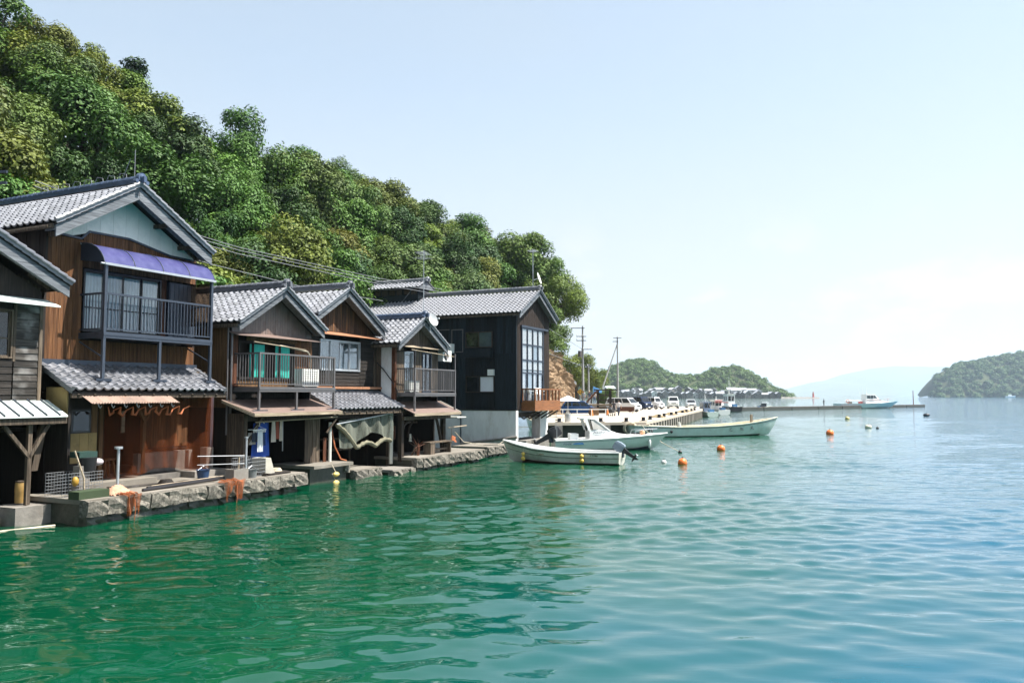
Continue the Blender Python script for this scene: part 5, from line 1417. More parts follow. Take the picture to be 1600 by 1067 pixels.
# ------------------------------------------------------------------ things lying about on the landings
def small_box_frame(t, x0, x1, y0, y1, z0, z1, r, mat, n=5):
    mb = MB()
    for k in range(n + 1):
        z = z0 + (z1 - z0) * k / n
        mb.tube([(x0, y0, z), (x1, y0, z), (x1, y1, z), (x0, y1, z), (x0, y0, z)], r, 4)
    for k in range(n * 2 + 1):
        x = x0 + (x1 - x0) * k / n / 2
        mb.tube([(x, y0, z0), (x, y0, z1)], r, 4); mb.tube([(x, y1, z0), (x, y1, z1)], r, 4)
    return mb.build('mesh_cage', mat, t)
def landing_props():
    def at(n, l, c, u, v, z, rz=0): return thing(n, l, c, W(u, v, z), SANG + rz)
    t = at('steel_post', 'steel post with a flat cap standing on the landing by the stool', 'post', .62, 0, .66)
    MB().tube([(0, 0, 0), (0, 0, 1.25)], .04, 10).build('pole', M['steel'], t, smooth=True); MB().tube([(0, 0, 1.25), (0, 0, 1.31)], .11, 10).build('cap', M['steel'], t)
    MB().box(-.1, .1, -.1, .1, 0, .02).build('base_plate', M['steel'], t)
    t = at('steel_post', 'thin steel post beside the concrete box on the landing', 'post', 5.3, -.15, .66)
    MB().tube([(0, 0, 0), (0, 0, 1.32)], .035, 10).build('pole', M['steel'], t, smooth=True); MB().tube([(0, 0, 1.32), (0, 0, 1.37)], .06, 10).build('cap', M['steel'], t)
    MB().tube([(0, 0, .75), (-1.2, .9, .78)], .015, 6).tube([(0, 0, .5), (-1.2, .9, .5)], .012, 6).build('side_rail', M['steel'], t)
    t = at('leaning_pole', 'pale pole leaning over the netting at the left of the landing', 'pole', -.15, .3, .66)
    MB().tube([(0, 0, 0), (-.03, 0, .5), (-.22, .15, 1.25)], [.028, .025, .022], 7).build('shaft', M['pale_wood'], t, smooth=True); MB().tube([(0, 0, 0), (.05, -.1, .05)], .02, 6).build('hook', M['steel'], t)
    t = at('stool', 'small wooden stool standing inside behind the orange net', 'stool', 2.3, 2.65, .86)
    MB().box(-.18, .18, -.15, .15, .52, .57).build('seat', M['tan_board'], t)
    for x in (-1, 1):
        for y in (-1, 1): MB().beam((x * .19, y * .16, 0), (x * .13, y * .1, .52), .045, .045).build('leg', M['tan_board'], t)
    t = at('concrete_box', 'small grey concrete box with a stick in it on the landing', 'box', 5.05, .0, .66)
    MB().box(-.32, .32, -.2, .2, 0, .05).box(-.32, -.27, -.2, .2, .05, .34).box(.27, .32, -.2, .2, .05, .34).box(-.27, .27, -.2, -.15, .05, .34).box(-.27, .27, .15, .2, .05, .34).build('trough', M['concrete'], t)
    MB().beam((.05, 0, .05), (.09, 0, .75), .05, .03).build('stick', M['pale_wood'], t)
    t = at('wire_basket', 'grey wire-mesh fish basket on the landing under the laundry', 'basket', 5.95, .35, .66)
    small_box_frame(t, -.42, .42, -.35, .35, .02, .62, .008, M['grey_wire']); MB().prism([(.46, -.3, 0), (.95, -.3, 0), (.72, -.3, .58), (.46, -.3, .58)], (0, .6, 0)).build('canvas_cover', plain('grey_canvas', (.42, .40, .34), rough=.9), t)
    t = at('wire_cage', 'wire-mesh cage of buckets and floats at the left of the landing', 'cage', -.1, .95, .66)
    small_box_frame(t, -.45, .75, -.3, .4, .0, .62, .006, M['grey_wire'], 7)
    MB().tube([(.5, 0, .62), (.5, 0, 1.0)], [.2, .24], 12).build('bucket', M['black'], t, smooth=True)
    MB().ball((-.1, -.33, .4), .09, 10, 8, (1, 1, 1.5)).build('float', plain('ochre_float', (.38, .22, .03), rough=.5), t, smooth=True)
    MB().ball((.8, .0, .85), .13, 10, 7, (1.3, 1, .8)).build('sack', plain('pale_sack', (.42, .38, .40), rough=.9), t, smooth=True)
    MB().box(.2, .75, -.05, .35, 1.0, 1.16).build('crate', plain('dark_green_crate', (.02, .05, .04), rough=.5), t)
    t = at('concrete_pillar', 'short concrete pillar at the left corner of the net opening', 'pillar', .25, 1.0, .66)
    MB().box(-.16, .16, -.14, .14, 0, .78).build('shaft', M['concrete'], t); MB().tube([(-.1, 0, .78), (-.1, 0, 1.05), (.12, 0, 1.1)], .012, 5).build('bent_pipe', M['steel'], t)
    t = at('net_pile', 'low green tray and salmon-coloured net heap on the landing', 'net pile', .1, -.05, .66)
    MB().box(-.75, .15, -.12, .3, 0, .2).build('tray', plain('mossy_tray', (.03, .05, .02), rough=.8), t)
    MB().grid(lambda a, b: Vector((.15 + .75 * a, -.2 + .5 * b, .02 + .24 * math.sin(a * 3.14) * math.sin(b * 3.14) + .03 * math.sin(a * 31 + b * 17))), 18, 10).build('net_heap', plain('salmon_net', (.5, .27, .18), rough=.9, var=.3, scale=9), t, smooth=True)
    for k, (lab, y, ln, rr, m) in enumerate((('black pipe lying nearest the edge of the landing', -.12, 2.9, .045, 'black_metal'), ('long black pipe lying behind the other on the landing', .12, 3.6, .05, 'black_metal'), ('pale plank lying along the landing behind the black pipes', .38, 3.4, .04, 'pale_wood'))):
        t = at('pipe' if k < 2 else 'plank', lab, 'pipe' if k < 2 else 'plank', 1.35 + .35 * k, y, .66 + rr)
        mb = MB(); mb.tube([(0, 0, .0), (ln * .5, .06, .015), (ln, .16, .03)], rr, 8); mb.build('shaft', M[m], t, smooth=True)
    # weathered clutter
    for k, (lab, u_, v_, ln, w_, rz, m) in enumerate((('short dark plank lying crosswise near the steel post', 1.1, .9, 1.2, .2, .5, 'dark_board'), ('grey plank leaning flat beside the concrete plinth', 3.6, .8, 1.9, .22, .08, 'grey_lap'), ('second grey plank under the laundry corner', 6.9, .3, 1.5, .2, -.1, 'grey_lap'), ('dark plank at the far end of the long landing', 6.8, -.1, 1.3, .18, .05, 'dark_board'), ('worn plank along the inner edge of the long landing', 2.2, 1.05, 2.2, .2, -.03, 'grey_lap'))):
        t = at('plank', lab, 'plank', u_, v_, .665, rz); MB().box(-ln / 2, ln / 2, -w_ / 2, w_ / 2, 0, .05).build('board', M[m], t); MB().box(-ln / 2 + .1, -ln / 2 + .18, -w_ / 2 - .02, w_ / 2 + .02, .05, .08).build('batten', M['post_wood'], t)
    for lab, u_, v_, r_ in (('coil of dark rope on the landing behind the black pipes', 2.9, .75, .24), ('coil of pale rope at the right end of the long landing', 7.35, .4, .2)):
        t = at('rope_coil', lab, 'rope', u_, v_, .69)
        for j in range(4): MB().tube([(r_ * (1 - .12 * j) * math.cos(k * .5236), r_ * (1 - .12 * j) * math.sin(k * .5236), .035 * j) for k in range(13)], .028, 5).build('rope_turn', M['dark_board'] if 'dark' in lab else M['rope'], t, smooth=True)
    for lab, u_, v_, c_, h_ in (('dark blue plastic tub beside the plinth', 4.35, .75, (.02, .05, .12), .34), ('grey plastic bucket at the foot of the thin steel post', 5.6, -.1, (.16, .17, .17), .28), ('black tub in front of the open boat store', 7.4, 1.1, (.02, .02, .022), .3)):
        t = at('tub', lab, 'tub', u_, v_, .66)
        MB().loft([[(r * math.cos(k * .5236), r * math.sin(k * .5236), z) for k in range(12)] for r, z in ((.16, 0), (.21, h_), (.23, h_), (.19, h_ - .02), (.15, .04))], True, True).build('tub_body', plain('tub_plastic', c_, rough=.5), t, smooth=True); MB().tube([(-.21, 0, h_), (0, -.02, h_ + .12), (.21, 0, h_)], .008, 5).build('handle', M['steel'], t)
    # orange nets spilling over the edge of the landing
    for lab, u_, w_, sd in (('orange fishing net draped over the middle of the landing edge', 4.05, .95, 1), ('rust-red net hanging off the left corner of the landing', .35, .5, 2)):
        rs_ = random.Random(sd); ph_ = [rs_.uniform(0, 6.28) for _ in range(6)]
        def fn(a, b):
            x = (a - .5) * w_; s = b * .92
            y, z = (.35 - s, .05) if s < .4 else (-.07, .05 - (s - .4) * (.75 + .45 * math.sin(a * 9 + ph_[0])))
            return Vector((x * (1 - .25 * b), y - .05 - .05 * math.sin(a * 14 + ph_[1] + b * 3) - .03 * math.sin(a * 33 + ph_[2]), z + .035 * math.sin(a * 21 + b * 9 + ph_[3])))
        t = at('fishing_net', lab, 'net', u_ + .3, -.5, .66)
        MB().grid(fn, 28, 22).build('net_sheet', M['net_pile'], t, smooth=True)
        mb = MB()
        mb.tube([(w_ * .1, -.12, -.1), (w_ * .12, -.14, -.4), (w_ * .1, -.12, -.66)], .012, 5)
        mb.build('hanging_line', M['orange_net'], t)
    for lab, z in (('upper yellow float hanging on the dark stone block', .34), ('lower yellow float hanging just above the water on the block', .02)):
        t = at('float', lab, 'float', 10.35, .12, z)
        MB().ball((0, 0, 0), .13, 12, 8, (1.25, .8, .75)).build('float_body', plain('yellow_float', (.62, .45, .14), rough=.5, var=.2), t, smooth=True); MB().tube([(-.02, 0, .08), (0, .2, .35)], .012, 5).build('tether', M['rope'], t)
    t = at('bench', 'weathered low wooden bench on the landing below the dish house', 'bench', 18.6, .55, .6)
    MB().box(-1.0, 1.0, -.22, .22, .52, .58).build('seat', M['grey_board'], t)
    for x in (-.95, .55): MB().box(x, x + .42, -.2, .2, 0, .52).build('leg', M['grey_board'], t) if x < 0 else MB().box(.9, .98, -.2, .2, 0, .52).build('leg', M['grey_board'], t)
    MB().box(-.5, .9, -.03, .03, .16, .24).build('stretcher', M['grey_board'], t)
    t = at('driftwood', 'bundle of driftwood and dry twigs left of the bench', 'driftwood', 17.05, .75, .6)
    rs_ = random.Random(4)
    for k in range(9): MB().tube([(rs_.uniform(-.3, .3), rs_.uniform(-.2, .2), 0), (rs_.uniform(-.35, .35), rs_.uniform(-.2, .2), .35), (rs_.uniform(-.5, .5), rs_.uniform(-.3, .3), rs_.uniform(.5, .95))], [.035, .03, .012], 5).build('branch', M['grey_board'] if k % 2 else M['red_wood'], t, smooth=True)
    t = at('orange_flag', 'orange cloth hanging from the right corner post of the dish house', 'cloth', 20.0, .55, 1.1)
    MB().grid(lambda a, b: Vector((.45 * a, .06 * math.sin(a * 8 + b * 2), .35 - .25 * a - .3 * b * (1 - a * .4))), 10, 8).build('cloth_sheet', M['orange_net'], t, smooth=True); MB().tube([(-.02, 0, -.1), (-.02, 0, .65)], .02, 6).build('stick', M['grey_board'], t)
    # laundry below the sheet roof
    t = at('laundry', 'white square clip hanger with washing hung from the boathouse pole', 'laundry', 6.95, .85, 1.5)
    mb = MB(); mb.tube([(0, 0, .97), (0, 0, .8)], .008, 5); mb.box(-.32, .32, -.02, .02, .66, .69); mb.box(-.32, .32, .2, .24, .66, .69); mb.tube([(0, .1, .82), (-.3, 0, .69)], .006, 4); mb.tube([(0, .1, .82), (.3, 0, .69)], .006, 4); mb.tube([(0, 0, .8), (0, .1, .82)], .006, 4)
    for k in range(9): mb.box(-.30 + .07 * k, -.28 + .07 * k, -.03, .0, .58, .67)
    mb.build('hanger', M['white'], t)
    def cloth(nm, x0, x1, y, z0, z1, c, tp=.0, k=9.0):
        MB().grid(lambda a, b: Vector((x0 + (x1 - x0) * (a + tp * (a - .5) * b), y + .035 * math.sin(a * k + b * 1.5), z1 + (z0 - z1) * b)), 12, 6).build(nm, plain(nm + '_cloth', c, rough=.9, var=.1), t, smooth=True)
    cloth('white_shirt', -.1, .16, -.02, -.1, .60, (.62, .66, .70), -.2); cloth('grey_towel', -.42, -.08, .12, .16, .58, (.33, .32, .30)); cloth('dark_shirt', -.34, -.12, .0, .25, .6, (.02, .03, .05)); cloth('navy_cloth', .16, .34, .05, .1, .6, (.02, .05, .14))
    t = at('laundry', 'royal blue long shirt hanging behind the clip hanger', 'laundry', 7.25, 1.05, 1.2)
    cloth('blue_shirt', -.4, .4, .0, .0, 1.2, (.02, .07, .34), .1, 14); MB().tube([(-.15, 0, 1.18), (0, 0, 1.28), (.15, 0, 1.18)], .012, 5).build('hanger', M['white'], t)
    t = at('laundry', 'pale and red cloths hanging to the right of the blue shirt', 'laundry', 7.75, .9, 1.6)
    cloth('pale_cloth', -.12, .06, 0, .1, .84, (.5, .46, .40)); cloth('red_cloth', .12, .26, .02, .2, .82, (.3, .08, .05)); cloth('cream_cloth', .30, .42, .0, .12, .84, (.55, .5, .42)); MB().tube([(-.2, 0, .85), (.5, 0, .86)], .01, 5).build('hanger', M['white'], t)
    # air-conditioning units
    def ac(label, u_, v_, z_, w_, h_, d_, rz=0, fan=True):
        t = at('air_conditioner', label, 'air conditioner', u_, v_, z_, rz)
        MB().box(-w_ / 2, w_ / 2, -d_ / 2, d_ / 2, .05, h_).build('casing', M['ac_white'], t)
        for x in (-w_ / 2 + .08, w_ / 2 - .16): MB().box(x, x + .08, -d_ / 2, d_ / 2, 0, .05).build('foot', M['dark_metal'], t)
        if fan:
            mb = MB(); c = Vector((-w_ * .12, -d_ / 2 - .012, h_ * .53)); r = h_ * .36
            for q in (1.0, .78, .56, .34): mb.tube([c + Vector((math.cos(a * .2618) * r * q, 0, math.sin(a * .2618) * r * q)) for a in range(25)], .008, 4)
            mb.tube([c + Vector((0, -.005, 0)), c + Vector((0, .005, 0))], r * .2, 10); mb.build('fan_guard', M['rail_metal'], t)
            MB().tube([c + Vector((0, .004, 0)), c + Vector((0, .010, 0))], r, 20).build('fan_hollow', M['black'], t)
        else:
            for k in range(7): MB().box(-w_ / 2 + .06, w_ / 2 - .06, -d_ / 2 - .01, -d_ / 2, .1 + k * h_ * .12, .12 + k * h_ * .12).build('louvre', M['ac_white'], t)
    ac('large white appliance cabinet on the turquoise-curtain balcony', 10.0, 1.35, 3.69, .95, .72, .4, 0, False)
    ac('cream air conditioner standing on the narrow railed balcony', 16.6, .75, 3.5, .8, .56, .3, 0, False)
    ac('white air conditioner with round fan beside the dish-house gable', 20.35, 1.2, 5.05, .85, .6, .3)
    ac('white air conditioner box high on the black house side wall', 28.9, 6.1, 6.0, .9, .62, .32, R(-90), False)
    # mooring lines at the landings
    for lab, pts in (('white rope slung from the dish house to the open boat', [W(20.2, .5, 1.55), W(22, 1.0, .95), W(24.0, .9, .66), Vector((-.7, 41.4, .85)), Vector((-.45, 41.55, 1.0))]), ):
        t = thing('mooring_rope', lab, 'rope', pts[0]); MB(pts[0]).tube(pts, .022, 6).build('rope_strand', M['rope'], t, smooth=True)
    t = thing('floating_rope', 'pale rope floating on the green water at the lower left', 'rope', (-13.5, 20.2, .01))
    MB((-13.5, 20.2, .01)).tube([(-15.5, 18.9, .01), (-13.5, 19.2, .03), (-12.4, 20.3, .02), (-11.9, 21.0, .01)], .035, 6).build('rope_strand', M['rope'], t, smooth=True)
    # white garden chairs on the deck of the black house
    def chair(label, u_, v_, rz):
        t = at('garden_chair', label, 'chair', u_, v_, 3.02, rz)
        MB().box(-.24, .24, -.22, .22, .40, .44).build('seat', M['white'], t); MB().prism([(-.24, .2, .44), (.24, .2, .44), (.2, .3, .84), (-.2, .3, .84)], (0, .03, 0)).build('backrest', M['white'], t)
        for x in (-1, 1):
            MB().box(x * .26 - .03, x * .26 + .03, -.22, .24, .60, .64).build('armrest', M['white'], t)
            for y in (-1, 1): MB().beam((x * .25, y * .22, 0), (x * .23, y * .2, .62 if y < 0 else .42), .045, .045).build('leg', M['white'], t)
    chair('white plastic chair at the near corner of the wooden deck', 30.75, 1.0, R(40)); chair('white plastic chair further along the wooden deck', 32.0, 1.0, R(-30))
landing_props()

# ================================================================== BOATS
def hull_rings(L, secs, nst=22):
    """secs: rows (t, half breadth at sheer, sheer z, half breadth at chine, chine z, keel z, x shift at sheer); interpolated along t"""
    T = [s[0] for s in secs]; out = []
    for i in range(nst + 1):
        t = i / nst
        q = [float(np.interp(t, T, [s[k] for s in secs])) for k in range(1, 7)]
        out.append((t * L, q))
    return out
def boat_hull(t, L, secs, mats, wall=.05, floor=.12, deck_from=None, deck_drop=.03, rub=None, open_boat=True):
    """hull, inner shell, gunwale and rubbing strake as parts of the boat t"""
    rg = hull_rings(L, secs)
    sec = lambda x, q: [(x + q[5], q[0], q[1]), (x + q[5] * .6, (q[0] + q[2]) / 2 * 1.03, (q[1] + q[3]) / 2), (x, q[2], q[3]), (x - q[5] * .35, 0, q[4]), (x, -q[2], q[3]), (x + q[5] * .6, -(q[0] + q[2]) / 2 * 1.03, (q[1] + q[3]) / 2), (x + q[5], -q[0], q[1])]
    mb = MB(); mb.loft([sec(x, q) for x, q in rg], closed=False, cap=False)
    n = 7; mb.add(sec(*rg[0]), [tuple(range(n))])
    mb.build('hull', mats[0], t, smooth=True)
    if open_boat:
        inner = lambda x, q: [(x + q[5], max(0, q[0] - wall), q[1] - .01), (x, max(0, q[2] - wall), max(floor, q[3] + .02)), (x, -max(0, q[2] - wall), max(floor, q[3] + .02)), (x + q[5], -max(0, q[0] - wall), q[1] - .01)]
        mi = MB(); mi.loft([inner(x + (.05 if i == 0 else 0), q) for i, (x, q) in enumerate(rg)], closed=False, cap=False); mi.add(inner(rg[0][0] + .05, rg[0][1]), [(0, 1, 2, 3)])
        mi.build('inner_shell', mats[1], t, smooth=True)
    else:
        dk = lambda x, q: [(x + q[5], q[0] - .02, q[1] - deck_drop), (x + q[5], 0, q[1] - deck_drop + .03), (x + q[5], -q[0] + .02, q[1] - deck_drop)]
        mi = MB(); mi.loft([dk(x, q) for x, q in rg], closed=False, cap=False); mi.build('deck', mats[1], t, smooth=True)
    for s in (1, -1):
        g = MB(); g.tube([(x + q[5], s * (q[0] - .01), q[1]) for x, q in rg], .04, 6); g.build('gunwale', mats[2], t, smooth=True)
        if rub is not None:
            r_ = MB(); r_.tube([(x + q[5] * .8, s * (q[0] * (1 - rub) + (q[0] + q[2]) / 2 * rub + .012), q[1] - (q[1] - q[3]) * .5 * rub) for x, q in rg], .022, 5); r_.build('rubbing_strake', mats[3], t, smooth=True)
def outboard(t, x, z, s=1.0, tilt=60, dark=True, cowl=None):
    """tilted outboard motor: cowl, midsection, lower unit, propeller, clamp"""
    ca, sa = math.cos(R(tilt)), math.sin(R(tilt))
    def P(a, b, c): # a: down the leg, b: aft, c: side
        return (x - .12 - (a * sa + b * ca) * s, c * s, z + (-a * ca + b * sa) * s + .12 * s)
    cw = cowl or M['black']
    MB().loft([[P(a, by, cx) for by, cx in ((-.22 * k, -.17 * k), (-.26 * k, 0), (-.22 * k, .17 * k), (.12 * k, .19 * k), (.30 * k, .12 * k), (.30 * k, -.12 * k), (.12 * k, -.19 * k))] for a, k in ((-.62, .55), (-.56, .88), (-.3, 1.05), (-.05, 1.0), (.02, .8))], True, True).build('cowl', cw, t, smooth=True)
    MB().loft([[P(a, by, cx) for by, cx in ((-.10 * k, -.06 * k), (-.10 * k, .06 * k), (.12 * k, .05 * k), (.12 * k, -.05 * k))] for a, k in ((.0, 1.3), (.3, 1.0), (.75, .7))], True, True).build('midsection', M['black_metal'], t)
    MB().tube([P(.78, -.28, 0), P(.78, -.1, 0), P(.78, .2, 0)], [.02, .07 * s, .055 * s], 8).add([P(.82, -.1, 0), P(.82, .08, 0), P(1.02, .05, 0), P(1.0, -.02, 0)], [(0, 1, 2, 3)]).build('lower_unit', M['black_metal'], t, smooth=True)
    pm = MB()
    for k in range(3):
        a = k * 2.094; pm.add([P(.78, .22, 0), P(.78 + .14 * math.cos(a), .26, .14 * math.sin(a)), P(.78 + .14 * math.cos(a + .7), .2, .14 * math.sin(a + .7))], [(0, 1, 2)])
    pm.build('propeller', M['steel'], t)
    MB().box(x - .16, x + .08, -.14 * s, .14 * s, z - .25, z + .02).build('clamp_bracket', M['dark_metal'], t)
def text_on(s, size, mat, parent, loc, rot, shear=0.0, name='lettering'):
    cu = bpy.data.curves.new('lettering', 'FONT'); cu.body = s; cu.size = size; cu.shear = shear; cu.extrude = .002
    o = bpy.data.objects.new('lettering', cu); COL.objects.link(o)
    dg = bpy.context.evaluated_depsgraph_get(); me = bpy.data.meshes.new_from_object(o.evaluated_get(dg))
    COL.objects.unlink(o); bpy.data.objects.remove(o)
    me.materials.clear(); me.materials.append(mat)
    return put(name, me, parent, loc, rot)

def open_boat():
    a, b = Vector((5.35, 39.15, 0)), Vector((-.55, 41.75, 0)); d = b - a; L = d.length - .1
    t = thing('open_boat', 'old white open wooden boat with yellow floats and tilted outboard', 'boat', a, math.atan2(d.y, d.x))
    secs = [(0, .62, .62, .52, .10, -.08, -.05), (.25, .80, .60, .62, .08, -.14, 0), (.5, .86, .62, .64, .08, -.15, 0), (.72, .74, .72, .46, .12, -.12, .04), (.88, .44, .90, .20, .2, -.06, .14), (.97, .14, 1.03, .05, .3, .02, .24), (1, .03, 1.07, .015, .36, .08, .3)]
    boat_hull(t, L - .3, secs, [M['white_old'], plain('pale_boat_floor', (.58, .60, .58), rough=.6, var=.12, stain=(.3, .28, .22)), plain('worn_white_rail', (.72, .73, .72), rough=.5, var=.1), plain('dark_strake', (.03, .04, .04), rough=.6)], rub=.28)
    bt = MB(); rg = hull_rings(L - .3, secs)
    bt.loft([[(x, q[2] + .012, q[3] - .02), (x - q[5] * .3, 0, q[4] - .012), (x, -q[2] - .012, q[3] - .02)] for x, q in rg[:20]], closed=False, cap=False); bt.build('bottom_paint', plain('rust_red_bottom', (.10, .045, .03), rough=.7, var=.3), t, smooth=True)
    lm = plain('lower_strake_line', (.10, .10, .085), rough=.7)
    for s in (1, -1): MB().tube([(x + q[5] * .5, s * ((q[0] + q[2]) / 2 * 1.03 + .006), (q[1] + q[3]) / 2 - .02) for x, q in rg], .014, 5).build('plank_seam', lm, t)
    for x in (1.0, 2.4, 3.8): MB().box(x, x + .26, -.72, .72, .42, .47).build('thwart', M['pale_wood'], t)
    outboard(t, .05, .62, .85, 58, cowl=plain('grey_blue_cowl', (.20, .25, .30), rough=.35))
    fl = plain('yellow_fender', (.62, .42, .08), rough=.45, var=.2)
    for x in (1.75, 4.95):
        q = [float(np.interp(x / (L - .3), [k[0] for k in secs], [k[j] for k in secs])) for j in (1, 2)]
        for z, r in ((.42, .105), (.20, .12)):
            MB().ball((x, q[0] + .08, z), r, 12, 8, (1, .85, 1)).build('fender', fl, t, smooth=True)
        MB().tube([(x, q[0] + .05, .52), (x, q[0] - .02, q[1] + .03)], .012, 5).build('fender_line', M['rope'], t)
    text_on('2-375', .13, M['black'], t, (1.35, .845, .44), (R(83), 0, R(180)))
open_boat()
def cabin_boat():
    a, b = Vector((2.55, 49.6, 0)), Vector((9.75, 50.3, 0)); d = b - a; L = d.length
    t = thing('cabin_boat', 'glossy white sport-fishing boat with wedge cabin and big black outboard', 'boat', a, math.atan2(d.y, d.x))
    secs = [(0, .98, .62, .86, .12, -.2, 0), (.3, 1.08, .68, .92, .10, -.26, 0), (.55, 1.10, .78, .86, .12, -.26, 0), (.75, .92, .88, .58, .18, -.2, .08), (.9, .5, .96, .22, .32, -.05, .25), (.97, .2, 1.0, .06, .45, .15, .38), (1, .04, 1.02, .02, .55, .3, .45)]
    gel = M['white']; hullm = plain('shade_tinted_hull', (.70, .75, .72), rough=.25, var=.05)  # white hull with shade and water reflection tinted into its colour
    boat_hull(t, L - .45, secs, [hullm, gel, gel, plain('grey_rub', (.30, .34, .34), rough=.5)], rub=.35, open_boat=False, deck_drop=.02)
    rg = hull_rings(L - .45, secs)
    MB().loft([[(x, q[2] + .01, q[3] - .05), (x - q[5] * .3, 0, q[4] - .012), (x, -q[2] - .01, q[3] - .05)] for x, q in rg[2:21]], closed=False, cap=False).build('bottom_paint', plain('dark_blue_bottom', (.02, .05, .07), rough=.6), t, smooth=True)
    # wedge cabin: low trunk rising to a raked windscreen and a short hard top
    def ring(x, w0, z0, w1, z1): return [(x, w0, z0), (x, w1, z1), (x, -w1, z1), (x, -w0, z0)]
    MB().loft([ring(2.15, .80, .68, .74, 1.22), ring(2.7, .82, .70, .74, 1.30), ring(3.35, .80, .75, .66, 1.24), ring(4.0, .70, .80, .48, 1.02), ring(4.7, .52, .85, .3, .93)], True, True).build('cabin', gel, t, smooth=True)
    MB().loft([[(1.62, .72, 1.98), (1.62, -.72, 1.98), (1.62, -.72, 1.90), (1.62, .72, 1.90)], [(2.1, .74, 1.96), (2.1, -.74, 1.96), (2.1, -.70, 1.89), (2.1, .70, 1.89)], [(2.42, .66, 1.86), (2.42, -.66, 1.86), (2.42, -.62, 1.94), (2.42, .62, 1.94)]], True, True).build('hard_top', gel, t, smooth=True)
    gl = plain('screen_glass', (.55, .52, .48), rough=.08, var=.05)
    for s in (1, -1):
        MB().add([(2.35, .74 * s, 1.30), (3.32, .67 * s, 1.26), (2.45, .64 * s, 1.87), (2.22, .68 * s, 1.92)], [(0, 1, 2, 3)]).build('side_window', gl, t)
        MB().tube([(2.35, .745 * s, 1.30), (3.34, .675 * s, 1.26), (2.45, .645 * s, 1.89), (2.2, .69 * s, 1.94), (2.35, .745 * s, 1.30)], .022, 5).build('window_trim', M['black'], t)
        MB().prism([(1.78, .72 * s, 1.98), (2.02, .70 * s, 1.94), (2.22, .76 * s, 1.2), (2.08, .78 * s, 1.2)], (0, .04 * s, 0)).build('roof_pillar', gel, t)
        MB().prism([(3.34, .67 * s, 1.25), (3.5, .66 * s, 1.22), (2.55, .62 * s, 1.92), (2.4, .63 * s, 1.90)], (0, .03 * s, 0)).build('screen_post', gel, t)
    MB().add([(3.42, .60, 1.25), (3.42, -.60, 1.25), (2.45, -.60, 1.89), (2.45, .60, 1.89)], [(0, 1, 2, 3)]).build('windscreen', gl, t)
    MB().box(1.0, 1.5, -.5, .5, .6, 1.02).build('engine_box', gel, t); MB().tube([(2.05, -.3, 1.2), (1.95, -.35, 1.45)], .05, 8).build('helm_seat', M['black'], t)
    MB().box(.0, .25, -.96, .96, .52, .72).build('transom_rail', gel, t)
    outboard(t, -.1, .72, 1.25, 62, cowl=M['black'])
    rl = MB(); rl.tube([(5.0, .62, .92), (5.1, .58, 1.2), (6.0, .34, 1.28), (6.6, 0, 1.3), (6.0, -.34, 1.28), (5.1, -.58, 1.2), (5.0, -.62, .92)], .018, 6)
    for p in ((5.6, .46), (5.6, -.46), (6.25, .2), (6.25, -.2)): rl.tube([(p[0], p[1], .95), (p[0], p[1] * .97, 1.25)], .014, 5)
    rl.build('bow_rail', M['steel'], t, smooth=True)
    MB().ball((5.55, -.35, 1.08), .17, 10, 8).build('bow_float', plain('salmon_float', (.65, .36, .2), rough=.5), t, smooth=True); MB().box(5.0, 5.9, -.1, .3, .96, 1.06).build('anchor_tray', M['black'], t)
    MB().loft([[(5.95 + .1 * math.cos(k * .785) * r, -.56 + .1 * math.sin(k * .785) * r, z) for k in range(8)] for z, r in ((.12, .3), (.2, .9), (.55, .9), (.66, .3))], True, True).build('fender', M['white'], t, smooth=True); MB().tube([(5.95, -.55, .64), (5.9, -.42, 1.0)], .012, 5).build('fender_line', M['rope'], t)
    MB().tube([(.12, -.7, .7), (.12, -.7, 2.4)], [.02, .012], 6).tube([(.12, -.2, .7), (.1, -.2, 2.2)], [.015, .01], 6).build('rod_holder_pole', M['steel'], t)
    MB().box(.05, .2, -.9, -.45, 1.86, 1.9).build('pole_bracket', M['black'], t)
    nm = plain('navy_lettering', (.03, .05, .12), rough=.5)
    text_on('ALLUVIA', .2, nm, t, (2.36, -.795, 1.06), (R(80), 0, 0), .3); text_on('marine club', .09, nm, t, (2.45, -.82, .92), (R(80), 0, 0), .2)
    bs = plain('blue_hull_flash', (.07, .22, .46), rough=.4)
    MB().add([(1.0, -1.075, .40), (1.75, -1.085, .40), (1.65, -1.083, .52), (1.2, -1.08, .50)], [(0, 1, 2, 3)]).build('hull_flash', bs, t); text_on('FISHER', .17, nm, t, (.45, -1.065, .37), (R(86), 0, 0), .3)
cabin_boat()
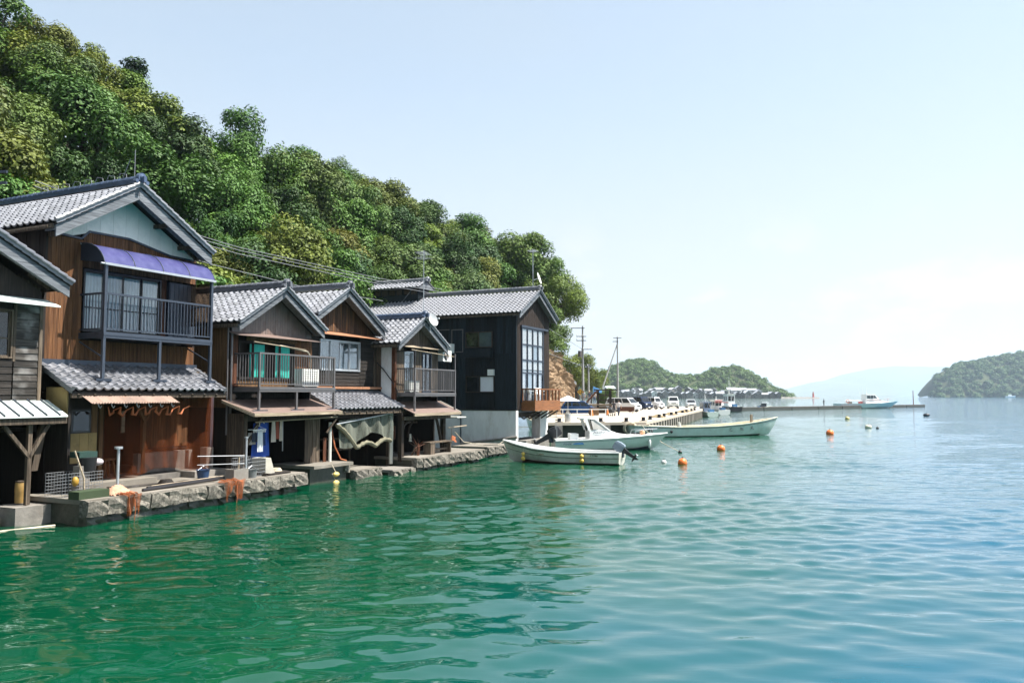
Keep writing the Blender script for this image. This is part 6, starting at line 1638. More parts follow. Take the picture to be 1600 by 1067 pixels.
def long_boat():
    a, b = Vector((9.6, 64.6, 0)), Vector((22.75, 68.6, 0)); d = b - a; L = d.length
    t = thing('long_boat', 'long pale green open work boat with upswept bow and lettering', 'boat', a, math.atan2(d.y, d.x))
    secs = [(0, .85, .98, .7, .10, -.1, -.1), (.3, 1.12, .80, .92, .08, -.2, 0), (.55, 1.15, .84, .92, .08, -.2, 0), (.75, .98, 1.0, .66, .1, -.16, .08), (.9, .55, 1.24, .26, .16, -.08, .32), (.97, .2, 1.42, .07, .25, 0, .55), (1, .04, 1.5, .02, .35, .06, .68)]
    pale = plain('pale_aqua_hull', (.55, .66, .63), rough=.4, var=.08, stain=(.40, .42, .36), stain_amt=.4)
    boat_hull(t, L - .68, secs, [pale, plain('weathered_hold', (.45, .38, .24), rough=.8, var=.25), plain('cream_rail', (.58, .54, .42), rough=.6, var=.2), M['black']], rub=.30)
    rg = hull_rings(L - .68, secs)
    MB().loft([[(x, q[2] + .01, q[3] - .03), (x - q[5] * .3, 0, q[4] - .012), (x, -q[2] - .01, q[3] - .03)] for x, q in rg[1:21]], closed=False, cap=False).build('bottom_paint', plain('black_bottom', (.03, .035, .035), rough=.7), t, smooth=True)
    for x in (2.0, 3.6, 5.2, 6.8, 8.2): MB().box(x, x + .12, -1.0, 1.0, .72, .80).build('thwart', M['pale_wood'], t)
    MB().beam((11.2, 0, 1.0), (11.2, 0, 1.75), .16, .16).build('mooring_bitt', M['pale_wood'], t)
    MB().tube([(4.0, -.6, .8), (4.0, -.6, 1.2)], [.18, .12], 8).build('net_bundle', M['white_old'], t); MB().ball((3.0, -1.2, .45), .12, 8, 6).build('float', M['black'], t)
    bkt = plain('black_lettering', (.02, .02, .025), rough=.6)
    ang = math.atan2(-(.98 - .55), (.9 - .75) * (L - .68))
    for ch, x in (('と', 8.35), ('長', 9.45), ('丸', 10.55)):
        tt = x / (L - .68); q = [float(np.interp(tt, [k[0] for k in secs], [k[j] for k in secs])) for j in range(1, 7)]
        y0 = (q[0] + q[2]) / 2 * 1.03
        text_on(ch, .42, bkt, t, (x, -y0 - .10, .42 + (x - 8.3) * .05), (R(82), 0, math.atan2(.2, 1.1) * (0.9 if x > 9 else .6)))
    mk = MB(); mk.tube([(.9 + .55 * k / 14, -1.02, .62 + .2 * math.sin(k * .9)) for k in range(15)], .035, 5); mk.build('painted_emblem', bkt, t)
    MB().tube([(12.2, -.1, 1.42), (11.6, -.5, 1.1), (11.9, -.35, .9)], .02, 5).build('bow_rope', M['rope'], t)
    return t
long_boat()
def cruiser():
    a, b = Vector((82.6, 203.0, 0)), Vector((99.6, 206.0, 0)); d = b - a; L = d.length
    t = thing('cabin_cruiser', 'white motor cruiser moored at the far floating pier', 'boat', a, math.atan2(d.y, d.x))
    secs = [(0, 1.7, 1.25, 1.5, .1, -.3, 0), (.4, 1.9, 1.2, 1.6, .1, -.4, 0), (.7, 1.7, 1.35, 1.1, .2, -.3, .2), (.9, .9, 1.65, .3, .5, 0, .8), (1, .06, 1.85, .03, .9, .5, 1.3)]
    ch = plain('cruiser_hull', (.62, .72, .76), rough=.3, var=.05)
    boat_hull(t, L - 1.3, secs, [ch, M['white'], plain('teal_rail', (.25, .42, .45), rough=.5), M['dark_metal']], rub=.1, open_boat=False)
    def ring(x, w0, z0, w1, z1): return [(x, w0, z0), (x, w1, z1), (x, -w1, z1), (x, -w0, z0)]
    MB().loft([ring(7.4, 1.35, 1.2, 1.3, 2.2), ring(11.0, 1.25, 1.3, 1.1, 2.2), ring(12.8, .9, 1.45, .7, 1.85), ring(13.8, .5, 1.55, .3, 1.65)], True, True).build('cabin', M['white'], t, smooth=True)
    MB().loft([ring(7.6, 1.2, 2.2, 1.1, 3.6), ring(10.0, 1.15, 2.2, 1.0, 3.6), ring(11.2, 1.0, 2.2, .9, 2.6)], True, True).build('wheelhouse', M['white'], t, smooth=True)
    for s in (1, -1):
        for (x0, x1) in ((7.75, 8.6), (8.75, 9.5)): MB().box(x0, x1, s * 1.16 - .03, s * 1.16 + .03, 2.5, 3.3).build('side_window', M['glass'], t)
        MB().add([(9.65, 1.14 * s, 2.5), (10.7, 1.06 * s, 2.5), (10.0, 1.06 * s, 3.3), (9.65, 1.1 * s, 3.3)], [(0, 1, 2, 3)]).build('side_window', M['glass'], t)
        MB().box(7.5, 11.6, s * 1.3 - .03, s * 1.3 + .03, 2.02, 2.16).build('red_stripe', plain('maroon_stripe', (.2, .03, .05)), t)
    MB().tube([(7.4, 0, 3.6), (7.2, 0, 5.6)], [.05, .02], 6).tube([(8.6, .3, 3.6), (8.6, .3, 5.2)], [.05, .02], 6).tube([(6.9, .5, 3.5), (6.4, .6, 5.4)], [.03, .015], 5).build('radio_mast', M['white'], t)
    lr = plain('red_white_lifebuoy', (.55, .2, .15), rough=.5); c = Vector((2.0, -1.6, 1.8))
    MB().tube([c + Vector((math.cos(k * .5236) * .4, 0, math.sin(k * .5236) * .4)) for k in range(13)], .1, 6).build('lifebuoy', lr, t, smooth=True)
    rl = MB()
    for x in (1.2, 2.4, 3.6, 4.8, 6.0): rl.tube([(x, -1.7, 1.2), (x, -1.7, 2.0)], .025, 5)
    rl.tube([(1.2, -1.7, 2.0), (6.0, -1.7, 2.0)], .025, 5); rl.build('stern_rail', M['steel'], t)
    MB().box(3.2, 4.0, -.4, .4, 1.2, 1.7).build('fish_box', M['grey_board'], t); MB().box(6.3, 7.0, -.5, .5, 1.2, 1.75).build('winch', plain('red_winch', (.35, .06, .05)), t)
    MB().tube([(14.4, 0, 1.7), (14.4, 0, 2.5)], .06, 6).tube([(13.6, .4, 1.6), (13.6, .4, 2.3), (15.2, .1, 2.4)], .03, 5).build('bow_pulpit', plain('pink_rail', (.5, .3, .3)), t)
cruiser()
def fishing_boat(label, loc, hd, L, hullc, cabc, roofc=None, mast=0.0, awn=None, tall=1.0):
    t = thing('fishing_boat', label, 'boat', loc, hd, 'fishing boats moored along the far wharf')
    k = L / 7.0
    secs = [(0, 1.0 * k, .8 * k, .9 * k, .1, -.2, 0), (.5, 1.15 * k, .85 * k, 1.0 * k, .1, -.25, 0), (.8, .8 * k, 1.05 * k, .5 * k, .2, -.2, .15), (1, .06, 1.4 * k, .03, .5, .1, .5)]
    boat_hull(t, L - .5, secs, [hullc, M['white'], plain('rail_paint', (.55, .6, .55)), M['dark_metal']], rub=.15, open_boat=False)
    c = MB(); c.box(L * .32, L * .58, -.62 * k, .62 * k, .8 * k, 2.35 * k * tall); c.box(L * .28, L * .62, -.72 * k, .72 * k, 2.35 * k * tall, 2.45 * k * tall); c.build('wheelhouse', cabc, t)
    for s in (1, -1):
        for x in (.35, .47): MB().box(L * x, L * (x + .09), s * .63 * k - .015, s * .63 * k + .015, 1.55 * k * tall, 2.1 * k * tall).build('side_window', M['glass_dark'], t)
    for y in (-.5, .05): MB().box(L * .32 - .02, L * .32, y * k, (y + .45) * k, 1.45 * k * tall, 2.15 * k * tall).build('rear_window', M['glass_dark'], t); MB().box(L * .58, L * .58 + .02, y * k, (y + .45) * k, 1.55 * k * tall, 2.15 * k * tall).build('front_window', M['glass_dark'], t)
    if awn: MB().box(L * .02, L * .3, -.8 * k, .8 * k, 1.95 * k, 2.05 * k).build('stern_canopy', awn, t); [MB().tube([(x, y, .8 * k), (x, y, 1.95 * k)], .03, 5).build('canopy_post', M['steel'], t) for x in (L * .04, L * .28) for y in (-.75 * k, .75 * k)]
    if mast: MB().tube([(L * .45, 0, 2.4 * k), (L * .45, 0, mast)], [.07, .03], 6).tube([(L * .45, -.8, mast * .62), (L * .45, .8, mast * .62)], .03, 5).tube([(L * .45, 0, mast * .9), (L * .1, 0, 1.2)], .015, 4).build('mast', M['white'], t)
    MB().ball((L * .3, .95 * k, .75), .22, 8, 6).build('fender', M['black'], t, smooth=True); MB().box(L * .06, L * .18, -.4, .4, .8 * k, 1.2 * k).build('fish_box', plain('blue_box', (.05, .15, .3)), t)
    return t
fishing_boat('small white fishing boat with a blue-grey wheelhouse at the wharf corner', (31.2, 124.0, 0), R(100), 6.6, plain('green_white_hull', (.6, .68, .62), rough=.4), plain('blue_grey_cabin', (.16, .20, .28), rough=.4), mast=3.6)
fishing_boat('white fishing boat with a red canopy behind the blue-grey one', (36.3, 136.5, 0), R(100), 7.4, M['white'], M['white'], awn=plain('red_canopy', (.5, .1, .07)), mast=3.2)
fishing_boat('dark-hulled fishing boat with a tall mast at the head of the pier', (45.8, 163.0, 0), R(95), 9.0, plain('black_hull', (.015, .018, .022), rough=.4), M['white'], mast=7.2, tall=1.15)
fishing_boat('tiny dark skiff lying beyond the middle of the floating pier', (59.5, 194.0, 0), R(10), 4.0, M['black'], M['dark_metal'])

# ------------------------------------------------------------------ buoys
def buoy(label, x, y, r, c, name='buoy', sq=1.0):
    t = thing(name, label, 'buoy', (x, y, 0), 0, 'mooring buoys in the bay')
    MB().ball((0, 0, r * .35), r, 16, 12, (1, 1, sq)).build('float_body', plain(name + '_paint', c, rough=.45, var=.15, scale=4, stain=tuple(k * .6 for k in c), stain_amt=.5), t, smooth=True)
    MB().tube([(0, 0, r * (.35 + sq) - .03), (0, 0, r * (.35 + sq) + .06)], r * .14, 8).build('ring', M['dark_metal'], t)
    MB().tube([(0, 0, -r * .5), (0, 0, -r * .1)], [r * .62, r * .9], 14).build('weed_collar', M['wet_stone'], t)
OR = (.75, .17, .03)
buoy('nearest orange buoy, beside the small white one', 8.37, 39.4, .23, OR); buoy('orange buoy floating in front of the long boat', 12.85, 49.3, .25, OR)
buoy('orange buoy alone in the open water right of the long boat', 27.4, 69.0, .32, OR); buoy('small white buoy close beside the nearest orange one', 7.57, 40.0, .13, (.7, .68, .66))
buoy('small yellow buoy nearest below the motor cruiser', 47.1, 112.3, .3, (.6, .5, .2)); buoy('pale yellow buoy with a black float just beside it', 36.6, 82.2, .33, (.62, .6, .45), sq=.8); buoy('little black float beside the pale yellow buoy', 37.0, 81.0, .14, (.02, .02, .02))
buoy('flat black buoy far out below the right island', 67.0, 129.2, .5, (.02, .02, .025), sq=.5)
buoy('small dark float at the end of the slanting mooring line', 9.9, 47.2, .12, (.03, .03, .03))
t = thing('mooring_rope', 'thin mooring line slanting from the long boat bow side into the water', 'rope', (9.9, 47.2, .1))
MB((9.9, 47.2, .1)).tube([(9.9, 47.2, .05), (9.6, 51, .35), (9.4, 56, .9), (10.4, 64.0, 1.0)], .02, 5).build('rope_strand', M['rope'], t, smooth=True)
# ================================================================== WHARF (setting)
WZ = 1.2
wharf_poly = [(-6, 60.5), (1.5, 63.3), (11.0, 65.4), (28.6, 120.0), (36.0, 150.0), (8.0, 172.0), (-12, 120.0)]
def wharf():
    mb = MB(); P = [Vector((x, y, WZ - .22)) for x, y in wharf_poly]
    c = Vector((sum(p.x for p in P) / 7, sum(p.y for p in P) / 7, 0))
    inn = [Vector((p.x, p.y, -1.0)) + (Vector((c.x, c.y, 0)) - Vector((p.x, p.y, 0))).normalized() * .9 for p in P]
    mb.prism(inn, (0, 0, 1.0 + WZ - .22))
    w_ = mb.build('wharf', plain('shaded_wharf_face', (.045, .055, .04), rough=.7, var=.4, scale=1.0), None)  # greenish face, darkened in colour for the shade below the deck
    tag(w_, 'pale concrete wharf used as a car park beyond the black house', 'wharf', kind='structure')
    MB().prism(P, (0, 0, .22)).build('deck_slab', plain('beige_concrete_deck', (.46, .40, .325), rough=.9, var=.08, scale=.6, stain=(.45, .42, .38), stain_amt=.5, stain_scale=.25), w_)  # warm beige concrete with greyer stains
    # row of concrete piles with dark gaps along the sea face
    a, b = Vector((11.05, 65.4, 0)), Vector((28.6, 120.0, 0)); d = b - a; L = d.length; d.normalize(); nrm = Vector((d.y, -d.x, 0))
    pm = MB().box(-.48, .48, .0, .6, -.8, WZ - .22).mesh('pile', M['pale_concrete'])
    k = 0; s = 1.0
    while s < L:
        p = a + d * s + nrm * .05
        put('pile', pm, w_, p, (0, 0, math.atan2(d.y, d.x))); s += 1.95
    a2, b2 = Vector((1.5, 63.25, 0)), Vector((11.0, 65.35, 0)); d2 = (b2 - a2).normalized()
    pm2 = MB().box(-.3, .3, -.3, .0, -.8, WZ - .22).mesh('pile', M['concrete'])
    for s in (2.2, 6.2, 9.3): put('pile', pm2, w_, a2 + d2 * s + Vector((d2.y, -d2.x, 0)) * .02, (0, 0, math.atan2(d2.y, d2.x)))
    # bollards and cleats along the edge
    bm_ = MB().tube([(0, 0, 0), (0, 0, .1), (0, 0, .3), (0, 0, .34)], [.22, .16, .15, .26], 10).mesh('bollard', M['black_metal'], True)
    for q, s in enumerate((2, 6.0, 12.2, 16, 22.3, 27, 34.2, 39, 46.1, 51)):
        p = a + d * s - nrm * .6
        word = ['first', 'second', 'third', 'fourth', 'fifth', 'sixth', 'seventh', 'eighth', 'ninth', 'tenth'][q]
        o = thing('bollard', f'{word} black bollard along the sea edge of the wharf, counted from the near corner', 'bollard', (p.x, p.y, WZ), 0, 'bollards on the wharf edge')
        put('post_head', bm_, o); MB().box(-.3, .3, -.3, .3, 0, .04).build('base_plate', M['concrete'], o)
    for q, s in enumerate((2.5, 6.0, 8.2)):
        p = a2 + d2 * s + Vector((-d2.y, d2.x, 0)) * .6
        o = thing('bollard', ('left', 'middle', 'right')[q] + ' bollard on the near edge of the wharf behind the cabin boat', 'bollard', (p.x, p.y, WZ), 0, 'bollards on the wharf edge')
        put('post_head', bm_, o); MB().box(-.3, .3, -.3, .3, 0, .04).build('base_plate', M['concrete'], o)
    for q, s in enumerate((13.5, 24.0, 36.0, 42.0)):
        p = a + d * s - nrm * .9
        o = thing('net_heap', ('nearest', 'second', 'third', 'farthest')[q] + ' low heap of yellowish nets on the wharf edge', 'net', (p.x, p.y, WZ), 0, 'net heaps on the wharf edge')
        MB().grid(lambda a_, b_: Vector(((a_ - .5) * 1.4, (b_ - .5) * 1.0, .28 * math.sin(a_ * 3.14) * math.sin(b_ * 3.14) + .05 * math.sin(a_ * 23 + b_ * 19 + q))), 14, 10).build('net', plain('yellow_net', (.26, .20, .11), rough=.9, var=.3, scale=6), o, smooth=True)
wharf()
def pier():
    a, b = Vector((46.5, 171.0, 0)), Vector((115.0, 224.5, 0)); d = b - a; L = d.length
    t = thing('floating_pier', 'long low dark floating pier stretching across the bay', 'pier', a, math.atan2(d.y, d.x))
    n = 8; sec = L / n; me = boxmesh('pontoon', sec - .25, 2.4, .75, plain('dark_pontoon', (.05, .055, .05), rough=.7, var=.3))
    for k in range(n): put('pontoon', me, t, (k * sec, -1.2, -.1))
    dk = boxmesh('deck_board', sec - .2, 2.2, .05, M['grey_board'])
    for k in range(n): put('deck_board', dk, t, (k * sec, -1.1, .66))
    MB().tube([(L - 4.5, 0, .7), (L - 4.5, 0, 4.6)], [.12, .1], 8).build('mooring_post', plain('rust_post', (.25, .1, .07)), t)
pier()

# ================================================================== VEHICLES
def car(label, x, y, rz, L, Wd, Hh, paint, belt=.62, hood=.22, rake=.16, rear=.08, boot=0.0, glass=None, group='cars parked on the wharf', name='car'):
    """parked vehicle: body, cabin, glass, lamps, bumpers, mirrors, wheels (tyre, rim)"""
    t = thing(name, label, name.split('_')[-1], (x, y, WZ), rz, group)
    bz = Hh * belt; gc = .18 * Hh / 1.5; gl = glass or M['glass_dark']; h2 = Wd / 2
    xf = L / 2; xh = xf - hood * L; xt = xh - rake * L * (1 if hood > .05 else .5); xb = -L / 2 + boot * L; xr = xb + rear * L
    hz = bz - .06 if hood > .05 else bz
    def ring(xx, z0, z1, w0, w1): return [(xx, w0, z0), (xx, w0 * 1.0, (z0 + z1) * .55), (xx, w1, z1), (xx, -w1, z1), (xx, -w0, (z0 + z1) * .55), (xx, -w0, z0)]
    MB().loft([ring(-L / 2, gc + .1, bz - .1, h2 * .9, h2 * .86), ring(-L / 2 + .12, gc, bz - .01, h2, h2 * .95), ring(xb, gc, bz, h2, h2 * .96), ring(xh, gc, bz, h2, h2 * .96), ring(xh + .05, gc, hz, h2, h2 * .93), ring(xf - .25, gc, hz - .10, h2 * .98, h2 * .88), ring(xf - .03, gc + .06, hz - .2, h2 * .9, h2 * .8)], True, True).build('body', paint, t, smooth=True)
    lo = [(xb + .05, h2 * .95), (xh, h2 * .95), (xh, -h2 * .95), (xb + .05, -h2 * .95)]; hi = [(xr, h2 * .80), (xt, h2 * .80), (xt, -h2 * .80), (xr, -h2 * .80)]
    MB().loft([[(a, b, bz - .03) for a, b in lo], [(a, b, Hh - .06) for a, b in hi], [(a + (.06 if i in (0, 3) else -.08), b * .93, Hh) for i, (a, b) in enumerate(hi)]], True, True).build('cabin', paint, t, smooth=True)
    def lerp(a, b, f): return Vector(a).lerp(Vector(b), f)
    L3 = [Vector((a, b, bz)) for a, b in lo]; H3 = [Vector((a, b, Hh - .06)) for a, b in hi]
    def glassq(nm, i, j, f0, f1, out):
        p = [L3[i].lerp(L3[j], f0), L3[i].lerp(L3[j], f1), H3[i].lerp(H3[j], f1), H3[i].lerp(H3[j], f0)]
        q = [p[0].lerp(p[3], .06), p[1].lerp(p[2], .06), p[1].lerp(p[2], .9), p[0].lerp(p[3], .9)]
        MB().add([k + Vector(out) * .012 for k in q], [(0, 1, 2, 3)]).build(nm, gl, t)
    for (i, j, oy) in ((0, 1, 1), (3, 2, -1)):
        for f0, f1 in ((.06, .34), (.38, .66), (.70, .96)): glassq('side_window', i, j, f0, f1, (0, oy, .2))
    glassq('windscreen', 1, 2, .06, .94, (1, 0, .4)); glassq('rear_window', 0, 3, .08, .92, (-1, 0, .3))
    for s in (1, -1):
        MB().box(xf - .22, xf - .01, s * h2 * .58 - .16, s * h2 * .58 + .16, hz - .36, hz - .2).build('headlight', M['white'], t)
        MB().box(-L / 2 - .01, -L / 2 + .06, s * h2 * .7 - .09, s * h2 * .7 + .09, bz - .4, bz - .12).build('tail_light', plain('red_lamp', (.4, .02, .02), rough=.3), t)
        MB().box(xh - .15, xh + .0, s * (h2 + .1) - .08, s * (h2 + .1) + .08, bz - .02, bz + .12).build('mirror', paint, t)
        for xx in (xf - .18 * L, -L / 2 + .18 * L):
            r = .29 * Hh / 1.5 if Hh < 1.6 else .31
            w_ = MB().tube([(xx, s * (h2 - .2), r), (xx, s * (h2 + .015), r)], r, 16).build('wheel', M['black'], t)
            MB().tube([(xx, s * (h2 + .012), r), (xx, s * (h2 + .025), r)], r * .6, 12).build('rim', M['steel'], w_)
    MB().box(xf - .06, xf + .02, -h2 * .85, h2 * .85, gc + .02, gc + .2).build('front_bumper', M['black'] if Hh > 1.75 else paint, t)
    MB().box(-L / 2 - .05, -L / 2 + .05, -h2 * .85, h2 * .85, gc + .05, gc + .22).build('rear_bumper', M['black'] if Hh > 1.75 else paint, t)
    MB().box(xf + .02, xf + .03, -.17, .17, gc + .06, gc + .22).build('number_plate', M['white'], t)
    MB().box(xf - .04, xf + .015, -h2 * .45, h2 * .45, hz - .36, hz - .22).build('grille', M['black'], t)
    return t
pw = plain('white_car_paint', (.74, .75, .76), rough=.2, var=.02); pn = plain('navy_car_paint', (.012, .022, .06), rough=.15, var=.02); pb = plain('blue_car_paint', (.015, .055, .17), rough=.15, var=.02)
ps = plain('silver_car_paint', (.50, .52, .53), rough=.25, metal=.4, var=.02)
car('blue hatchback parked nearest, behind the wooden deck', 7.6, 89.0, R(-12), 4.0, 1.7, 1.55, pb, hood=.2, rake=.16, rear=.10)
car('white minivan parked beside the person with a pushchair', 14.6, 104.5, R(-40), 4.6, 1.75, 1.85, pw, hood=.14, rake=.14, rear=.05, name='minivan')
car('dark navy van parked between the two white vehicles', 19.2, 121.0, R(-55), 4.5, 1.75, 1.9, pn, hood=.12, rake=.12, rear=.04, name='van')
car('boxy white small car parked right of the navy van', 22.0, 124.5, R(-50), 3.5, 1.5, 1.85, pw, hood=.2, rake=.08, rear=.03)
car('white van facing the camera on the open wharf', 26.6, 132.0, R(-98), 4.5, 1.75, 1.95, plain('pale_van_paint', (.66, .70, .68), rough=.25), hood=.1, rake=.14, rear=.04, name='van')
car('small silver car facing the camera near the moored boats', 31.0, 138.5, R(-98), 4.1, 1.65, 1.45, ps, hood=.25, rake=.16, rear=.12, boot=.1)

# ================================================================== PEOPLE
def person(label, loc, rz, shirt, legs, hair, h=1.68, stride=.0, arm=.12, hat=None):
    """small standing figure: one continuous skinned body, coloured by zone"""
    t = thing('person', label, 'person', loc, rz)
    s = h / 1.70
    V, E, Rr = [], [], []
    def v_(p, r): V.append(tuple(Vector(p) * s)); Rr.append(r * s); return len(V) - 1
    pel = v_((0, 0, .92), .125); wa = v_((0, 0, 1.08), .115); ch = v_((0, 0, 1.30), .135); nk = v_((.01, 0, 1.46), .055); hd = v_((.02, 0, 1.56), .085); tp = v_((.02, 0, 1.66), .075)
    E += [(pel, wa), (wa, ch), (ch, nk), (nk, hd), (hd, tp)]
    for q in (1, -1):
        st = stride * q
        hp = v_((0, q * .09, .86), .085); kn = v_((.03 + st * .5, q * .10, .48), .06); an = v_((st, q * .10, .09), .042); to = v_((st + .14, q * .11, .035), .035)
        E += [(pel, hp), (hp, kn), (kn, an), (an, to)]
        sh = v_((0, q * .18, 1.38), .06); el = v_((-.02 - st * .3, q * (.20 + arm * .5), 1.12), .042); wr = v_((.04 + arm * .5 - st * .4, q * (.20 + arm * .4), .90), .03); fi = v_((.07 + arm * .5 - st * .4, q * (.20 + arm * .4), .80), .026)
        E += [(ch, sh), (sh, el), (el, wr), (wr, fi)]
    me = bpy.data.meshes.new('body'); me.from_pydata(V, E, []); o = bpy.data.objects.new('body', me); COL.objects.link(o)
    sk = o.modifiers.new('skin', 'SKIN'); o.modifiers.new('sub', 'SUBSURF').levels = 1
    for i, r in enumerate(Rr): me.skin_vertices[0].data[i].radius = (r, r)
    me.skin_vertices[0].data[pel].use_root = True
    dg = bpy.context.evaluated_depsgraph_get(); m2 = bpy.data.meshes.new_from_object(o.evaluated_get(dg))
    COL.objects.unlink(o); bpy.data.objects.remove(o)
    m2.materials.clear()
    skin = plain('skin', (.45, .27, .19), rough=.6, var=.05)
    for m in (skin, plain('shirt', shirt, rough=.9), plain('trousers', legs, rough=.9), plain('hair', hair, rough=.6), M['black']): m2.materials.append(m)
    for p in m2.polygons:
        c = p.center / s; ay = abs(c.y)
        p.material_index = 4 if c.z < .08 else 2 if (c.z < .96 and ay < .17) else 0 if (ay > .19 and c.z < 1.16) else 1 if c.z < 1.45 else (3 if (c.z > 1.63 or c.x < -.02) else 0)
        p.use_smooth = True
    put('body', m2, t)
    MB().ball((.015 * s, 0, 1.635 * s), .108 * s, 10, 7, (1, .95, .8)).build('hair' if not hat else 'sun_hat', plain('headwear', hat or hair, rough=.8), t, smooth=True)
    if hat: MB().tube([(.02, 0, 1.63 * s), (.02, 0, 1.645 * s)], .19 * s, 12).build('hat_brim', plain('hat_brim', hat, rough=.9), t)
    return t
person('person in white top and dark trousers walking on the wharf', (11.15, 83.6, WZ), R(60), (.62, .60, .60), (.03, .04, .07), (.02, .015, .012), stride=.16)
person('person in dark clothes walking just left of the one in white', (10.75, 84.3, WZ), R(70), (.05, .05, .06), (.05, .05, .06), (.02, .015, .012), h=1.6, stride=-.14)
TZ = 2.25
def terrace():
    o = Vector((9.2, 103.0, 0)); t = thing('terrace', 'low pale stone terrace where people stand behind the blue hatchback', 'terrace', o)
    MB().box(-3.2, 2.6, 0, 5, .6, TZ - .1).build('retaining_wall', M['pale_concrete'], t); MB().box(-3.3, 2.7, -.1, 5, TZ - .1, TZ).build('coping', M['concrete'], t)
    for k in range(4): MB().box(2.6 + .35 * k, 2.95 + .35 * k, .4, 3, .6, TZ - .25 * (k + 1)).build('step', M['pale_concrete'], t)
terrace()
person('person in a grey top on the terrace by the utility pole', (9.35, 104.2, TZ), R(-100), (.30, .32, .36), (.25, .22, .22), (.03, .02, .02))
person('person in a sun hat and dark top on the terrace', (10.15, 104.6, TZ), R(-80), (.04, .06, .10), (.35, .36, .40), (.4, .33, .25), hat=(.50, .42, .30))
person('person in a white top beside the hatted one on the terrace', (10.75, 104.0, TZ), R(-120), (.60, .58, .56), (.10, .14, .24), (.05, .03, .02), h=1.62)
person('lone person standing on the far floating pier', (76.4, 195.6, .71), R(200), (.10, .12, .16), (.05, .06, .08), (.02, .02, .02), h=1.7)

# ================================================================== POLES, SIGNS, SMALL THINGS ON THE WHARF
def utility_pole(label, x, y, ztop, arms, z0=WZ, brace=None, transformer=None):
    t = thing('utility_pole', label, 'pole', (x, y, z0))
    h = ztop - z0
    MB().tube([(0, 0, 0), (0, 0, h * .5), (0, 0, h)], [.19, .15, .11], 12).build('shaft', plain('concrete_pole', (.30, .31, .31), rough=.7, var=.1), t, smooth=True)
    for (z, x0, x1) in arms:
        a = MB().beam((x0, -.12, z - z0), (x1, -.12, z - z0), .09, .09).build('crossarm', M['dark_metal'], t)
        n = max(2, int((x1 - x0) / .7))
        for k in range(n): MB().tube([(x0 + (x1 - x0) * (k + .1) / n, -.12, z - z0 + .05), (x0 + (x1 - x0) * (k + .1) / n, -.12, z - z0 + .28)], [.06, .04], 7).build('insulator', M['ac_white'], a)
    if transformer: MB().tube([(-.38, 0, transformer - z0), (-.38, 0, transformer - z0 + .8)], .26, 12).build('transformer', M['rail_metal'], t, smooth=True)
    if brace: MB().tube([(0, .1, h - brace[2]), (brace[0], brace[1], 0)], [.1, .15], 10).build('brace_pole', plain('brace_concrete', (.32, .32, .32), rough=.7), t, smooth=True)
    return t
utility_pole('utility pole with transformer rising behind the blue car', 9.35, 105.0, 12.5, ((12.2, -1.55, .25), (11.1, -.85, .45), (10.55, -.85, .45), (9.4, .0, 1.2)), transformer=8.4)
utility_pole('braced utility pole behind the parked vans', 17.25, 130.0, 12.9, ((12.7, -.7, .65), (12.1, -.8, .1)), brace=(-3.9, -2, 1.2))
utility_pole('distant slim utility pole in front of the small roadside trees', 12.3, 128.0, 8.3, ((8.05, -1.1, .6), (7.8, -.5, .4)))
utility_pole('utility pole top with insulators just cut by the left edge', W(2.5, 9.6).x, W(2.5, 9.6).y, 11.6, ((11.35, -.5, .7), (10.95, -.5, .7)), z0=1.0)
def wires():
    P0 = W(3.35, 9.6); sets = [
        ('uppermost of the parallel power lines behind the house roofs', [W(3.9, 9.2, 11.35), W(8, 9, 10.85), W(14, 9, 10.52), W(25.4, 9, 10.55), W(34, 9.5, 10.9)]),
        ('middle one of the parallel power lines behind the house roofs', [W(3.9, 9.2, 11.15), W(8, 9, 10.7), W(14, 9, 10.38), W(25.4, 9, 10.38), W(34, 9.5, 10.7)]),
        ('lowest of the parallel power lines behind the house roofs', [W(3.9, 9.2, 10.9), W(8, 9, 10.5), W(14, 9, 10.2), W(25.4, 9, 10.2), W(34, 9.5, 10.5)]),
        ('single phone line slanting down behind the turquoise-curtain house', [W(3.9, 9, 10.2), W(12.2, 9, 9.45), W(19, 9, 9.15), W(26, 9, 9.2)]),
        ('thin wire from the black house gable to the nearer utility pole', [W(34.7, 1.6, 7.9), W(50, 5, 7.4), Vector((9.2, 104.8, 8.3))]),
        ('lower wire from the black house to the nearer utility pole', [W(34.7, 1.6, 6.2), W(50, 5, 5.9), Vector((9.2, 104.8, 6.4))])]
    for lab, pts in sets:
        t = thing('power_line', lab, 'wire', pts[0], 0, 'overhead wires'); MB(pts[0]).tube(pts, .018, 5).build('cable', M['grey_wire'], t, smooth=True)
wires()
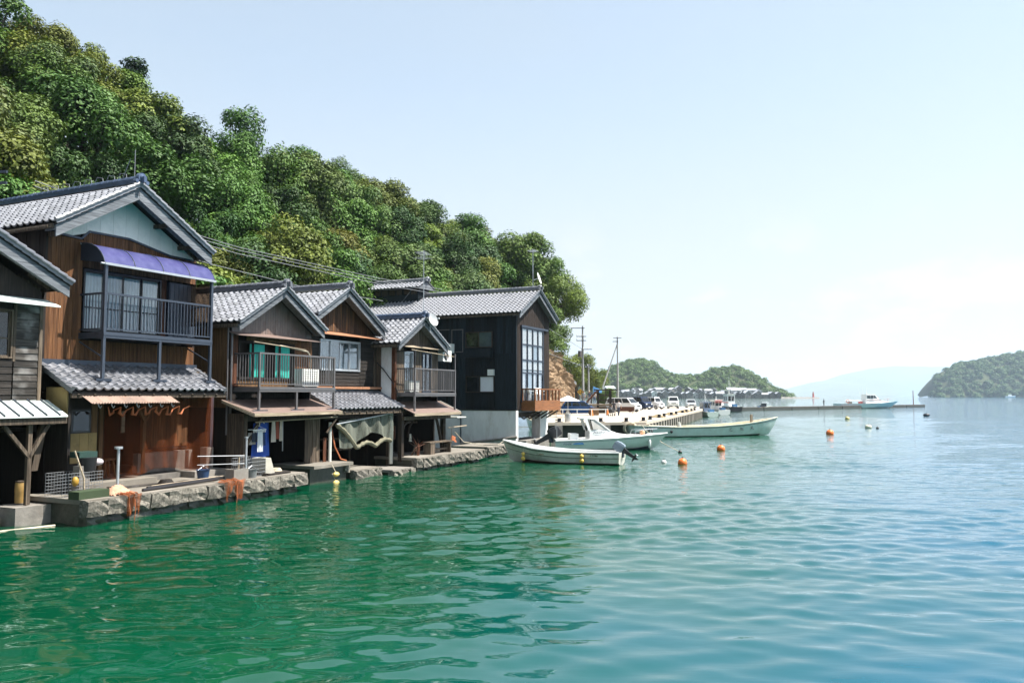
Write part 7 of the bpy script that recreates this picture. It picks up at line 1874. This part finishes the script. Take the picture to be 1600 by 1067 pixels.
def wharf_props():
    def at(n, l, c, x, y, z=WZ, rz=0): return thing(n, l, c, (x, y, z), rz)
    t = at('timber_stand', 'dark timber frame stand with a sloping ladder beside the minivan', 'stand', 11.2, 97.0)
    for x in (-.75, .75):
        for y in (-.6, .6): MB().box(x - .07, x + .07, y - .07, y + .07, 0, 2.75).build('post', M['dark_board'], t)
    MB().box(-1.15, 1.5, -.9, .9, 2.75, 2.88).build('platform', M['dark_board'], t); MB().beam((-.9, -.7, 2.7), (-3.0, -.7, .5), .12, .2).build('ladder', M['red_wood'], t)
    for z in (.9, 1.5, 2.1): MB().box(-.75, .75, -.62, -.56, z, z + .12).build('crossbar', M['post_wood'], t)
    MB().box(-.7, .72, -.5, .5, 0, .75).build('crate', M['grey_board'], t); MB().box(-1.9, 1.2, -.95, -.85, 1.0, 1.1).build('rail', M['pale_wood'], t)
    for l, x, y in (('orange traffic cone on the wharf left of the walkers', 10.4, 87.0), ('second orange cone by the front of the blue hatchback', 8.4, 84.0)):
        t = at('traffic_cone', l, 'cone', x, y); MB().tube([(0, 0, .04), (0, 0, .7)], [.17, .04], 12).build('cone_body', plain('orange_cone', (.6, .2, .05), rough=.5), t, smooth=True); MB().box(-.2, .2, -.2, .2, 0, .04).build('base', M['black'], t)
    t = at('warning_sign', 'yellow diamond warning sign beside the near utility pole', 'sign', 9.0, 104.4, TZ)
    c = Vector((-.05, -.1, 1.55)); MB().prism([c + Vector((0, 0, -.42)), c + Vector((.42, 0, 0)), c + Vector((0, 0, .42)), c + Vector((-.42, 0, 0))], (0, .04, 0)).build('sign_plate', plain('yellow_sign', (.72, .42, .02), rough=.5, var=.03), t)
    mb = MB(); mb.tube([c + Vector((.2 * math.cos(k * .5236), -.02, .2 * math.sin(k * .5236))) for k in range(13)], .045, 5); mb.build('ring_symbol', M['black'], t); MB().tube([(-.05, 0, 0), (-.05, 0, 1.8)], .04, 8).build('sign_post', M['steel'], t)
    t = at('traffic_mirror', 'round white-backed mirror on a pole in front of the roadside trees', 'mirror', 8.35, 107.0)
    MB().tube([(0, -.06, 3.75), (0, .02, 3.75)], [.32, .3], 18).build('mirror_disc', plain('mirror_white', (.72, .74, .78), rough=.3), t, smooth=True); MB().tube([(0, .05, 0), (0, .05, 3.9)], .05, 8).build('mirror_post', plain('orange_post', (.5, .2, .05)), t)
    t = at('tarpaulin', 'blue tarpaulin slung behind the people on the terrace', 'tarpaulin', 12.1, 110.0, 1.2)
    MB().grid(lambda a, b: Vector((-.9 + 1.2 * a, .2 * b, 2.5 + .9 * b - .5 * a * b)), 8, 6).build('sheet', plain('blue_sheet', (.03, .16, .36), rough=.6, var=.15), t, smooth=True); [MB().tube([(x, .1, 0), (x, .1, 3.2)], .05, 6).build('post', M['dark_board'], t) for x in (-1.1, .8)]
    t = at('handrail', 'white steel handrail on the near part of the wharf', 'rail', 3.4, 66.0)
    mb = MB(); mb.tube([(-.5, 0, 1.0), (4.6, .6, 1.0)], .022, 7)
    for k in range(5): mb.tube([(-.4 + k * 1.2, .0 + .14 * k, 0), (-.4 + k * 1.2, .0 + .14 * k, 1.0)], .03, 6)
    mb.build('rail_frame', M['white'], t)
    t = at('drum', 'grey drum standing on the near edge of the wharf', 'drum', 4.55, 65.2); MB().tube([(0, 0, 0), (0, 0, .05), (0, 0, .62), (0, 0, .66)], [.24, .26, .26, .22], 14).build('drum_body', M['steel'], t, smooth=True); MB().tube([(0, 0, .66), (0, 0, .70)], .27, 14).build('lid', M['ac_white'], t)
    t = at('barrier', 'low brown barrier standing in front of the white minivan', 'barrier', 13.6, 95.5, WZ, R(-10)); MB().box(-1.0, 1.0, -.04, .04, .25, .8).build('board', M['red_wood'], t); [MB().box(x, x + .08, -.2, .2, 0, .25).build('foot', M['grey_board'], t) for x in (-.9, .8)]
    t = at('wood_crate', 'tan wooden crate leaning at the front wheel of the blue car', 'crate', 8.9, 86.6, WZ, R(20)); [MB().box(-.45, .45, -.3, .3, .05 + .16 * k, .17 + .16 * k).build('slat', M['tan_board'], t) for k in range(5)]; MB().box(-.42, .42, -.27, .27, 0, .82).build('inner_box', M['post_wood'], t)
    t = at('tyre_fender', 'big rope coil hung on the near corner of the wharf', 'rope', 9.6, 64.9, .5); [MB().tube([Vector((.55 * math.cos(k * .3927) * (1 - .08 * j), -.1 * j, .2 + .5 * math.sin(k * .3927) * (1 - .05 * j))) for k in range(17)], .06, 6).build('rope_turn', M['rope'], t, smooth=True) for j in range(3)]
    t = at('pushchair', 'dark pushchair pushed along beside the walkers', 'pushchair', 10.35, 83.2, WZ, R(60)); MB().prism([(-.25, -.2, .35), (.3, -.2, .35), (.2, -.2, .85), (-.3, -.2, .75)], (0, .4, 0)).build('seat', M['black'], t); [MB().tube([(x, y, .12), (x, y + .03, .12)], .12, 10).build('wheel', M['black'], t) for x in (-.25, .3) for y in (-.22, .2)]; MB().tube([(-.25, -.2, .6), (-.6, -.2, 1.0), (-.6, .2, 1.0), (-.25, .2, .6)], .02, 5).build('handle', M['steel'], t)
wharf_props()
def parasol():
    t = thing('parasol', 'white parasol standing just behind the wooden deck', 'parasol', (5.6, 80.0, WZ))
    MB().tube([(0, 0, 0), (0, 0, 2.0)], .03, 8).build('pole', M['steel'], t); n = 10
    MB().add([(0, 0, 2.15)] + [(1.25 * math.cos(k * 6.2832 / n), 1.25 * math.sin(k * 6.2832 / n), 1.6) for k in range(n)], [(0, k + 1, (k + 1) % n + 1) for k in range(n)]).build('canopy', M['white'], t); MB().tube([(0, 0, 0), (0, 0, .12)], .25, 12).build('base', M['concrete'], t)
parasol()
for lab, x, y, z, pi, c, sc in (('light olive tree standing behind the near utility pole', 11.6, 140, .2, 3, 'yellow', 1.35), ('olive roadside tree left of the near utility pole', 8.6, 146, .0, 0, 'olive', 1.15), ('round green bush right of the timber stand', 15.3, 126, -1.9, 1, 'bright', .72), ('dark green tree low beside the cliff foot', 6.6, 140, -1.0, 4, 'mid', 1.0), ('spreading olive tree behind the tarpaulin', 14.2, 145, -.3, 5, 'olive', 1.1)):
    u_, v_ = UV(x, y); plant_tree(u_, v_, z + 1.0, pi, c, sc, 1.0, label=lab, group='trees beside the wharf')

# ================================================================== FAR VILLAGE
def village():
    grey_roof = plain('far_grey_roof', (.42, .44, .48), rough=.5, var=.15, objvar=.35, scale=.5); wallm = plain('far_house_wall', (.12, .11, .10), rough=.8, var=.3, objvar=.75, scale=.6); pale = plain('far_pale_wall', (.55, .55, .54), rough=.8, objvar=.25)
    def hm(w, d, h, r, gable_front, wm):
        mb = MB(); mb.box(-w / 2, w / 2, 0, d, -1, h)
        if gable_front: mb.prism([(-w / 2, 0, h), (w / 2, 0, h), (0, 0, h + r)], (0, d, 0)); mb.prism([(-w / 2 - .4, -.4, h - .15), (0, -.4, h + r + .1), (0, -.4, h + r + .3), (-w / 2 - .5, -.4, h + .05)], (0, d + .8, 0), 1); mb.prism([(w / 2 + .4, -.4, h - .15), (0, -.4, h + r + .1), (0, -.4, h + r + .3), (w / 2 + .5, -.4, h + .05)], (0, d + .8, 0), 1)
        else: mb.prism([(-w / 2 - .4, -.6, h), (-w / 2 - .4, d / 2, h + r), (-w / 2 - .4, d + .6, h)], (w + .8, 0, 0), 1)
        mb.box(-w * .32, -w * .05, -.05, .02, .3, h * .42, 2); mb.box(w * .08, w * .36, -.05, .02, h * .55, h * .82, 2)
        return mb.mesh('house', [wm, grey_roof, M['glass_dark']])
    protos = [hm(5.2, 8, 4.2, 1.7, True, wallm), hm(6.4, 8, 4.6, 2.0, True, wallm), hm(8, 7, 4.0, 2.0, False, wallm), hm(6, 8, 4.4, 1.8, True, pale), hm(10, 8, 5.0, 2.2, False, pale)]
    rs = random.Random(9); n = 0
    x = pxx(925, 838)
    while x < pxx(1222, 838):
        k = rs.choice((0, 1, 0, 1, 2, 3)); wd = (5.2, 6.4, 8, 6, 10)[k]
        px = 800 + 1244 * x / 838
        lab = ('dark' if k < 3 else 'pale') + ' waterfront village house ' + ('behind the parked vans' if px < 1030 else 'between the vans and the moored boats' if px < 1100 else 'right above the moored fishing boats' if px < 1160 else 'near the tip of the peninsula')
        o = put('far_house', protos[k], None, (x, 838 + rs.uniform(-4, 4), .3), (0, 0, rs.uniform(-.25, .25)), (1, 1, rs.uniform(.85, 1.2)))
        tag(o, lab, 'house', 'houses of the far village'); x += wd * rs.uniform(.9, 1.15)
        if rs.random() < .7:
            k2 = rs.choice((1, 2, 3, 4)); o = put('far_house', protos[k2], None, (x + rs.uniform(-3, 3), 856 + rs.uniform(-4, 6), 3.0 + rs.uniform(0, 2.5)), (0, 0, rs.uniform(-.5, .5)), (1, 1, rs.uniform(.85, 1.15)))
            if x < pxx(1190, 850): tag(o, ('dark' if k2 < 3 else 'pale') + ' upper-row village house ' + ('behind the parked vans' if px < 1030 else 'between the vans and the moored boats' if px < 1100 else 'above the moored fishing boats' if px < 1160 else 'near the tip of the peninsula'), 'house', 'houses of the far village')
            else: bpy.data.objects.remove(o)
village()
def far_bits():
    mb = MB(); mb.grid(lambda a, b: Vector((pxx(1216, 850) + 42 * a, 846 + 5 * b, (1.3 - .4 * a) * math.sin(b * 3.14) + .3 * math.sin(a * 40 + b * 9) * math.sin(b * 3.14))), 40, 6)
    tag(mb.build('breakwater', M['concrete'], None), 'low grey breakwater running off the tip of the peninsula', 'breakwater')
    t = thing('beacon', 'small red harbour beacon at the end of the breakwater', 'lighthouse', (pxx(1269, 850), 849, .3))
    rd = plain('red_beacon', (.42, .06, .04), rough=.5); MB().tube([(0, 0, 0), (0, 0, 1.2), (0, 0, 5)], [1.6, 1.0, .8], 10).build('tower', rd, t, smooth=True); MB().tube([(0, 0, 5), (0, 0, 6.6)], [.5, .45], 8).build('lantern', rd, t)
    t = thing('far_boat', 'tiny white boat lying under the wooded island', 'boat', (pxx(1570, 1200), 1200, 0)); boat_hull(t, 14, [(0, 2, 1.6, 1.8, .2, -.4, 0), (.6, 2.2, 1.8, 1.8, .2, -.4, 0), (1, .1, 2.6, .05, 1, 0, 1)], [M['white'], M['white'], M['white'], M['dark_metal']], open_boat=False); MB().box(4, 8, -1.2, 1.2, 1.6, 4).build('cabin', M['white'], t)
far_bits()

# ------------------------------------------------------------------ labels that single out look-alikes by their order from the left
def order_words(objs):
    ordw = ['leftmost', 'second from left', 'third from left', 'fourth from left', 'fifth from left', 'sixth from left', 'seventh from left', 'eighth from left', 'ninth from left', 'tenth from left', 'eleventh from left', 'twelfth from left', 'thirteenth from left', 'fourteenth from left']
    by = {}
    for o in objs: by.setdefault(o['label'], []).append(o)
    for lab, grp in by.items():
        if len(grp) < 2: continue
        grp.sort(key=lambda o: pix(o.location)[0])
        for i, o in enumerate(grp):
            o['label'] = lab + ', ' + ('rightmost' if i == len(grp) - 1 else ordw[min(i, 13)])
order_words(tree_objs)
order_words([o for o in COL.objects if o.name.startswith('far_house')])
